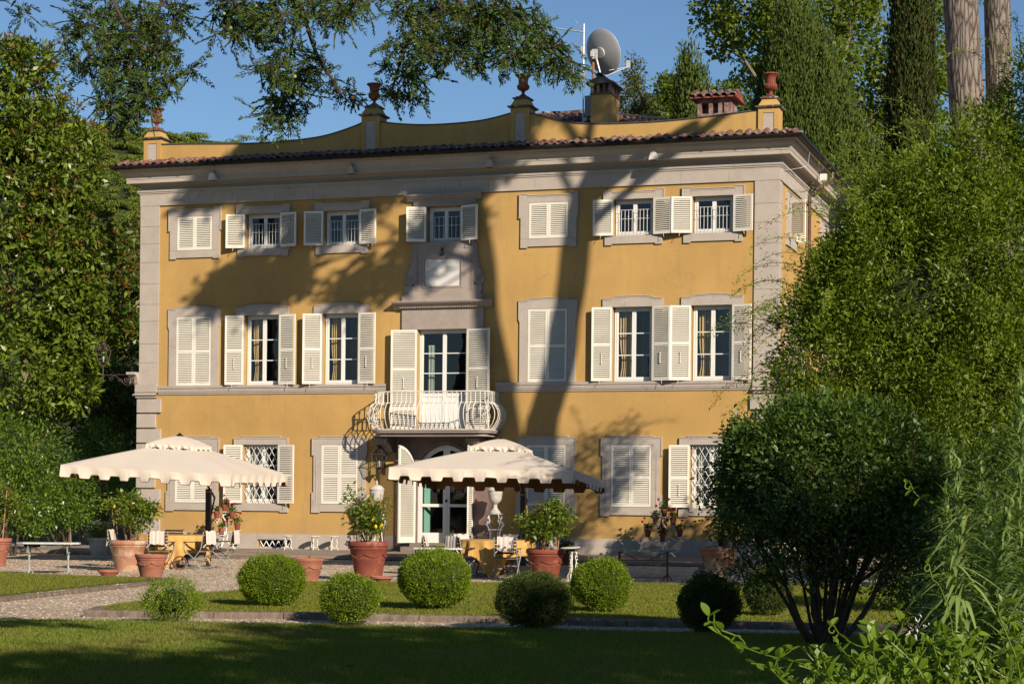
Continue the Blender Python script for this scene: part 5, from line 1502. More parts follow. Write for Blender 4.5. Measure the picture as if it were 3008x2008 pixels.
# urns on iron stands beside the door
def stand_urn(x, y, lab, slab):
    s = thing('iron_urn_stand', slab, 'stand', (x, y, -.09), rnd.uniform(-.2, .2), 'iron stands carrying the white urns')
    m = MB(); obj('top', MB().lathe([(0, 0), (.21, 0), (.22, .02), (0, .025)], (0, 0, 1.08), 18), 'ironw', s)
    for k in range(4):
        a = k * math.pi / 2 + .78; m = MB()
        m.tube([(r * math.cos(a), r * math.sin(a), z) for r, z in smooth_path([(.18, 1.08), (.20, 1.0), (.17, .88), (.26, .80), (.20, .70), (.15, .55), (.17, .35), (.21, .15), (.26, 0)], 3)], .016, 5)
        for r, z in ((.22, .98), (.24, .86), (.27, .80), (.20, .66)): m.ball((r * math.cos(a), r * math.sin(a), z), .025, 6, 4)
        obj('leg', m, 'ironw', s, smooth=True)
    obj('shelf_ring', MB().tube([(.16 * math.cos(w_), .16 * math.sin(w_), .66) for w_ in np.linspace(0, 6.28, 18)], .016, 5), 'ironw', s)
    u = thing('lidded_urn', lab, 'urn', (x, y, 1.015), 0, 'white lidded urns flanking the door')
    obj('body', MB().lathe([(.15, 0), (.155, .03), (.12, .07), (.075, .12), (.055, .17), (.06, .22), (.05, .24), (.09, .27), (.15, .33), (.18, .42), (.195, .56), (.205, .60), (.20, .61), (.0, .61)], (0, 0, 0), 24), 'urnwhite', u, smooth=True)
    m = MB()
    for k in range(12):
        for sg in (1, -1):
            a0 = k * math.pi / 6
            m.tube([((.158 + .04 * t_) * math.cos(a0 + sg * t_ * 1.2), (.158 + .04 * t_) * math.sin(a0 + sg * t_ * 1.2), .35 + .2 * t_) for t_ in np.linspace(0, 1, 5)], .006, 4)
    obj('basketwork', m, 'urnwhite', u)
    l = obj('lid', MB().lathe([(.215, .61), (.22, .63), (.19, .66), (.15, .71), (.08, .745), (.03, .76), (0, .765)], (0, 0, 0), 24), 'urnwhite', u, smooth=True)
    obj('finial', MB().lathe([(.02, .755), (.035, .79), (.03, .83), (.012, .86), (.004, .90)], (0, 0, 0), 10), 'urnwhite', l, smooth=True)
stand_urn(11.28, -.75, 'white lidded urn right of the main door, below the parasol', 'white iron stand under the urn right of the door')
stand_urn(7.81, -.75, 'white lidded urn left of the main door, behind the middle lemon tree', 'white iron stand under the urn left of the door')

# ------------------------------------------------------------------ POTS
def pot_profile(h, r, rim=.14):
    """outside of a classic rimmed pot, total height h, rim radius r"""
    b = r * .66
    return [(0, 0), (b, 0), (b + .012, .02), (b + .012, .05), (b, .06), (b + (r - b) * .42, h * .50), (b + (r - b) * .44, h * .505), (b + (r - b) * .46, h * .54), (b + (r - b) * .44, h * .545),
            (r * .90, h * .78), (r * .94, h * .80), (r * .95, h * .84), (r * .91, h * .855), (r * .985, h * .875), (r, h * .90), (r, h * .97), (r * .985, h), (r * .91, h), (r * .88, h * .93), (0, h * .93)]
def festoon(m, h, r, n=6, z=.66):
    for k in range(n):
        a0 = 2 * math.pi * k / n
        pts = []
        for t_ in np.linspace(0, 1, 9):
            a = a0 + t_ * 2 * math.pi / n; zz = h * z - .09 * h * math.sin(math.pi * t_); rr = r * (.66 + .24 * zz / (h * .78)) + .012
            pts.append((rr * math.cos(a), rr * math.sin(a), zz))
        m.tube(pts, .009, 5)
        for p in pts[::2]: m.ball(p, .015, 6, 4)
    return m
def pot(par, h, r, mt, swag=True):
    o = obj('pot', MB().lathe(pot_profile(h, r), (0, 0, 0), 36), mt, par, smooth=True)
    if swag: obj('relief', festoon(MB(), h, r), mt, o, smooth=True)
    return o
def lemon_tree(x, y, h, r, mt, lab, th, tw, nl, nlem, seed, stakes=5, leafm='lemonleaf', z0=0.0, swag=True):
    rnd.seed(seed)
    t = thing('potted_lemon_tree', lab, 'potted tree', (x, y, GZ + z0), rnd.uniform(0, 6), 'large terracotta pots with citrus trees')
    pot(t, h, r, mt, swag)
    if z0: 
        for k in range(3): obj('foot', MB().box(-.09, .09, -.07, .07, -z0, 0.0), 'terrapale', t, loc=(math.cos(k * 2.1) * r * .45, math.sin(k * 2.1) * r * .45, 0))
    obj('potting_soil', MB().lathe([(0, 0), (r * .89, 0)], (0, 0, h * .935), 20), 'soil', t)
    m = MB(); ends = []
    for k in range(6):
        a = rnd.uniform(0, 6.28); b = Vector((math.cos(a) * .08, math.sin(a) * .08, h * .93))
        e = Vector((math.cos(a) * tw * rnd.uniform(.35, .8), math.sin(a) * tw * rnd.uniform(.35, .8), h + th * rnd.uniform(.45, .8)))
        pts = limb(m, b, e, .022, .010, .14, 5, 5); ends.append(e)
        for j in range(4):
            p = pts[rnd.randint(2, 5)]; a2 = rnd.uniform(0, 6.28)
            e2 = p + Vector((math.cos(a2) * tw * .45, math.sin(a2) * tw * .45, th * rnd.uniform(.0, .35)))
            limb(m, p, e2, .010, .004, .15, 4, 4); ends.append(e2)
    obj('branches', m, 'palebark', t)
    for k in range(stakes):
        a = k * 6.28 / stakes + .4
        obj('stake', MB().tube([(math.cos(a) * r * .7, math.sin(a) * r * .7, h * .9), (math.cos(a) * r * 1.0, math.sin(a) * r * 1.0, h + th * rnd.uniform(.85, 1.05))], .011, 5), 'cane' if k % 2 == 0 else 'cane_red', t)
    obj('wire', MB().tube([(math.cos(w_) * r * .92, math.sin(w_) * r * .92, h + th * .52) for w_ in np.linspace(0, 6.28, 16)], .004, 3), 'greyiron', t)
    blobs = [(e.x, e.y, e.z, .20, .20, .17, max(2, int(nl * 1.7 / len(ends)))) for e in ends]
    foliage('foliage', blobs, leafm, t, per=12, cr=.17, L=.095, W=.045, shell=.3, up=.7, kind='stuff')
    for k in range(nlem):
        e = rnd.choice(ends); a = rnd.uniform(0, 6.28)
        obj('lemon', MB().lathe([(0.002, -.045), (.012, -.038), (.03, -.015), (.033, .01), (.022, .032), (.006, .045)], (0, 0, 0), 8), 'lemon', t, loc=(e.x + math.cos(a) * .15, e.y + math.sin(a) * .15, e.z - rnd.uniform(0, .2)), smooth=True)
    return t
lemon_tree(6.09, -11.58, .72, .435, 'terraold', 'large aged terracotta pot with a lemon tree in fruit, under the left parasol', .98, .62, 150, 8, 5, swag=False)
lemon_tree(12.75, -13.43, .74, .435, 'terra', 'red terracotta pot with a staked lemon tree, in front of the left door shutter', .95, .50, 80, 10, 9, z0=.08)
lemon_tree(16.25, -12.29, .70, .405, 'terra', 'red terracotta pot with a leafy citrus tree, right of the yellow tablecloth', 1.02, .56, 150, 2, 14)
lemon_tree(1.54, -9.99, .68, .44, 'terrapale', 'terracotta pot with a bushy citrus tree cut by the left edge of the photo', 1.3, .62, 190, 2, 17)
# wide pot with a dark shrub, half behind the big bush
t = thing('potted_shrub', 'wide brown terracotta pot with a dark shrub, right of the rusty table', 'potted tree', (19.34, -9.57, GZ + .14))
obj('pot', MB().lathe([(0, 0), (.22, 0), (.24, .03), (.22, .08), (.27, .12), (.36, .34), (.385, .40), (.37, .41), (.40, .52), (.43, .54), (.44, .60), (.42, .62), (.38, .62), (.37, .56), (0, .56)], (0, 0, 0), 32), 'terraold', t, smooth=True)
obj('pot_base', MB().lathe([(.26, -.14), (.27, -.06), (.24, 0)], (0, 0, 0), 20), 'terraold', t)
m = MB(); ends = []
rnd.seed(4)
for k in range(9):
    a = rnd.uniform(0, 6.28); e = Vector((math.cos(a) * rnd.uniform(.2, .75), math.sin(a) * rnd.uniform(.2, .7), .6 + rnd.uniform(.4, 1.35)))
    limb(m, (math.cos(a) * .08, math.sin(a) * .08, .56), e, .016, .006, .12, 5, 5); ends.append(e)
obj('branches', m, 'twig', t)
foliage('foliage', [(e.x, e.y, e.z - .1, .26, .26, .28, 16) for e in ends], 'bush', t, per=12, cr=.2, L=.10, W=.045, shell=.3, kind='stuff')
m = MB().ball((0, 0, .16), .19, 12, 8, .95)
o = obj('round_stone_jar', m, 'lichen', loc=(19.2, -10.6, GZ), smooth=True); tag(o, 'dark lichened round stone jar at the foot of the wide shrub pot', 'jar')
def plain_pot(x, y, h, r, mt, lab):
    t = thing('planting_pot', lab, 'pot', (x, y, GZ)); pot(t, h, r, mt)
    obj('potting_soil', MB().lathe([(0, 0), (r * .89, 0)], (0, 0, h * .935), 20), 'soil', t)
    foliage('sprout', [(0, 0, h, .05, .05, .04, 2)], 'lemonleaf', t, per=5, cr=.05, L=.05, W=.02)
    return t
plain_pot(8.60, -15.11, .52, .335, 'terrapale', 'empty red pot with fruit relief right in front of the large lemon pot')
plain_pot(12.05, -14.95, .50, .325, 'terrapale', 'empty terracotta pot just behind the tall left box ball')
for x, y, r, lab in ((7.10, -14.2, .235, 'low terracotta saucer at the foot of the large lemon pot'), (13.42, -14.38, .24, 'low terracotta saucer leaning by the middle lemon pot')):
    o = obj('plant_saucer', MB().lathe([(0, 0), (r * .55, 0), (r * .80, .06), (r * .92, .095), (r, .10), (r, .135), (r * .93, .14), (r * .85, .10), (0, .05)], (0, 0, 0), 26), 'terrapale', loc=(x, y, GZ), smooth=True); tag(o, lab, 'saucer')
t = thing('flower_planter', 'whitish basketwork stone planter with white blooms, behind the left table', 'planter', (1.23, -4.26, -.30))
obj('pot', MB().lathe([(0, 0), (.27, 0), (.29, .03), (.265, .07), (.30, .12), (.34, .44), (.38, .47), (.385, .53), (.36, .55), (.30, .53), (0, .50)], (0, 0, 0), 24), 'planter', t, smooth=True)
m = MB()
for k in range(16):
    for sg in (1, -1):
        a0 = k * math.pi / 8; m.tube([((.30 + .045 * q) * math.cos(a0 + sg * q * .8), (.30 + .045 * q) * math.sin(a0 + sg * q * .8), .12 + .32 * q) for q in np.linspace(0, 1, 5)], .008, 4)
obj('basketwork', m, 'planter', t)
foliage('foliage', [(0, 0, .70, .34, .34, .22, 60)], 'lemonleaf', t, per=10, cr=.12, L=.08, W=.035, shell=.4, kind='stuff')
foliage('silver_foliage', [(-.25, -.25, .56, .22, .2, .14, 40)], 'silver', t, per=14, cr=.09, L=.05, W=.008, shell=.4, kind='stuff')
foliage('flowers', [(-.05, -.05, .88, .32, .3, .10, 16)], 'petal', t, per=6, cr=.05, L=.05, W=.035, shell=.4, kind='stuff')
t = thing('flower_pot', 'small dark red pot with a leafy plant, behind the rightmost lemon pot', 'pot', (13.91, -3.0, -.28))
obj('pot', MB().lathe([(0, 0), (.11, 0), (.17, .26), (.19, .27), (.19, .31), (.15, .31), (0, .28)], (0, 0, 0), 20), 'terra', t, smooth=True)
foliage('foliage', [(0, 0, .45, .26, .26, .2, 40)], 'bush', t, per=10, cr=.12, L=.09, W=.04, shell=.4)

# tiered white plant stands with geraniums
def tier_stand(x, y, lab, glab, spots, sc=1.0):
    t = thing('tiered_plant_stand', lab, 'plant stand', (x, y, -.10), 0, 'white iron plant stands with geraniums')
    m = MB()
    def scroll(p0, p1, bulge, r=.016):
        p0, p1 = Vector(p0), Vector(p1); pts = []
        n = (p1 - p0).cross(Vector((0, 1, 0))).normalized()
        for u in np.linspace(0, 1, 9): pts.append(p0.lerp(p1, u) + n * bulge * math.sin(u * 2 * math.pi))
        m.tube(pts, r, 5)
        c = p1 + (p1 - p0).normalized() * -.05
        m.tube([(c.x + .04 * (1 - k / 14) * math.cos(k * .6), c.y, c.z + .04 * (1 - k / 14) * math.sin(k * .6)) for k in range(12)], r * .7, 4)
    for a in (0, 2.094, 4.189):
        ca, sa = math.cos(a + .5), math.sin(a + .5)
        pts = [(r * ca, r * sa * .7, z) for r, z in smooth_path([(.06, .62), (.05, .50), (.10, .40), (.07, .28), (.13, .18), (.24, .10), (.30, .03), (.36, .05)], 4)]
        m.tube(pts, .018, 5)
        m.tube([((.20 + .06 * math.cos(w_)) * ca, (.20 + .06 * math.cos(w_)) * sa * .7, .17 + .06 * math.sin(w_)) for w_ in np.linspace(0, 6, 12)], .012, 4)
    m.lathe([(.05, .40), (.065, .43), (.05, .47)], (0, 0, 0), 8)
    for (dx, dy, z) in spots:
        mid = (dx * .25, dy * .25, max(.45, z * .62))
        scroll((0, 0, .45), mid, .03); scroll(mid, (dx * .95, dy, z - .03), .05 * (1 if dx > 0 else -1))
    obj('stem', m, 'ironw', t, smooth=True)
    for (dx, dy, z) in spots:
        obj('tray', MB().lathe([(0, 0), (.10, 0), (.115, .01), (.11, .022), (0, .022)], (dx, dy, z - .022), 16), 'ironw', t)
    for (dx, dy, z), gl in zip(spots, glab):
        g = thing('potted_geranium', gl, 'flower pot', (x + dx, y + dy, -.10 + z + .002), rnd.uniform(0, 6), 'potted geraniums on the plant stands')
        obj('saucer', MB().lathe([(0, 0), (.07, 0), (.09, .018), (0, .02)], (0, 0, 0), 14), 'terra', g)
        obj('pot', MB().lathe([(0, .02), (.06, .02), (.085, .15), (.095, .155), (.095, .20), (.08, .20), (0, .18)], (0, 0, 0), 18), 'terra', g, smooth=True)
        ms = MB(); heads = []
        for k in range(3):
            a = rnd.uniform(0, 6.28); q = rnd.uniform(.06, .17); e = (math.cos(a) * q, math.sin(a) * q, .20 + rnd.uniform(.12, .30)); ms.tube([(0, 0, .18), (e[0] * .6, e[1] * .6, e[2] * .7), e], .005, 4); heads.append(e)
        obj('stems', ms, 'gerleaf', g)
        foliage('foliage', [(0, 0, .27, .13, .13, .08, 12)], 'gerleaf', g, per=9, cr=.08, L=.05, W=.045, shell=.3, kind='stuff')
        for e in heads[:2]:
            mm = MB()
            for k in range(14):
                d = Vector((rnd.gauss(0, 1), rnd.gauss(0, 1), rnd.gauss(0, .8))).normalized() * .026; mm.ball((d.x, d.y, d.z), .016, 5, 3)
            obj('flower_head', mm, 'redpetal', g, loc=e)
s1 = [(0, 0, 1.08), (-.22, -.05, .88), (.24, -.02, .86), (.44, -.08, .56), (-.42, -.08, .54), (.02, -.22, .42), (-.05, .15, .70)]
tier_stand(3.35, -1.15, 'white scrolled plant stand with geraniums, left, behind the parasol mast',
           ['red geranium on the top tray of the left stand', 'red geranium on the upper left tray of the left stand, beside the mast', 'red geranium on the upper right tray of the left stand', 'red geranium on the lower right tray of the left stand, farthest right',
            'red geranium on the outer left tray of the left stand, left of the mast', 'red geranium on the lowest front tray of the left stand', 'geranium pot at the back of the left stand, mostly hidden'], s1)
tier_stand(16.10, -1.15, 'white scrolled plant stand with geraniums, right, above the rusty table',
           ['geranium in the narrow pot on the top tray of the right stand', 'dark geranium on the upper left tray of the right stand', 'geranium on the upper right tray of the right stand', 'geranium on the outer right tray of the right stand, by the shrub',
            'shaded geranium on the outer left tray of the right stand', 'geranium on the low front tray of the right stand', 'geranium pot at the back of the right stand, mostly hidden'], s1)
# wheel of the parasol base under the left table
o = obj('hose_reel_wheel', MB().tube([(.15 * math.cos(a), 0, .16 + .15 * math.sin(a)) for a in np.linspace(0, 2 * math.pi, 20)[:-1]], .022, 6, True).tube([(-.14, 0, .16), (.14, 0, .16)], .01, 4), 'redrust', loc=(6.35, -9.55, GZ), rz=.3, smooth=True)
tag(o, 'rusty iron wheel on edge under the left table, between the chair legs', 'wheel')
o = obj('dry_leaf', MB().add([(0, 0, 0), (.06, .03, .03), (.14, .0, .01), (.2, .04, .03), (.1, -.05, .02)], [(0, 4, 1), (1, 4, 2), (2, 4, 3)]), 'twig', loc=(20.9, -34.2, GZ + .07)); tag(o, 'dark curled dry leaf lying on the shaded foreground lawn', 'leaf')

# ------------------------------------------------------------------ LANTERNS, FLOODLIGHTS, DISH
def lantern_head(t, z, s=1.0):
    fr_ = MB(); w0, w1, h = .105 * s, .165 * s, .36 * s
    c0 = [(-w0, -w0, z), (w0, -w0, z), (w0, w0, z), (-w0, w0, z)]; c1 = [(-w1, -w1, z + h), (w1, -w1, z + h), (w1, w1, z + h), (-w1, w1, z + h)]
    w2 = .10 * s; c2 = [(-w2, -w2, z + h + .15 * s), (w2, -w2, z + h + .15 * s), (w2, w2, z + h + .15 * s), (-w2, w2, z + h + .15 * s)]
    for k in range(4):
        fr_.bar(c0[k], c1[k], .016 * s); fr_.bar(c0[k], c0[(k + 1) % 4], .018 * s); fr_.bar(c1[k], c1[(k + 1) % 4], .026 * s); fr_.bar(c1[k], c2[k], .016 * s); fr_.bar(c2[k], c2[(k + 1) % 4], .016 * s)
    fr_.lathe([(w2 * 1.1, z + h + .15 * s), (.05 * s, z + h + .19 * s), (.045 * s, z + h + .23 * s), (.09 * s, z + h + .26 * s), (.08 * s, z + h + .285 * s), (.03 * s, z + h + .31 * s), (.012 * s, z + h + .37 * s)], (0, 0, 0), 12)
    fr_.lathe([(.02 * s, z - .14 * s), (.05 * s, z - .06 * s), (.10 * s, z - .01 * s), (.10 * s, z)], (0, 0, 0), 10)
    for k in range(4): fr_.ball((c1[k][0] * 1.12, c1[k][1] * 1.12, z + h + .01), .014 * s, 6, 4)
    obj('frame', fr_, 'rustiron', t)
    for k in range(4):
        k2 = (k + 1) % 4
        obj('pane', MB().add([c0[k], c0[k2], c1[k2], c1[k]], [(0, 1, 2, 3)]), 'glass', t)
        obj('pane', MB().add([c1[k], c1[k2], c2[k2], c2[k]], [(0, 1, 2, 3)]), 'glass', t)
    obj('bulb', MB().lathe([(.02, 0), (.022, .06), (.035, .10), (.03, .15), (.002, .17)], (0, 0, z + .03), 8), 'bulb', t, smooth=True)
def corner_lantern(x, y, sgn, lab):
    t = thing('wall_lantern', lab, 'lantern', (x, y, 4.95), 0 if sgn < 0 else math.pi, 'iron lanterns on scrolled brackets')
    a = MB(); a.bar((0, 0, 0), (-1.02, 0, 0), .02)
    def spir(cx, cz, r, n, d=1, st=0): return [(cx + r * (1 - k / n) * math.cos(st + d * k * .55), 0, cz + r * (1 - k / n) * math.sin(st + d * k * .55)) for k in range(n)]
    a.tube(spir(-.22, -.14, .13, 20, 1, 1.6), .013, 5); a.tube(spir(-.78, -.10, .09, 16, -1, 1.6), .012, 5); a.tube(spir(-.22, -.14, .16, 30, 1, -1.2), .010, 5)
    a.tube([(x_, 0, z_) for x_, z_ in smooth_path([(-.05, -.22), (-.14, -.30), (-.28, -.30), (-.42, -.20), (-.55, -.08), (-.68, -.02), (-.75, 0)], 3)], .014, 5)
    a.tube([(x_, 0, z_) for x_, z_ in smooth_path([(-.38, -.22), (-.46, -.12), (-.52, -.14), (-.50, -.19)], 3)], .011, 5)
    a.tube([(-.02, 0, .08), (-.02, 0, -.30)], .014, 5)
    for u in (-.14, -.5, -.78): a.ball((u, 0, .02), .018, 6, 4)
    obj('bracket', a, 'rustiron', t, smooth=True)
    h = obj('post', MB().tube([(-1.04, 0, -.18), (-1.04, 0, .24)], .018, 6).ball((-1.04, 0, -.20), .03, 6, 4), 'rustiron', t)
    q = bpy.data.objects.new('lantern_head', None); link(q, t); q.location = (-1.04, 0, .0)
    lantern_head(q, .36, 1.0)
    return t
def shield(x0, x1, y):  # stone block the bracket is fixed to
    pass
obj('bracket_block', MB().prism([(-.03, 5.02), (-.30, 5.02), (-.30, 4.95), (-.20, 4.92), (-.13, 4.80), (-.10, 4.70), (-.03, 4.685)], -.30, -.02, 'x'), 'stone', villa)
corner_lantern(-.10, -.16, -1, 'iron lantern on a scrolled arm at the left corner of the villa')
corner_lantern(W1 + .10, -.16, 1, 'iron lantern on a scrolled arm at the right corner, behind the climbing shrub')
t = thing('door_lantern', 'black lantern on a curled wall bracket below the balcony, left of the door', 'lantern', (7.72, -.38, 2.25))
q = bpy.data.objects.new('lantern_head', None); link(q, t); lantern_head(q, 0, 1.0)
obj('bracket', MB().tube([(0, 0, .66), (0, .0, .72), (0, .1, .74), (0, .28, .60), (0, .36, .45), (0, .37, .3)], .016, 5).tube([(0, .37, .1), (0, .25, -.12), (.02, .12, -.16), (.04, .10, -.08)], .012, 5).box(-.05, .05, .36, .38, -.2, .7), 'rustiron', t, smooth=True)
# floodlights on the cornice
for k, (x, lab) in enumerate([(2.55, 'small floodlight on the cornice nearest the left corner'), (6.85, 'small floodlight on the cornice above the third window'), (10.95, 'small floodlight on the cornice right of the middle'), (15.55, 'ribbed floodlight on the cornice nearest the right corner')]):
    t = thing('floodlight', lab, 'floodlight', (x, -.40, 10.62), 0, 'floodlights on the cornice')
    m = MB().prism([(-.06, .05), (.06, .05), (.11, -.15), (-.11, -.15)], -.20, -.02, 'y')
    obj('housing', m, 'iron_white' if k in (0, 3) else 'stone', t)
    obj('glass', MB().box(-.09, .09, -.19, -.03, -.158, -.152), 'black', t)
    obj('arm', MB().tube([(0, -.1, .05), (.0, -.02, .10), (0, .02, .05)], .012, 4).ball((0, -.05, .14), .04, 8, 6).tube([(.05, -.05, .05), (.13, -.05, .0), (.15, 0, -.08), (.08, .03, -.1)], .008, 4), 'stone', t)
t = thing('floodlight', 'small floodlight on the side cornice above the downpipe', 'floodlight', (W1 + .42, 4.0, 10.62), math.pi / 2, 'floodlights on the cornice')
obj('housing', MB().prism([(-.06, .05), (.06, .05), (.11, -.15), (-.11, -.15)], -.20, -.02, 'y'), 'iron_white', t)
# dish and aerial
t = thing('satellite_dish', 'large grey satellite dish seen from behind, on a rusty pole above the chimney', 'satellite dish', (12.70, 3.6, 12.5))
d = MB(); prof = [(.0001 + .62 * (k / 8), .13 * (k / 8) ** 2) for k in range(9)]; prof += [(.635, .145), (.62, .15)]
prof2 = prof + [(.61 * (1 - k / 8) + .0001, .155 - .13 * (1 - (1 - k / 8) ** 2)) for k in range(9)]
d.lathe(prof2, (0, 0, 0), 40)
az = Matrix.Rotation(R(28), 3, 'Z') @ Matrix.Rotation(R(-58), 3, 'X')
axis_to = Vector((.40, .84, .36)).normalized()       # where the dish looks
rot = axis_to.to_track_quat('Z', 'Y').to_matrix()
cpos = Vector((.18, .12, 1.93))
d.v = [tuple(rot @ Vector((v[0] * .98, v[1] * 1.04, v[2])) + cpos) for v in d.v]
obj('reflector', d, 'dish', t, smooth=True)
rim = MB().tube([tuple(rot @ Vector((  .63 * .98 * math.cos(a), .63 * 1.04 * math.sin(a), .148)) + cpos) for a in np.linspace(0, 6.2832, 41)[:-1]], .014, 5, True)
obj('rim', rim, 'galv', t, smooth=True)
m = MB().lathe([(.15, -.02), (.16, .02), (.10, .03)], (0, 0, 0), 20); m.v = [tuple(rot @ Vector(v) + cpos) for v in m.v]
obj('hub_plate', m, 'galv', t)
m = MB().box(-.07, .07, -.10, .02, 1.72, 2.0).box(-.10, -.02, -.16, -.101, 1.78, 1.95).box(.03, .09, -.12, -.1, 1.7, 1.9); m.v = [(v[0] + .06, v[1] + .0, v[2]) for v in m.v]
obj('mount', m, 'galv', t)
obj('pole', MB().tube([(0, 0, -.9), (0, 0, 1.95)], .038, 8), 'rustpole', t)
obj('feed_arm', MB().tube([(.12, -.05, 1.7), (.22, .0, 1.3), (.3, .1, 1.22)], .026, 6).tube([(.3, .1, 1.22), (.85, .75, 1.62)], .016, 5).tube([(.45, .1, 1.4), (.85, .75, 1.62)], .012, 5).box(.81, .91, .70, .80, 1.58, 1.80), 'galv', t)
t = thing('aerial_mast', 'thin white aerial mast with a long comb antenna, left of the satellite dish', 'antenna', (12.44, 3.5, 12.4))
obj('mast', MB().tube([(0, 0, -.9), (0, 0, 2.85)], .022, 6), 'galv', t)
m = MB().bar((.05, 0, 2.60), (-1.05, -.12, 2.79), .026)
for k in range(16): u = k / 15; x_ = .0 - u * 1.02; m.bar((x_, -.12 * u - .07, 2.605 + u * .18), (x_, -.12 * u + .07, 2.605 + u * .18), .012)
obj('comb_antenna', m, 'galv', t)
m = MB()
for k in range(6):
    m.bar((-.08 - k * .028, -.12, 2.70 + k * .045), (-.08 - k * .028, .15, 2.70 + k * .045), .004); m.bar((-.08 - k * .028, -.12, 2.56 - k * .045), (-.08 - k * .028, .15, 2.56 - k * .045), .004)
for q in (-.12, -.03, .06, .15): m.bar((-.08, q, 2.68), (-.24, q, 2.96), .004); m.bar((-.08, q, 2.56), (-.24, q, 2.30), .004)
obj('grid_reflector', m, 'greyiron', t)
for bx_ in ((-.04, .04, -.04, .04, 1.15, 1.45), (-.08, -.03, -.03, .03, 1.9, 2.2), (-.02, .12, -.04, .04, -.05, .12)): obj('junction_box', MB().box(*bx_), 'galv', t)
obj('stay', MB().bar((0, 0, .75), (.28, .05, .72), .02).bar((0, 0, .1), (.28, .05, .05), .02), 'galv', t)
o = obj('panel_antenna', MB().box(12.5, 12.68, 3.45, 3.60, 12.55, 13.15), 'dish'); tag(o, 'small dark panel antenna half hidden behind the yellow chimney', 'antenna')
# ------------------------------------------------------------------ VEGETATION
CAMP = np.array([28.1555, -51.2432, 1.2653]); FPX = 5744.85
VR = np.array([math.cos(.3139386), math.sin(.3139386), 0]); VF = np.array([-math.sin(.3139386), math.cos(.3139386), 0])
def at(x, y, dep):
    """a point dep metres ahead of the camera, from a position measured on the 3008 px photograph"""
    u, v = x - 1504, y - 1480.23; c, s = math.cos(.0099506), math.sin(.0099506)
    u, v = c * u + s * v, -s * u + c * v
    return CAMP + dep * (VF + VR * u / FPX - np.array([0, 0, 1.]) * v / FPX)
def B(x, y, dep, rpx, rpy=None, n=40, rd=None):
    """ellipsoid blob: radii across the view in photo pixels, depth radius rd in metres"""
    p = at(x, y, dep); s = dep / FPX; rpy = rpy or rpx
    return (p[0], p[1], p[2], rpx * s, (rd if rd else rpx * s), rpy * s, n)
def v3(p): return Vector(tuple(float(q) for q in p))

# clipped box balls
def box_ball(x, y, w, h, lab, n=1.0, m='box', ragged=0.0, seed=0):
    t = thing('box_ball', lab, 'box shrub', (x, y, GZ + .02), rnd.uniform(0, 6), 'clipped box balls on the lawns')
    w *= .95; h *= .97; R_ = w / 2; cz = h * .54; rz = h * .46
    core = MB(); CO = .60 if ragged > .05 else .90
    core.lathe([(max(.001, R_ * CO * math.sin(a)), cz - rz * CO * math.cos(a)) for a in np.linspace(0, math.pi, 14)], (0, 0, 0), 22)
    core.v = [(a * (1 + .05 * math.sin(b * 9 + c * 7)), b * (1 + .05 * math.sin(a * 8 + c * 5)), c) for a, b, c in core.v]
    obj('dark_core', core, 'boxcore', t, smooth=True)  # solid dark core added to block see-through and darken the inside
    st = MB()
    for k in range(7): a = k * .9; st.tube([(math.cos(a) * .03, math.sin(a) * .03, -.03), (math.cos(a) * R_ * .5, math.sin(a) * R_ * .5, cz * .7)], .012, 5)
    obj('stems', st, 'twig', t)
    so = MB(); nn_ = 26; so.add([(0, 0, .016)] + [(R_ * (.78 + .16 * math.sin(q * 1.7 + seed) + .07 * math.sin(q * 4.1)) * math.cos(q * 2 * math.pi / nn_), R_ * (.78 + .16 * math.sin(q * 1.7 + seed) + .07 * math.sin(q * 4.1)) * math.sin(q * 2 * math.pi / nn_), .014) for q in range(nn_)], [(0, q + 1, (q + 1) % nn_ + 1) for q in range(nn_)])
    obj('bare_soil', so, 'soil', t)
    k = int(7000 * n * (w * h))
    d = sphere_dirs(k); bump_ = 1 + .06 * np.sin(d[:, 0] * 3.3 + seed) * np.cos(d[:, 1] * 2.7 + seed) + .05 * np.sin(d[:, 0] * 6 + seed) * np.cos(d[:, 2] * 7 + seed) + .035 * np.sin(d[:, 1] * 13 + seed) + .03 * np.sin(d[:, 0] * 21 + d[:, 1] * 17 + seed) * np.sin(d[:, 2] * 19) + rng.normal(size=k) * (.012 + ragged)
    P = d * np.array([R_ * .95, R_ * .95, rz]) * bump_[:, None]; P[:, 2] += cz
    P[P[:, 2] < .02, 2] = .03
    per = 5
    P = np.repeat(P, per, 0); N = np.repeat(unit(d), per, 0); nn = len(P)
    pos = P + rng.normal(size=(nn, 3)) * .013 + N * rng.uniform(-.01, .030, (nn, 1)) * (1 + ragged * 8)
    dr_ = unit(N * .8 + rng.normal(size=(nn, 3)) * .6 + np.array([0, 0, .5]))
    sh = rng.random(nn) < .05; pos[sh] += (N[sh] + np.array([0, 0, .5])) * rng.uniform(.01, .06, (sh.sum(), 1))
    V, F = leafgeo(pos, dr_, rng.normal(size=(nn, 3)), rng.uniform(.018, .032, nn), rng.uniform(.010, .016, nn), .3)
    quads('foliage', V, F, m, t, 'stuff')
    return t
box_ball(15.98, -28.2, .72, .56, 'small ragged box shrub on the left, straggling and half grown, in front of the kerb', .55, ragged=.10, seed=1)
box_ball(15.42, -23.9, 1.02, .79, 'tall clipped box ball on the left, nearest the gravel forecourt', 1.0, seed=2)
box_ball(18.02, -27.0, .78, .63, 'medium box ball at the edge of the lawn, second from the left in front', .9, ragged=.03, seed=3)
box_ball(17.94, -23.55, 1.16, .89, 'largest box ball in full sun, left of centre in front of the right table', 1.0, seed=4)
box_ball(20.67, -27.22, .95, .72, 'dark box ball in shade, standing before the kerb near the centre', .9, 'boxshade', .03, seed=5)
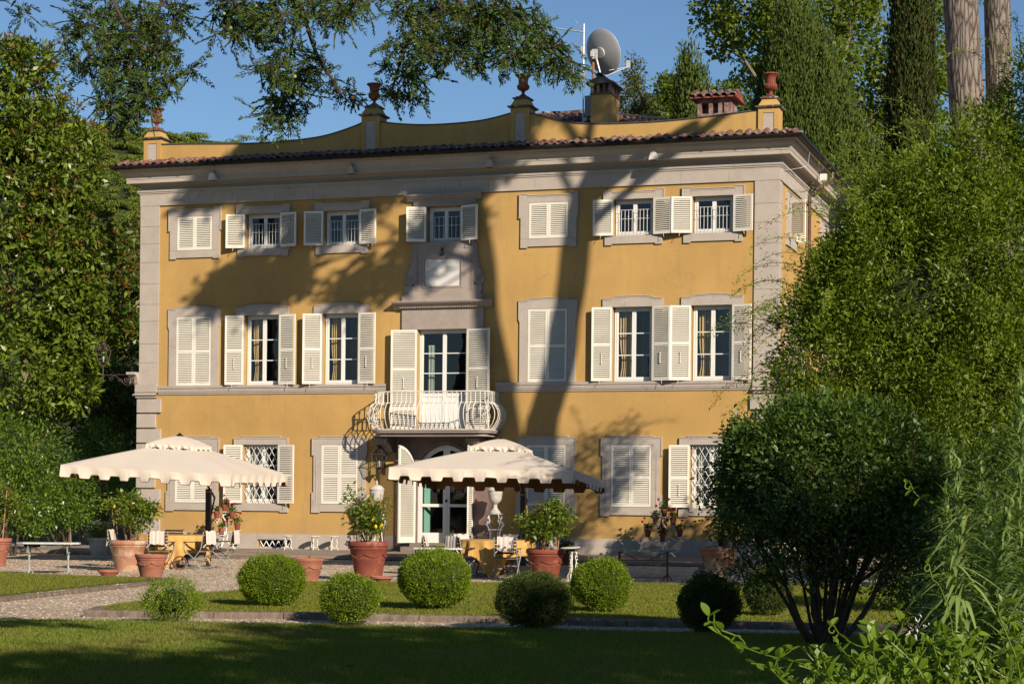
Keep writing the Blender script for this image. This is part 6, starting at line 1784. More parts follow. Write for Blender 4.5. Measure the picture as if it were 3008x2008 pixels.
box_ball(20.43, -23.05, .90, .79, 'bright green box ball right of the white pedestal, in sun', 1.0, seed=6)
box_ball(22.91, -26.95, .80, .72, 'dark shaded box ball just left of the big dark shrub', .9, 'boxshade', .03, seed=7)
box_ball(22.90, -22.9, .66, .70, 'box ball half hidden behind the stems of the big dark shrub', .9, 'boxshade', .03, seed=8)

# the big round dark shrub
t = thing('round_evergreen_shrub', 'big dark round evergreen shrub on many bare stems at the right of the lawn', 'shrub', (24.6, -28.5, GZ + .02))
base = Vector((24.6, -28.5, GZ + .02)); rnd.seed(21)
m = MB(); tips = []
for k in range(24):
    a = k * 2.4 + rnd.uniform(-.3, .3); q = rnd.uniform(.25, 1.15)
    e = Vector((math.cos(a) * q * .95, math.sin(a) * q * .95, rnd.uniform(1.1, 1.7)))
    pts = limb(m, (math.cos(a) * .16 * q, math.sin(a) * .16 * q, 0), e, rnd.uniform(.018, .042), .012, .09, 7, 6)
    for j in range(5):
        p = pts[rnd.randint(3, 7)]; a2 = a + rnd.uniform(-1.1, 1.1); e2 = p + Vector((math.cos(a2) * rnd.uniform(.2, .6), math.sin(a2) * rnd.uniform(.2, .6), rnd.uniform(.25, .9)))
        pp = limb(m, p, e2, .014, .005, .12, 4, 4); tips.append(e2)
        for l in range(3):
            e3 = pp[-1] + Vector((rnd.uniform(-.3, .3), rnd.uniform(-.3, .3), rnd.uniform(.0, .35))); limb(m, pp[rnd.randint(2, 4)], e3, .006, .002, .1, 3, 3); tips.append(e3)
obj('stems', m, 'twig', t, smooth=True)
bl = []
loc = lambda x, y, dp, rx, ry, n, rd: (lambda b: (b[0] - base.x, b[1] - base.y, b[2] - base.z, b[3], b[4], b[5], b[6]))(B(x, y, dp, rx, ry, n, rd))
foliage('foliage', [loc(2440, 1375, 22.9, 338, 222, 1250, 1.25)], 'bush', t, per=20, cr=.16, L=.078, W=.034, shell=.80, out=.9, up=.8, kind='stuff')
foliage('foliage', [loc(2440, 1330, 22.9, 290, 150, 200, 1.0)], 'bush', t, per=14, cr=.2, L=.078, W=.034, shell=.4, out=.6, kind='stuff')
foliage('foliage', [loc(2280, 1560, 22.6, 190, 90, 70, .7), loc(2600, 1560, 22.7, 190, 100, 90, .8), loc(2240, 1680, 22.6, 130, 80, 34, .5), loc(2680, 1680, 22.7, 120, 130, 80, .6), loc(2440, 1650, 22.7, 150, 90, 40, .6)] + [(p.x, p.y, p.z * .9, .2, .2, .2, 2) for p in tips], 'bush', t, per=14, cr=.2, L=.07, W=.03, shell=.3, kind='stuff')

# magnolia on the left and the rusty one behind it
def tree(name, lab, cat, basep, trunk_r, top, barkm, limbs=(), group=None):
    t = thing(name, lab, cat, tuple(basep), 0, group)
    b = Vector(basep)
    if trunk_r:
        m = MB(); limb(m, (0, 0, -.3), v3(top) - b, trunk_r, trunk_r * .25, .03, 10, 10)
        for (p, q, r0) in limbs: limb(m, v3(p) - b, v3(q) - b, r0, r0 * .3, .08, 7, 7)
        obj('trunk', m, barkm, t, smooth=True)
    return t, b
def rel(blobs, b): return [(x[0] - b.x, x[1] - b.y, x[2] - b.z) + tuple(x[3:]) for x in blobs]
pb = at(110, 1590, 60); pb[2] = -.3
t, b = tree('magnolia_tree', 'large glossy magnolia with white blooms and rusty leaf undersides, left of the villa', 'tree', pb, .22, at(70, 230, 60), 'palebark',
            [(at(95, 1200, 60), at(260, 800, 59.6), .09), (at(90, 1000, 60), at(-60, 700, 60), .09), (at(85, 800, 60), at(230, 520, 60), .07), (at(100, 1350, 60), at(220, 1050, 59.2), .08)])
mb_ = [B(70, 300, 60, 120, 175, 110, 1.4), B(30, 200, 60, 110, 80, 45), B(150, 480, 60, 150, 170, 150, 1.6), B(40, 560, 60, 170, 200, 150, 1.6), B(200, 700, 59.6, 130, 150, 120, 1.5),
       B(90, 850, 59.6, 210, 190, 210, 1.8), B(230, 950, 59.4, 115, 170, 110, 1.2), B(60, 1080, 59.2, 190, 170, 170, 1.6), B(200, 1130, 59.2, 90, 90, 50, 1.0), B(-40, 400, 60, 130, 200, 70)]
foliage('crown', rel(mb_, b), 'magn', t, per=10, cr=.12, L=.25, W=.10, dens=2.5, shell=.62, up=.7, out=.75, lump=.09, rad=1.3, kind='stuff')
foliage('young_leaves', rel([(x[0], x[1], x[2] + x[5] * .25, x[3], x[4], x[5] * .9, int(x[6] * .5)) for x in mb_[:6]], b), 'magnred', t, per=8, cr=.08, L=.19, W=.07, shell=.9, up=.4, out=1.1, kind='stuff')
me_leaf = mesh('leaf', MB().add([(0, 0, 0), (.045, .09, .02), (0, .22, 0), (-.045, .09, .02)], [(0, 1, 2, 3)]), 'magn')
for k in range(220):
    x = mb_[rnd.randint(0, 8)]; d = Vector((rnd.gauss(0, 1), rnd.gauss(-.6, 1), rnd.gauss(.2, 1))).normalized()
    o = bpy.data.objects.new('leaf', me_leaf); o.location = (x[0] - b.x + d.x * x[3] * 1.05, x[1] - b.y + d.y * x[4] * 1.05, x[2] - b.z + d.z * x[5] * 1.05)
    o.rotation_euler = (rnd.uniform(-.8, 1.2), rnd.uniform(-.6, .6), rnd.uniform(0, 6.28)); link(o, t)
for (x, y) in ((104, 287), (122, 480), (225, 553), (76, 210), (60, 1120), (30, 780), (170, 205), (205, 640)):
    p = at(x, y, 58.2); m = MB()
    for k in range(7):
        a = k * .9; r = .09; m.add([(0, 0, 0), (r * math.cos(a - .4), r * math.sin(a - .4), .06), (r * 1.3 * math.cos(a), r * 1.3 * math.sin(a), .09), (r * math.cos(a + .4), r * math.sin(a + .4), .06)], [(0, 1, 2, 3)])
    obj('flower', m, 'petal', t, loc=tuple(v3(p) - b))
pb = at(370, 1580, 74); pb[2] = -.3
t, b = tree('magnolia_tree', 'shaded magnolia with rust coloured leaves right behind the left corner of the villa', 'tree', pb, .2, at(390, 700, 74), 'palebark')
mb_ = [B(375, 760, 74, 75, 110, 60, 1.6), B(350, 900, 73, 100, 130, 110, 1.8), B(350, 1080, 73, 120, 170, 150, 2), B(410, 1000, 75, 80, 200, 90, 2), B(300, 1250, 70, 130, 120, 100, 2), B(330, 1180, 68, 80, 110, 70, 1.2)]
foliage('crown', rel(mb_, b), 'magndark', t, per=12, cr=.14, L=.27, W=.11, dens=2.0, shell=.5, up=.7, rad=1.2, kind='stuff')
foliage('young_leaves', rel([(x[0], x[1], x[2] + .2, x[3], x[4], x[5], int(x[6] * .25)) for x in mb_[:2]], b), 'magnred', t, per=12, cr=.4, L=.22, W=.09, shell=.9, kind='stuff')
# green shrubs below the magnolia
def shrub(name, lab, x, y, dep, blobs, m, L=.11, W=.05, per=22, cr=.32, group=None, dark=False):
    pb = at(x, y, dep); pb[2] = -.28
    t = thing(name, lab, 'shrub', tuple(pb), 0, group); b = Vector(pb)
    mm = MB()
    for k in range(5):
        bb = blobs[k % len(blobs)]; limb(mm, (rnd.uniform(-.03, .03), rnd.uniform(-.03, .03), -.1), Vector(bb[:3]) - b, .04, .012, .1, 5, 5)
    obj('stems', mm, 'twig', t)
    foliage('foliage', rel(blobs, b), m, t, per=per, cr=cr, L=L, W=W, shell=.55, up=.9, kind='stuff', zmin=-.02)
    return t
shrub('laurel_shrub', 'tall glossy green laurel under the magnolia at the left edge', 90, 1585, 60, [B(60, 1300, 59, 170, 120, 150, 1.5), B(60, 1430, 59, 190, 130, 200, 1.6), B(-60, 1350, 59, 130, 180, 60, 1.4)], 'bush', .12, .05)
shrub('laurel_shrub', 'dark leafy laurel in front of the magnolia trunk', 40, 1590, 54, [B(40, 1330, 54, 150, 130, 130, 1.2), B(60, 1470, 54, 130, 110, 110, 1.1), B(-40, 1450, 54, 110, 140, 70, 1.2)], 'laurel', .13, .055)
shrub('laurel_shrub', 'bright green laurel bush behind the white topped table', 195, 1570, 58, [B(200, 1470, 58, 105, 105, 130, 1.0), B(130, 1490, 58, 90, 90, 90, 1.0)], 'laurel', .12, .05)
shrub('pittosporum_shrub', 'fresh green shrub left of the villa corner, under the parasol tip', 300, 1570, 66, [B(290, 1340, 66, 95, 120, 120, 1.3), B(320, 1440, 64, 110, 110, 140, 1.2), B(365, 1400, 66, 60, 100, 60, 1)], 'bamboo', .13, .035)
m = MB()
t = thing('slim_tree_trunks', 'group of thin pale trunks in the gloom left of the villa', 'tree', tuple(v3(at(250, 1590, 62))))
for k, (x, lean) in enumerate([(212, -6), (238, 4), (254, -2), (203, 3)]):
    p = v3(at(x, 1590, 62)) - t.location; q = v3(at(x + lean, 1380, 62)) - t.location; mm = MB(); limb(mm, (p.x, p.y, -1.6), q, .045, .03, .02, 5, 6); obj('trunk', mm, 'palebark', t, smooth=True)
foliage('crown', [tuple(np.array(B(230, 1390, 62, 90, 60, 60, 1.0)[:3]) - np.array(t.location)) + B(230, 1390, 62, 90, 60, 60, 1.0)[3:]], 'laurel', t, per=16, cr=.3, L=.12, W=.05, kind='stuff')
# dark low wall with lawn above it, far left
o = obj('low_garden_wall', MB().box(-30, -1.2, 9.0, 9.4, -.6, .22), 'kerb'); tag(o, 'low dark stone wall in shade behind the left tables', 'wall')
struct('upper_lawn', MB().box(-40, -.6, 9.4, 30, -.6, .20), 'lawn')
shrub('hedge', 'dense dark hedge closing the garden behind the magnolia', -50, 1560, 80, [B(-80, 1430, 80, 160, 150, 120, 2.5), B(120, 1430, 82, 160, 150, 140, 2.5), B(300, 1430, 82, 160, 150, 140, 2.5), B(420, 1400, 84, 100, 180, 60, 2.5), B(200, 1200, 84, 250, 120, 150, 2.5)], 'magndark', .18, .08, 24, .6)

# wooded hill far behind
m = MB(); NX, NY = 40, 16; vs = []
def hz(px, k):   # k 0 foot .. 1 ridge
    dep = 420 + 330 * k
    ridge = 366 + 52 * min(1, max(0, (px - 280) / 500)) if px > 200 else 360 + (200 - px) * .02
    y = 1480 + (ridge + 12 - 1480) * (k ** .85)
    return at(px, y, dep)
for j in range(NY + 1):
    for i in range(NX + 1): vs.append(tuple(hz(-900 + i * 100, j / NY)))
for i in range(NX + 1): p = hz(-900 + i * 100, 1.0); vs.append((p[0] - 30, p[1] + 90, p[2] - 60))
m.add(vs, [(j * (NX + 1) + i, j * (NX + 1) + i + 1, (j + 1) * (NX + 1) + i + 1, (j + 1) * (NX + 1) + i) for j in range(NY + 1) for i in range(NX)])
struct('hill', m, 'hillground', smooth=True)
PB = []
rnd.seed(3)
for k in range(1500):
    px = rnd.uniform(120, 1150); kk = rnd.uniform(.35, 1.0) ** .8
    if kk > .93: px = rnd.uniform(120, 1500)
    p = hz(px, kk); r = rnd.uniform(2.2, 3.8)
    PB.append((p[0], p[1], p[2] + 1.2 + rnd.uniform(0, 1.4), r, r, r * .62, 1))
P_ = np.array([q[:3] for q in PB]); R3 = np.array([q[3:6] for q in PB])
per = 150
d = sphere_dirs(len(PB) * per); d[:, 2] = np.abs(d[:, 2]) * 1.0 - .25
sub = rng.integers(0, 9, len(d)); off = np.array([[math.cos(q * .7) * .5, math.sin(q * .7) * .5, rnd.uniform(-.1, .4)] for q in range(9)])[sub]
pos = np.repeat(P_, per, 0) + (off + d * .55) * np.repeat(R3, per, 0)
V, F = leafgeo(pos, unit(np.cross(d, rng.normal(size=d.shape))), unit(d + rng.normal(size=d.shape) * .35 + np.array([0, -.2, .3])), rng.uniform(.5, 1.0, len(d)), rng.uniform(.35, .65, len(d)), .2)
w_ = quads('pine_wood', V, F, 'hill', None, 'stuff'); tag(w_, 'distant pine wood covering the hill left of the villa', 'wood')

# trees behind the villa
def spire(name, lab, x, ybase, dep, prof, m, group=None, n=900, L=.34, W=.10, per=14, streak=.5, trunk=None, rd=1.0):
    """columnar evergreen from upright plumes; prof = [(ypx, xleft, xright)] down the outline"""
    pb = at(x, ybase, dep); pb[2] = -.2
    t = thing(name, lab, 'tree', tuple(pb), 0, group); b = np.array(pb)
    top = at((prof[0][1] + prof[0][2]) / 2, prof[0][0], dep)
    mm = MB(); limb(mm, (0, 0, -.3), Vector(top - b) * .96, .22, .03, .01, 8, 7); obj('trunk', mm, 'twig', t)
    ys = np.array([q[0] for q in prof], float); xl = np.array([q[1] for q in prof], float); xr = np.array([q[2] for q in prof], float)
    wd = (xr - xl); yy = rng.choice(np.linspace(ys[0], ys[-1], 400), n, p=(lambda w: w / w.sum())(np.interp(np.linspace(ys[0], ys[-1], 400), ys, wd) + 4))
    L_ = np.interp(yy, ys, xl); R_ = np.interp(yy, ys, xr); c = (L_ + R_) / 2; h = (R_ - L_) / 2
    a = rng.uniform(0, 2 * math.pi, n); f = .72 + .34 * np.sqrt(rng.random(n))
    f *= 1 + .10 * np.sin(a * 5 + yy * .01)
    s = dep / FPX
    C = np.array([at(cx_, y_, dep) for cx_, y_ in zip(c, yy)]) - b
    N = np.stack([np.cos(a)[:, None] * VR + np.sin(a)[:, None] * -VF * rd]).reshape(n, 3)
    P = C + N * (h * f * s)[:, None]
    P = np.repeat(P, per, 0); N = np.repeat(N, per, 0); k = len(P)
    pos = P + rng.normal(size=(k, 3)) * np.array([.13, .13, streak]) * (L / .34)
    dr_ = unit(np.array([0, 0, 1.6]) + N * .45 + rng.normal(size=(k, 3)) * .35)
    V, F = leafgeo(pos, dr_, unit(N + rng.normal(size=(k, 3)) * .7), rng.uniform(.5, 1.1, k) * L, rng.uniform(.6, 1.2, k) * W, .2)
    quads('crown', V, F, m, t, 'stuff')
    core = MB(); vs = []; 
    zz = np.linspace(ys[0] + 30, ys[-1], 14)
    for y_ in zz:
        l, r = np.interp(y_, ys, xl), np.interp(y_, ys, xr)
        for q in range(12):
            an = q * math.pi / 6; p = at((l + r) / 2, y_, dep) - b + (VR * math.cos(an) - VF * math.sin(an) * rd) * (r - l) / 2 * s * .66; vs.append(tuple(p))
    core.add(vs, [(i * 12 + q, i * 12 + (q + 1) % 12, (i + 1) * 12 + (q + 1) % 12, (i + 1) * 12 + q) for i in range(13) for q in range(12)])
    obj('dark_core', core, 'boxcore', t)  # dark solid filling added inside the crown, no real twigs
    return t
spire('conical_cypress', 'broad conical cypress rising behind the right end of the parapet', 2360, 1500, 84,
      [(18, 2318, 2332), (60, 2285, 2375), (130, 2262, 2425), (220, 2240, 2460), (320, 2225, 2500), (430, 2215, 2550), (540, 2220, 2600), (680, 2230, 2640), (900, 2230, 2650), (1100, 2230, 2650)], 'cyp', None, 5200, .25, .065, 26)
spire('column_cypress', 'tall dark column cypress in front of the plane trees, left of the pine trunk', 2670, 1500, 74,
      [(-420, 2650, 2690), (-200, 2630, 2710), (0, 2628, 2725), (200, 2620, 2732), (340, 2615, 2735), (480, 2620, 2740), (800, 2620, 2740)], 'cypdark', None, 2200, .25, .065, 26)
spire('column_cypress', 'small pointed cypress between the leafy trees behind the roof', 2045, 1500, 92,
      [(158, 2018, 2026), (200, 1995, 2060), (260, 1990, 2072), (330, 1985, 2080), (500, 1985, 2085)], 'cyp', None, 420, .30, .09, 16)
def leafy(name, lab, x, dep, topy, blobs, m, L, W, per, cr, trunk_r=.25, shell=.5, group=None, limbs=(), bark='palebark'):
    pb = at(x, 1500, dep); pb[2] = -.2
    t, b = tree(name, lab, 'tree', pb, trunk_r, at(x, topy, dep), bark, limbs, group)
    foliage('crown', rel(blobs, b), m, t, per=per, cr=cr, L=L, W=W, shell=shell, up=.6, kind='stuff')
    return t
leafy('leafy_tree', 'olive green tree with a pointed top just right of the satellite dish', 1870, 96, 230,
      [B(1865, 215, 96, 32, 55, 26, 1), B(1860, 300, 96, 62, 80, 90, 1.3), B(1890, 380, 96, 75, 100, 100, 1.3)], 'ivy', .17, .09, 22, .42)
leafy('leafy_tree', 'fresh green tree behind the roof, left of the small pointed cypress', 1960, 98, 260,
      [B(1965, 265, 98, 42, 60, 50, 1.2), B(1945, 340, 98, 60, 70, 70, 1.3), B(2000, 300, 98, 40, 70, 45, 1.2), B(2095, 330, 98, 50, 80, 60, 1.2), B(2135, 280, 99, 45, 50, 40, 1.2)], 'plane', .20, .13, 20, .45)
PL = []
rnd.seed(9)
for (x, y, rx, ry, n) in [(2090, 40, 70, 70, 40), (2130, 130, 60, 60, 40), (2190, 60, 90, 110, 80), (2200, 220, 60, 70, 45), (2290, 10, 110, 90, 90), (2260, 130, 80, 90, 60), (2200, 330, 55, 60, 40), (2150, -60, 120, 80, 40),
                          (2400, 60, 90, 110, 80), (2520, 60, 110, 110, 120), (2480, 200, 80, 100, 70), (2590, 180, 100, 110, 100), (2560, 320, 90, 90, 80), (2620, 420, 80, 80, 60), (2450, -40, 200, 80, 80),
                          (2740, 60, 70, 120, 80), (2760, 220, 70, 110, 80), (2730, 380, 80, 90, 70), (2640, 520, 90, 60, 50)]:
    PL.append(B(x, y, 99 + rnd.uniform(-3, 3), rx, ry, int(n * .62), 2.0))
leafy('plane_tree', 'tall light green plane tree with sky showing through, behind the villa on the right', 2350, 99, -100, PL, 'plane', .25, .20, 20, .55, .4, .25, None,
      [(at(2350, 500, 99), at(2120, 60, 98), .16), (at(2350, 450, 99), at(2520, 20, 99), .18), (at(2350, 350, 99), at(2250, 0, 98), .14), (at(2360, 600, 99), at(2700, 100, 99), .18), (at(2510, 300, 99), at(2500, 60, 98), .07)])
# pair of pine trunks behind the climber, right
pb = at(2900, 1490, 55); pb[2] = -.3
t = thing('pine_tree', 'two thick grey barked pine trunks rising through the climber at the top right', 'tree', tuple(pb)); b = Vector(pb)
for (pa, pc, r0, r1) in (((2900, 1490), (2790, -500), .57, .45), ((2935, 1490), (2915, -500), .44, .34)):
    m = MB(); p = v3(at(*pa, 55)) - b; p.z = -.4; q = v3(at(*pc, 55)) - b; pm = v3(at(pa[0] * .35 + pc[0] * .65 + 15, 380, 55)) - b
    pts = smooth_path([tuple(p), tuple(p.lerp(pm, .5)), tuple(pm), tuple(q)], 8); n = len(pts)
    m.tube(pts, [r0 + (r1 - r0) * i / n for i in range(n)], 20); obj('trunk', m, 'bark', t, smooth=True)
foliage('crown', rel([B(2880, -700, 55, 500, 200, 160, 5)], b), 'cypdark', t, per=30, cr=.9, L=.3, W=.05, kind='stuff')

# climbing shrub mass
pb = at(2700, 1560, 37.5); pb[2] = -.3
t = thing('climbing_shrub', 'huge billowing yellow green climbing shrub hiding the right end of the villa', 'climbing shrub', tuple(pb)); b = Vector(pb)
VB = [B(2680, 900, 38, 330, 340, 430, 2.6), B(2480, 1050, 37.5, 228, 260, 240, 1.6), B(2610, 740, 38, 165, 190, 180, 1.6), B(2760, 600, 38, 210, 190, 200, 1.8), B(2900, 500, 38.5, 160, 200, 160, 1.8),
      B(2930, 800, 37.5, 220, 320, 260, 2.2), B(2860, 1150, 37, 260, 260, 200, 1.8), B(2420, 1250, 37, 150, 180, 110, 1.3), B(2620, 1350, 37, 260, 200, 120, 1.6), B(3010, 330, 39.5, 110, 200, 110, 1.4), B(2440, 920, 37.5, 105, 120, 90, 1.0), B(3000, 1350, 37, 160, 250, 60, 1.5), B(2640, 620, 38, 150, 140, 110, 1.2), B(2470, 820, 37.6, 115, 120, 80, 1.0)]
foliage('foliage', rel(VB, b), 'vine', t, per=30, cr=.26, L=.115, W=.042, dens=1.5, shell=.66, up=.8, out=.9, cz=1.1, lump=.13, kind='stuff')
foliage('young_shoots', rel([(x[0], x[1], x[2], x[3], x[4], x[5], int(x[6] * .34)) for x in VB], b), 'vinetip', t, per=14, cr=.30, L=.10, W=.030, shell=.94, up=.9, out=1.2, kind='stuff')
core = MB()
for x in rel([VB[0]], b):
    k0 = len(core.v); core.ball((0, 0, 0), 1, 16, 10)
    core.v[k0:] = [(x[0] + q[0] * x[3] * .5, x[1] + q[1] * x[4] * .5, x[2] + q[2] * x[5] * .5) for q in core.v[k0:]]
obj('dark_core', core, 'boxcore', t, smooth=True)  # dark ellipsoid added as the shaded depth of the shrub
# long arching sprays
sp = MB(); P = []; D_ = []
rnd.seed(31)
def spray(p0, d0, L_, droop, r=.010):
    p = Vector(p0); d = Vector(d0).normalized(); pts = [p.copy()]
    n = 14
    for i in range(n):
        d = (d + Vector((rnd.uniform(-.06, .06), rnd.uniform(-.06, .06), -droop / n + rnd.uniform(-.03, .03)))).normalized(); p = p + d * L_ / n; pts.append(p.copy())
        for _ in range(7): P.append(tuple(p + Vector((rnd.gauss(0, .05), rnd.gauss(0, .05), rnd.gauss(0, .05))))); D_.append(tuple(d * .6 + Vector((rnd.gauss(0, .7), rnd.gauss(0, .7), rnd.gauss(0, .6)))))
    sp.tube(pts, [r * (1 - .7 * i / n) for i in range(n + 1)], 3)
for k in range(95):
    x = rel(VB, b)[rnd.randint(0, 10)]
    dd = Vector((rnd.gauss(-.5, .8), rnd.gauss(-.5, .6), rnd.gauss(.5, .6))).normalized()
    spray((x[0] + dd.x * x[3] * .92, x[1] + dd.y * x[4] * .92, x[2] + dd.z * x[5] * .92), (dd.x, dd.y, dd.z + .5), rnd.uniform(.7, 1.7), 1.6)
for (x, y, dx, dz, L_) in ((2400, 850, -1, .5, 1.2), (2330, 980, -1, .4, 1.0), (2420, 760, -.8, 1, 1.6), (2540, 560, -1, .3, 1.0), (2600, 480, -.7, .9, 1.3), (2700, 430, -.9, .8, 1.7), (2750, 420, -.3, 1, 1.5), (2650, 460, -1, .35, 1.6), (2300, 1100, -1, .6, .8), (2580, 520, -1, .7, 1.2)):
    q = v3(at(x, y, 37)) - b; spray(q, (dx * VR[0], dx * VR[1], dz), L_, 1.7)
obj('arching_stems', sp, 'vinetip', t)['kind'] = 'stuff'
V, F = leafgeo(np.array(P), np.array(D_), unit(rng.normal(size=(len(P), 3))), rng.uniform(.05, .09, len(P)), .020, .2)
quads('spray_leaves', V, F, 'vinetip', t, 'stuff')
# shrubs filling below, between climber and lawn
shrub('evergreen_shrub', 'shaded evergreen shrub under the climber, right of the round shrub', 2750, 1700, 30, [B(2720, 1560, 30, 150, 160, 130, .9), B(2850, 1500, 30, 170, 220, 150, 1.0), B(3000, 1500, 30, 140, 290, 110, 1.0), B(2900, 1400, 30, 160, 150, 90, 1.0), B(2640, 1700, 30, 120, 110, 60, .7), B(2800, 1720, 30, 170, 110, 80, .8)], 'bush', .09, .04, 22, .3)

# overhanging cypress boughs at the top
tb = Vector((17.6, -40.2, GZ))
t = thing('overhanging_cypress', 'cypress boughs with round cones hanging into the top of the view', 'tree', tuple(tb))
m = MB(); tp = Vector((.6, .3, 10.5)); limb(m, (0, 0, -.2), tp, .34, .16, .02, 8, 10)
tw = MB(); NP = []; ND = []; NL = []
rnd.seed(77)
def LP(x, y, dep=15.7): return v3(at(x, y, dep)) - tb
def twiglet(p, d, L_, lvl=0):
    """flat fern-like spray of scale leaves"""
    p = Vector(p); d = Vector(d).normalized(); n = max(4, int(L_ / .028)); pts = [p.copy()]
    side = d.cross(Vector((rnd.gauss(0, 1), rnd.gauss(0, 1), rnd.gauss(0, 1)))).normalized()
    for i in range(n):
        d = (d + Vector((rnd.uniform(-.10, .10), rnd.uniform(-.10, .10), rnd.uniform(-.13, .06)))).normalized(); p = p + d * L_ / n; pts.append(p.copy())
        for s in (-1, 1):
            q = (d * .9 + side * s * rnd.uniform(.5, 1.0) + Vector((0, 0, rnd.uniform(-.2, .2)))).normalized()
            ln = rnd.uniform(.030, .058) * (1.15 - .5 * i / n)
            NP.append(tuple(p)); ND.append(tuple(q)); NL.append(ln)
            if rnd.random() < .55: NP.append(tuple(p + q * ln * .5)); ND.append(tuple((q + d).normalized())); NL.append(ln * .7)
    NP.append(tuple(p)); ND.append(tuple(d)); NL.append(.05)
    tw.tube(pts, .0036, 3)
def cluster(x, y, r, n, dep=None):
    dep = dep or 15.7 + rnd.uniform(-.7, .7); c = LP(x, y, dep); s = dep / FPX
    for k in range(n):
        d = Vector((rnd.gauss(0, 1), rnd.gauss(0, 1), rnd.gauss(-.45, .8))).normalized()
        st_ = c + Vector((rnd.gauss(0, .5), rnd.gauss(0, .5), rnd.gauss(0, .5))) * r * s
        twiglet(st_, d, rnd.uniform(.08, .21))
    return c
def bough(pts, r0=.02):
    q = [LP(*p) for p in pts]; q = [Vector(v) for v in smooth_path([tuple(v) for v in q], 4)]; n = len(q)
    tw.tube(q, [r0 * (1 - .8 * i / n) + .003 for i in range(n)], 5)
LIMBS = [[(60, -350), (150, -260), (270, -120), (330, 0), (385, 120), (390, 250)], [(300, -380), (420, -300), (480, -120), (470, 20), (440, 150)],
         [(500, -430), (700, -330), (860, -150), (885, 0), (860, 120), (830, 300)], [(700, -330), (660, -150), (690, 0), (720, 60)], [(860, -150), (980, -60), (1000, 20)], [(885, 20), (930, 160), (1000, 270)],
         [(900, -380), (1200, -300), (1330, -150), (1300, 0), (1240, 120), (1190, 260)], [(1330, -150), (1450, -20), (1560, 80), (1680, 180)], [(1300, -60), (1400, 60), (1480, 130), (1530, 190)], [(1210, 90), (1180, 170), (1150, 270)], [(60, -350), (50, -100), (70, 0)]]
for l in LIMBS: bough(l, .018)
for a, b2 in (((.3, .15, 6.6), (60, -350)), ((.4, .2, 7.4), (300, -380)), ((.5, .2, 8.0), (500, -430)), ((.5, .3, 8.6), (900, -380))):
    limb(m, a, LP(*b2), .09, .03, .05, 7, 7)
limb(m, LP(500, -430), LP(900, -380), .05, .03, .04, 6, 6)
obj('trunk', m, 'bark', t, smooth=True)
CL = [(60, 15, 34, 5), (70, 45, 16, 3), (235, 80, 60, 26), (300, 50, 80, 36), (380, 60, 90, 46), (460, 60, 75, 34), (520, 30, 45, 16), (250, 180, 55, 18), (330, 150, 85, 44), (420, 150, 85, 40), (490, 160, 55, 18), (350, 240, 60, 26),
      (430, 240, 50, 22), (500, 235, 45, 14), (545, 205, 28, 7), (320, 300, 38, 14), (370, 320, 45, 20), (425, 295, 42, 14), (175, 110, 28, 4), (350, 355, 25, 7),
      (640, 30, 40, 13), (700, 30, 65, 28), (770, 20, 70, 32), (860, 10, 70, 28), (950, 15, 65, 28), (1030, 5, 55, 20), (690, 90, 45, 15), (760, 70, 45, 14), (820, 60, 45, 12), (640, 100, 28, 5), (990, 50, 40, 12), (1080, -5, 40, 12),
      (830, 130, 45, 15), (800, 200, 45, 16), (850, 230, 55, 22), (800, 290, 45, 17), (840, 320, 45, 18), (780, 345, 28, 7), (900, 200, 45, 13), (940, 170, 35, 9), (960, 240, 35, 10), (1010, 270, 30, 8), (1045, 285, 18, 4), (830, 375, 20, 5), (880, 290, 35, 9),
      (1180, 20, 45, 16), (1250, 15, 70, 32), (1330, 20, 80, 38), (1420, 25, 70, 34), (1500, 30, 60, 26), (1560, 70, 55, 24), (1230, 90, 60, 24), (1310, 90, 70, 32), (1400, 90, 70, 30), (1480, 100, 65, 28), (1570, 130, 55, 22), (1630, 150, 50, 20), (1660, 195, 35, 10),
      (1180, 140, 45, 13), (1250, 160, 55, 20), (1330, 150, 50, 17), (1420, 150, 45, 14), (1500, 170, 45, 14), (1590, 185, 35, 10), (1150, 190, 35, 8), (1200, 220, 40, 12), (1150, 265, 32, 9), (1210, 270, 35, 9), (1380, 180, 35, 8), (1250, 230, 28, 6), (1470, 195, 22, 5), (1680, 215, 18, 4)]
CL += [(x, y - 130, r * 1.2, max(2, n // 3)) for x, y, r, n in CL if y < 60]
for x, y, r, n in CL: cluster(x, y, r * .80, int(n * 2.0))
obj('twigs', tw, 'twig', t)
V, F = leafgeo(np.array(NP), np.array(ND), unit(rng.normal(size=(len(NP), 3))), np.array(NL), .0145, .2)
quads('foliage', V, F, 'over', t, 'stuff')
for k in range(90):
    x, y, r, n = CL[rnd.randint(0, len(CL) - 1)]
    if n < 8 and k > 30: continue
    c = LP(x + rnd.uniform(-r, r) * .8, y + rnd.uniform(-r, r) * .8, 15.7 + rnd.uniform(-.6, .5))
    g = x > 640 and rnd.random() < .35
    obj('cone', MB().ball((0, 0, 0), .016 if not g else .013, 7, 5), 'greencone' if g else 'cone', t, loc=tuple(c))

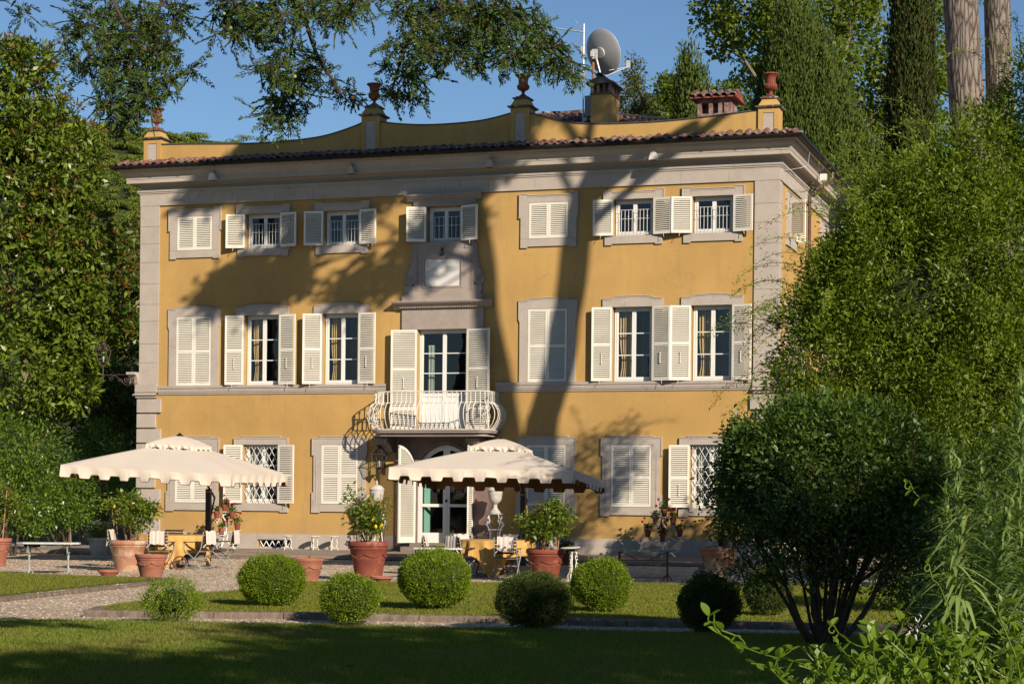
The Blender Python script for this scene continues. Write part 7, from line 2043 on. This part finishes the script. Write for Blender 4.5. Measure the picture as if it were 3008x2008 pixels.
# foreground: tall soft weeds and a honeysuckle tangle, close to the camera at the lower right
LEAFN = mesh('leaf', MB(), 'weedleaf')
def long_leaf(L_, W_, curl):
    m = MB(); vs = []; n = 7
    for i in range(n + 1):
        t_ = i / n; w_ = W_ * math.sin(math.pi * min(1, t_ * .9 + .08)) ** .8; z = curl * math.sin(t_ * 2.6) * L_ * .5 - curl * t_ * t_ * L_ * .75
        vs += [(-w_ / 2, t_ * L_ * (1 - .12 * curl), z + .12 * w_), (0, t_ * L_ * (1 - .12 * curl), z), (w_ / 2, t_ * L_ * (1 - .12 * curl), z + .12 * w_)]
    fs = []
    for i in range(n): a = i * 3; fs += [(a, a + 1, a + 4, a + 3), (a + 1, a + 2, a + 5, a + 4)]
    return m.add(vs, fs)
LL = [mesh('leaf', long_leaf(.088, .0095, c), 'weedleaf', True) for c in (.3, .8, 1.2)]
def weed(px, ytop, ybase, dep, n, seed, lab, single=True, sc=1.45):
    rnd.seed(seed)
    p0 = v3(at(px, ybase, dep)); p1 = v3(at(px + rnd.uniform(-15, 15), ytop, dep)); gz = GZ + .02
    t = thing('tall_weed', lab, 'plant', (p0.x, p0.y, gz), 0, 'tall soft leaved weeds in the foreground')
    b = Vector((p0.x, p0.y, gz)); m = MB(); pts = limb(m, (0, 0, 0), p1 - b, .0085, .003, .02, 10, 7); obj('stem', m, 'weedleaf', t, smooth=True)
    rest = MB(); H = (p1 - b).length; zlo = max(0.0, (p0.z - gz) / H - .1)
    for k in range(n):
        u = zlo + (1 - zlo) * (k + rnd.random()) / n; i = min(len(pts) - 2, int(u * (len(pts) - 1))); p = pts[i].lerp(pts[i + 1], u * (len(pts) - 1) - i)
        a = k * 2.4 + rnd.uniform(-.3, .3); tip = (u - .72) / .28
        el = .35 + max(0, tip) * .9 + rnd.uniform(-.25, .25); s = sc * (1.15 - .55 * max(0, tip)) * rnd.uniform(.75, 1.2)
        me = LL[rnd.randint(0, 2)]; Rm = Matrix.Rotation(a, 3, 'Z') @ Matrix.Rotation(el, 3, 'X')
        if single:
            o = bpy.data.objects.new('leaf', me); o.location = p; o.rotation_euler = Rm.to_euler(); o.scale = (s, s, s); link(o, t)
        else: rest.add([Rm @ (v.co * s) + p for v in me.vertices], [tuple(f.vertices) for f in me.polygons])
    if not single: obj('leaves', rest, 'weedleaf', t, smooth=True)['kind'] = 'stuff'
    return t
weed(2815, 1370, 1900, 5.5, 280, 1, 'tallest soft leaved weed in front of the dark shrub at the lower right')
weed(2985, 1130, 1850, 5.9, 290, 2, 'tall feathery weed at the right edge, reaching highest')
weed(2890, 1390, 1850, 6.1, 260, 3, 'feathery weed standing between the two tallest ones', False)
weed(2945, 1500, 1850, 5.6, 240, 4, 'shorter feathery weed near the right edge, before the tall one', False)
weed(2770, 1460, 1900, 6.3, 200, 5, 'thin weed at the left of the weed clump, leaning over the honeysuckle', False, 1.3)
weed(3020, 1420, 1850, 5.4, 240, 6, 'cropped weed at the extreme right edge of the photograph', False)
def round_leaf(L_, W_):
    m = MB(); vs = []; n = 6
    for i in range(n + 1):
        t_ = i / n; w_ = W_ * math.sin(math.pi * min(1, max(.02, t_))) ** .75
        vs += [(-w_ / 2, t_ * L_, .18 * w_), (0, t_ * L_, -.05 * L_ * math.sin(3.1 * t_)), (w_ / 2, t_ * L_, .18 * w_)]
    fs = []
    for i in range(n): a = i * 3; fs += [(a, a + 1, a + 4, a + 3), (a + 1, a + 2, a + 5, a + 4)]
    return m.add(vs, fs)
HL = [mesh('leaf', round_leaf(.047, .026), 'honey', True), mesh('leaf', round_leaf(.034, .017), 'honey', True)]
hb = v3(at(2700, 2100, 5.2)); hb.z = GZ + .02
t = thing('honeysuckle', 'twining honeysuckle with fresh green leaves and curled tips at the lower right corner', 'climber', tuple(hb))
rnd.seed(12); vm = MB(); cnt = 0; rest = MB()
def vine_(pts, dep, leaf=.075, r=.0026, big=True, singles=True):
    global cnt
    q = [v3(at(x, y, dep + (z_[0] if z_ else 0))) - hb for (x, y, *z_) in pts]; q = [Vector(v) for v in smooth_path([tuple(v) for v in q], 5)]
    vm.tube(q, [r * (1 - .5 * i / len(q)) for i in range(len(q))], 5)
    L = 0
    for i in range(1, len(q)):
        L += (q[i] - q[i - 1]).length
        if L > leaf * .45:
            L = 0; d = (q[i] - q[i - 1]).normalized(); a = rnd.uniform(0, 6.28)
            for s in (0, math.pi):
                s_ = rnd.uniform(.6, 1.08) * (1 if big else .75); up = Vector((math.cos(a + s) * .8, math.sin(a + s) * .8, rnd.uniform(-.5, .9))) + d * .5
                Rm = up.to_track_quat('Y', 'Z').to_matrix() @ Matrix.Rotation(rnd.uniform(-.6, .6), 3, 'Y'); me = HL[rnd.randint(0, 1)]
                if singles and cnt < 290:
                    o = bpy.data.objects.new('leaf', me); o.location = q[i]; o.rotation_euler = Rm.to_euler(); o.scale = (s_, s_, s_); link(o, t); cnt += 1
                else: rest.add([Rm @ (v.co * s_) + q[i] for v in me.vertices], [tuple(f.vertices) for f in me.polygons])
def curl(x, y, r, d=1, n=10): return [(x + r * (1 - k / (n * 1.3)) * math.cos(d * k * .6 + 1.2), y - r * (1 - k / (n * 1.3)) * math.sin(d * k * .6 + 1.2)) for k in range(n)][::-1]
vine_(curl(2092, 1818, 16) + [(2100, 1840), (2140, 1880), (2200, 1905), (2260, 1925), (2330, 1940), (2400, 1965), (2460, 2010)], 5.0)
vine_([(2120, 1850), (2170, 1870), (2190, 1890)], 5.0, big=False)
vine_(curl(2445, 1850, 14) + [(2470, 1865), (2520, 1895), (2580, 1905), (2660, 1915), (2740, 1960)], 5.1)
vine_(curl(2668, 1428, 13) + [(2690, 1450), (2730, 1475), (2775, 1500), (2800, 1530), (2830, 1580)], 5.6, big=False)
vine_(curl(2725, 1670, 12) + [(2740, 1700), (2760, 1720), (2790, 1800), (2800, 1880)], 5.3, big=False)
vine_([(2530, 1990), (2550, 1930), (2560, 1880), (2545, 1850)], 5.1); vine_([(2620, 2000), (2640, 1950), (2625, 1890), (2650, 1840), (2640, 1790)], 5.2)
for k in range(64):
    x0 = rnd.uniform(2380, 3040); y0 = 2060; x1 = x0 + rnd.uniform(-160, 120); y1 = rnd.uniform(1990 - (x0 - 2300) * .30, 1990) if x0 > 2480 else rnd.uniform(1920, 1990)
    vine_([(x0, y0), ((x0 + x1) / 2 + rnd.uniform(-40, 40), (y0 + y1) / 2 + rnd.uniform(-20, 30)), (x1, y1), (x1 + rnd.uniform(-50, 50), y1 - rnd.uniform(-10, 50))], rnd.uniform(4.8, 5.6), singles=(k % 2 == 0))
obj('stems', vm, 'honey', t, smooth=True)
obj('leaves', rest, 'honey', t, smooth=True)['kind'] = 'stuff'
foliage('undergrowth', [tuple(np.array(B(2850, 1960, 5.9, 260, 110, 150, .35)[:3]) - np.array(hb)) + B(2850, 1960, 5.9, 260, 110, 150, .35)[3:], tuple(np.array(B(2980, 1800, 6.2, 110, 160, 70, .3)[:3]) - np.array(hb)) + B(2980, 1800, 6.2, 110, 160, 70, .3)[3:]], 'bush', t, per=14, cr=.06, L=.035, W=.016, shell=.3, kind='stuff')
foliage('flowers', [tuple(np.array(B(2700, 1850, 5.2, 45, 45, 6, .1)[:3]) - np.array(hb)) + B(2700, 1850, 5.2, 45, 45, 6, .1)[3:]], 'petal', t, per=4, cr=.02, L=.018, W=.004, shell=.3, kind='stuff')
tag(shrub('garden_shrub', 'low shaded shrub behind the honeysuckle', 2950, 1900, 11, [B(2960, 1760, 11, 160, 240, 120, .6), B(2800, 1850, 11, 170, 120, 90, .5)], 'bush', .05, .02, 24, .12), kind=None)

# trees outside the view whose shade falls into it: two tall pines right of the frame, a belt behind the photographer
def S3(X, Z, tt): return Vector((X + 1.17 * tt, -tt, Z + .72 * tt))       # the point whose shadow falls on facade point (X, Z)
t = thing('umbrella_pine', 'tall umbrella pine right of the view, throwing its trunk shadow on the facade', 'tree', (27.4, -13.6, GZ)); b = Vector((27.4, -13.6, GZ))
m = MB(); tA = 13.5
pts = [S3(11.9, -9.7, tA), S3(11.6, -2, tA), S3(11.35, 2.4, tA), S3(11.2, 3.6, tA), S3(11.0, 4.8, tA), S3(10.78, 5.8, tA), S3(10.66, 6.6, tA), S3(10.6, 7.8, tA), S3(10.35, 9.2, tA), S3(10.0, 11, tA)]
m.tube(smooth_path([tuple(p - b) for p in pts], 3), [.36 - .005 * k for k in range(28)], 12)
BR = [((10.6, 7.8), (8.6, 8.6), .12), ((8.6, 8.6), (6.0, 8.1), .08), ((10.4, 9.0), (8.0, 10.2), .12), ((8.0, 10.2), (4.5, 10.6), .09), ((10.3, 9.4), (11.2, 11.6), .11), ((8.6, 8.6), (6.6, 9.4), .06), ((6.0, 8.1), (3.6, 7.4), .05), ((9.8, 9.9), (9.2, 12.2), .10), ((8.8, 8.4), (7.2, 7.6), .05), ((10.62, 7.9), (8.9, 7.0), .05)]
for (a, c, r) in BR: limb(m, S3(*a, tA) - b, S3(*c, tA) - b, r, r * .5, .07, 6, 7)
obj('trunk', m, 'bark', t, smooth=True)
def SB(X, Z, rx, rz, n, tt, rd=1.0): p = S3(X, Z, tt) - b; return (p.x, p.y, p.z, rx, rd, rz, n)
CR = [SB(8.8, 12.0, 2.1, .7, 130, 13.2), SB(6.0, 11.9, 1.9, .7, 130, 13.2), SB(4.3, 11.0, 1.3, .6, 70, 13), SB(7.2, 10.6, 1.8, .5, 80, 13), SB(10.2, 10.6, .8, .7, 40, 13.6), SB(4.8, 10.1, 1.0, .35, 30, 13),
      SB(6.6, 9.5, 1.1, .22, 12, 13), SB(3.1, 7.5, .75, .26, 16, 13), SB(4.3, 7.35, .6, .2, 9, 13), SB(2.2, 10.2, .3, .4, 5, 13), SB(6.9, 7.5, .6, .15, 5, 13), SB(8.4, 7.7, .4, .2, 4, 13), SB(9.4, 8.9, .6, .3, 9, 13.4), SB(5.6, 9.0, .8, .15, 6, 13), SB(8.2, 13.6, 3.0, .9, 130, 13), SB(11.3, 12.3, 1.0, .7, 35, 13.5)]
foliage('crown', CR, 'cypdark', t, per=44, cr=.55, L=.28, W=.15, dens=2.2, shell=.2, kind='stuff')
t = thing('umbrella_pine', 'second umbrella pine right of the view, its forked trunk shading the middle windows', 'tree', (28.0, -12.6, GZ)); b = Vector((28.0, -12.6, GZ))
m = MB(); tB = 12.8
pts = [S3(12.3, -9.2, tB), S3(12.1, -2, tB), S3(12.15, 1.5, tB), S3(12.33, 3.37, tB), S3(12.5, 3.96, tB), S3(12.83, 5.16, tB), S3(12.95, 6.15, tB), S3(13.15, 7.14, tB), S3(13.28, 8.5, tB), S3(13.42, 9.5, tB), S3(13.9, 10.3, tB)]
m.tube(smooth_path([tuple(p - b) for p in pts], 3), [.37 - .003 * k for k in range(31)], 12)
for (a, c, r) in [((13.42, 9.4), (14.9, 10.5), .24), ((14.9, 10.5), (16.6, 11.5), .20), ((13.3, 8.6), (15.0, 10.0), .14), ((15.0, 10.0), (17.6, 11.9), .17), ((13.9, 10.3), (12.9, 11.9), .12), ((13.6, 9.9), (13.9, 12.2), .12), ((13.2, 9.6), (11.8, 11.6), .08)]:
    limb(m, S3(*a, tB) - b, S3(*c, tB) - b, r, r * .75, .05, 6, 8)
obj('trunk', m, 'bark', t, smooth=True)
def SB(X, Z, rx, rz, n, tt, rd=1.0): p = S3(X, Z, tt) - b; return (p.x, p.y, p.z, rx, rd, rz, n)
foliage('crown', [SB(13, 13.6, 3, .8, 160, tB, 1.6), SB(17, 13.8, 3, .8, 140, tB, 1.6), SB(12.0, 11.9, .5, .5, 12, tB), SB(15.6, 15.1, 3, .8, 120, tB, 1.6)], 'cypdark', t, per=30, cr=.55, L=.22, W=.05, shell=.2, kind='stuff')
SH = Vector((1.17, -1.0, .72))
def G3(X, Y, s): return Vector((X, Y, -.3)) + SH * s
def shade_tree(lab, spots, base, dens=1.0, name='broadleaf_tree', m_='bush', L=.3, W=.18):
    t = thing(name, lab, 'tree', (base[0], base[1], GZ)); b = Vector((base[0], base[1], GZ))
    mm = MB(); c = Vector((0, 0, 0)); bl_ = []
    for (X, Y, s, rx, rz, n) in spots:
        p = G3(X, Y, s) - b; bl_.append((p.x, p.y, p.z, rx, rx, rz, int(n * dens))); c += p / len(spots)
    limb(mm, (0, 0, -.3), (c.x, c.y, c.z), .4, .2, .02, 8, 9)
    for x in bl_: limb(mm, (c.x * .7, c.y * .7, c.z * .75), x[:3], .14, .05, .05, 5, 6)
    obj('trunk', mm, 'bark', t, smooth=True)
    foliage('crown', bl_, m_, t, per=26, cr=.8, L=L, W=W, shell=.3, kind='stuff')
SHADE = True
shade_tree('broad tree behind the photographer shading the middle of the lawn', [(21.5, -31.5, 17, 2.6, 1.7, 90), (23.5, -33.5, 17, 2.6, 1.7, 90), (20.6, -33.8, 17, 1.8, 1.2, 40), (24.0, -30.2, 17, 2.2, 1.5, 70), (21.6, -28.8, 17, 1.5, 1.0, 40)], (41.8, -49.0))
shade_tree('broad tree behind the photographer shading the right of the lawn', [(25.6, -28.6, 14, 2.2, 1.5, 90), (26.5, -31, 14, 2.4, 1.5, 80), (24.2, -26.8, 14, 1.6, 1.0, 50), (28.0, -27.0, 14, 2.4, 1.6, 60)], (42.0, -43.5))
shade_tree('broad tree behind the photographer, farther left', [(18.6, -29.4, 17, 1.2, .4, 12), (18.6, -34.8, 17, 1.5, .8, 30), (20.2, -36.5, 17, 2.2, 1.2, 60)], (38.6, -50.5))


pb = np.array([27.2, -9.6, GZ]); t = thing('shade_caster_tree', 'added evergreen crowns hidden behind the climbing shrub, shading the lower right facade', 'tree', tuple(pb)); b = Vector(pb)  # added tree, crowns shaped to cast shade on the lower right facade
mm = MB(); limb(mm, (0, 0, -.2), (0, 0, 7.5), .2, .05, .03, 6, 8); obj('trunk', mm, 'bark', t, smooth=True)
foliage('crown', rel([(27.6, -10.3, 6.4, 2.3, 1.2, 1.9, 150), (25.0, -10.4, 4.2, 2.0, 1.0, 2.4, 140), (27.5, -10.3, 3.2, 2.3, 1.2, 2.6, 150), (29.6, -10.5, 6.6, 1.6, 1.2, 1.6, 90), (23.4, -9.2, 2.4, 1.5, 1.0, 2.0, 90)], b), 'bush', t, per=24, cr=.6, L=.2, W=.12, shell=.2, kind='stuff')

# added unseen trees to cut sky light on the facade: pines left, belt far right
def screen_tree(lab, base, c, r, rz, n, group, m_='cypdark'):
    t = thing('umbrella_pine', lab, 'tree', (base[0], base[1], GZ), 0, group); b = Vector((base[0], base[1], GZ))
    mm = MB(); top = Vector(c) - b; limb(mm, (0, 0, -.3), top - Vector((0, 0, rz)), .42, .22, .03, 9, 9)
    for k in range(7):
        a = k * .9; limb(mm, top - Vector((0, 0, rz * 1.3)), top + Vector((math.cos(a) * r * .7, math.sin(a) * r * .7, -rz * .1)), .14, .05, .05, 5, 6)
    obj('trunk', mm, 'bark', t, smooth=True)
    foliage('crown', [(top.x, top.y, top.z, r, r, rz, n)], m_, t, per=18, cr=1.3, L=.75, W=.42, shell=.2, kind='stuff')
g_ = 'added pines outside the view, blocking sky light'
for bx, cx_, r, n in [((15.5, -41), (14, -39, 20), 7, 190), ((8.5, -31), (8.5, -29.5, 20), 7, 190), ((1.5, -21.5), (3.5, -20.5, 19), 6.5, 170), ((-2, -35), (-2, -35, 21), 8, 200), ((4, -46), (4, -46, 21), 8, 200), ((-8, -25), (-8, -25, 20), 8, 200), ((-7, -13), (-3, -13.5, 17), 5.5, 130), ((12, -56), (12, -56, 20), 8, 200), ((24, -62), (22, -62, 18), 7, 170)]:
    screen_tree('added umbrella pine outside the view on the left, blocking sky light', bx, cx_, r, 1.8, n, g_)
g_ = 'added trees far right outside the view, blocking sky light'
for (x, y, h, r) in [(56, -50, 15, 7), (66, -36, 16, 8), (74, -58, 17, 8), (60, -68, 15, 8), (40, -1, 15, 7), (50, 8, 18, 8), (46, -80, 12, 8), (58, -16, 15, 8)]:
    screen_tree('added tree outside the view on the right, blocking sky light', (x, y), (x, y, h * .55), r, h * .45, 300, g_, 'bush')
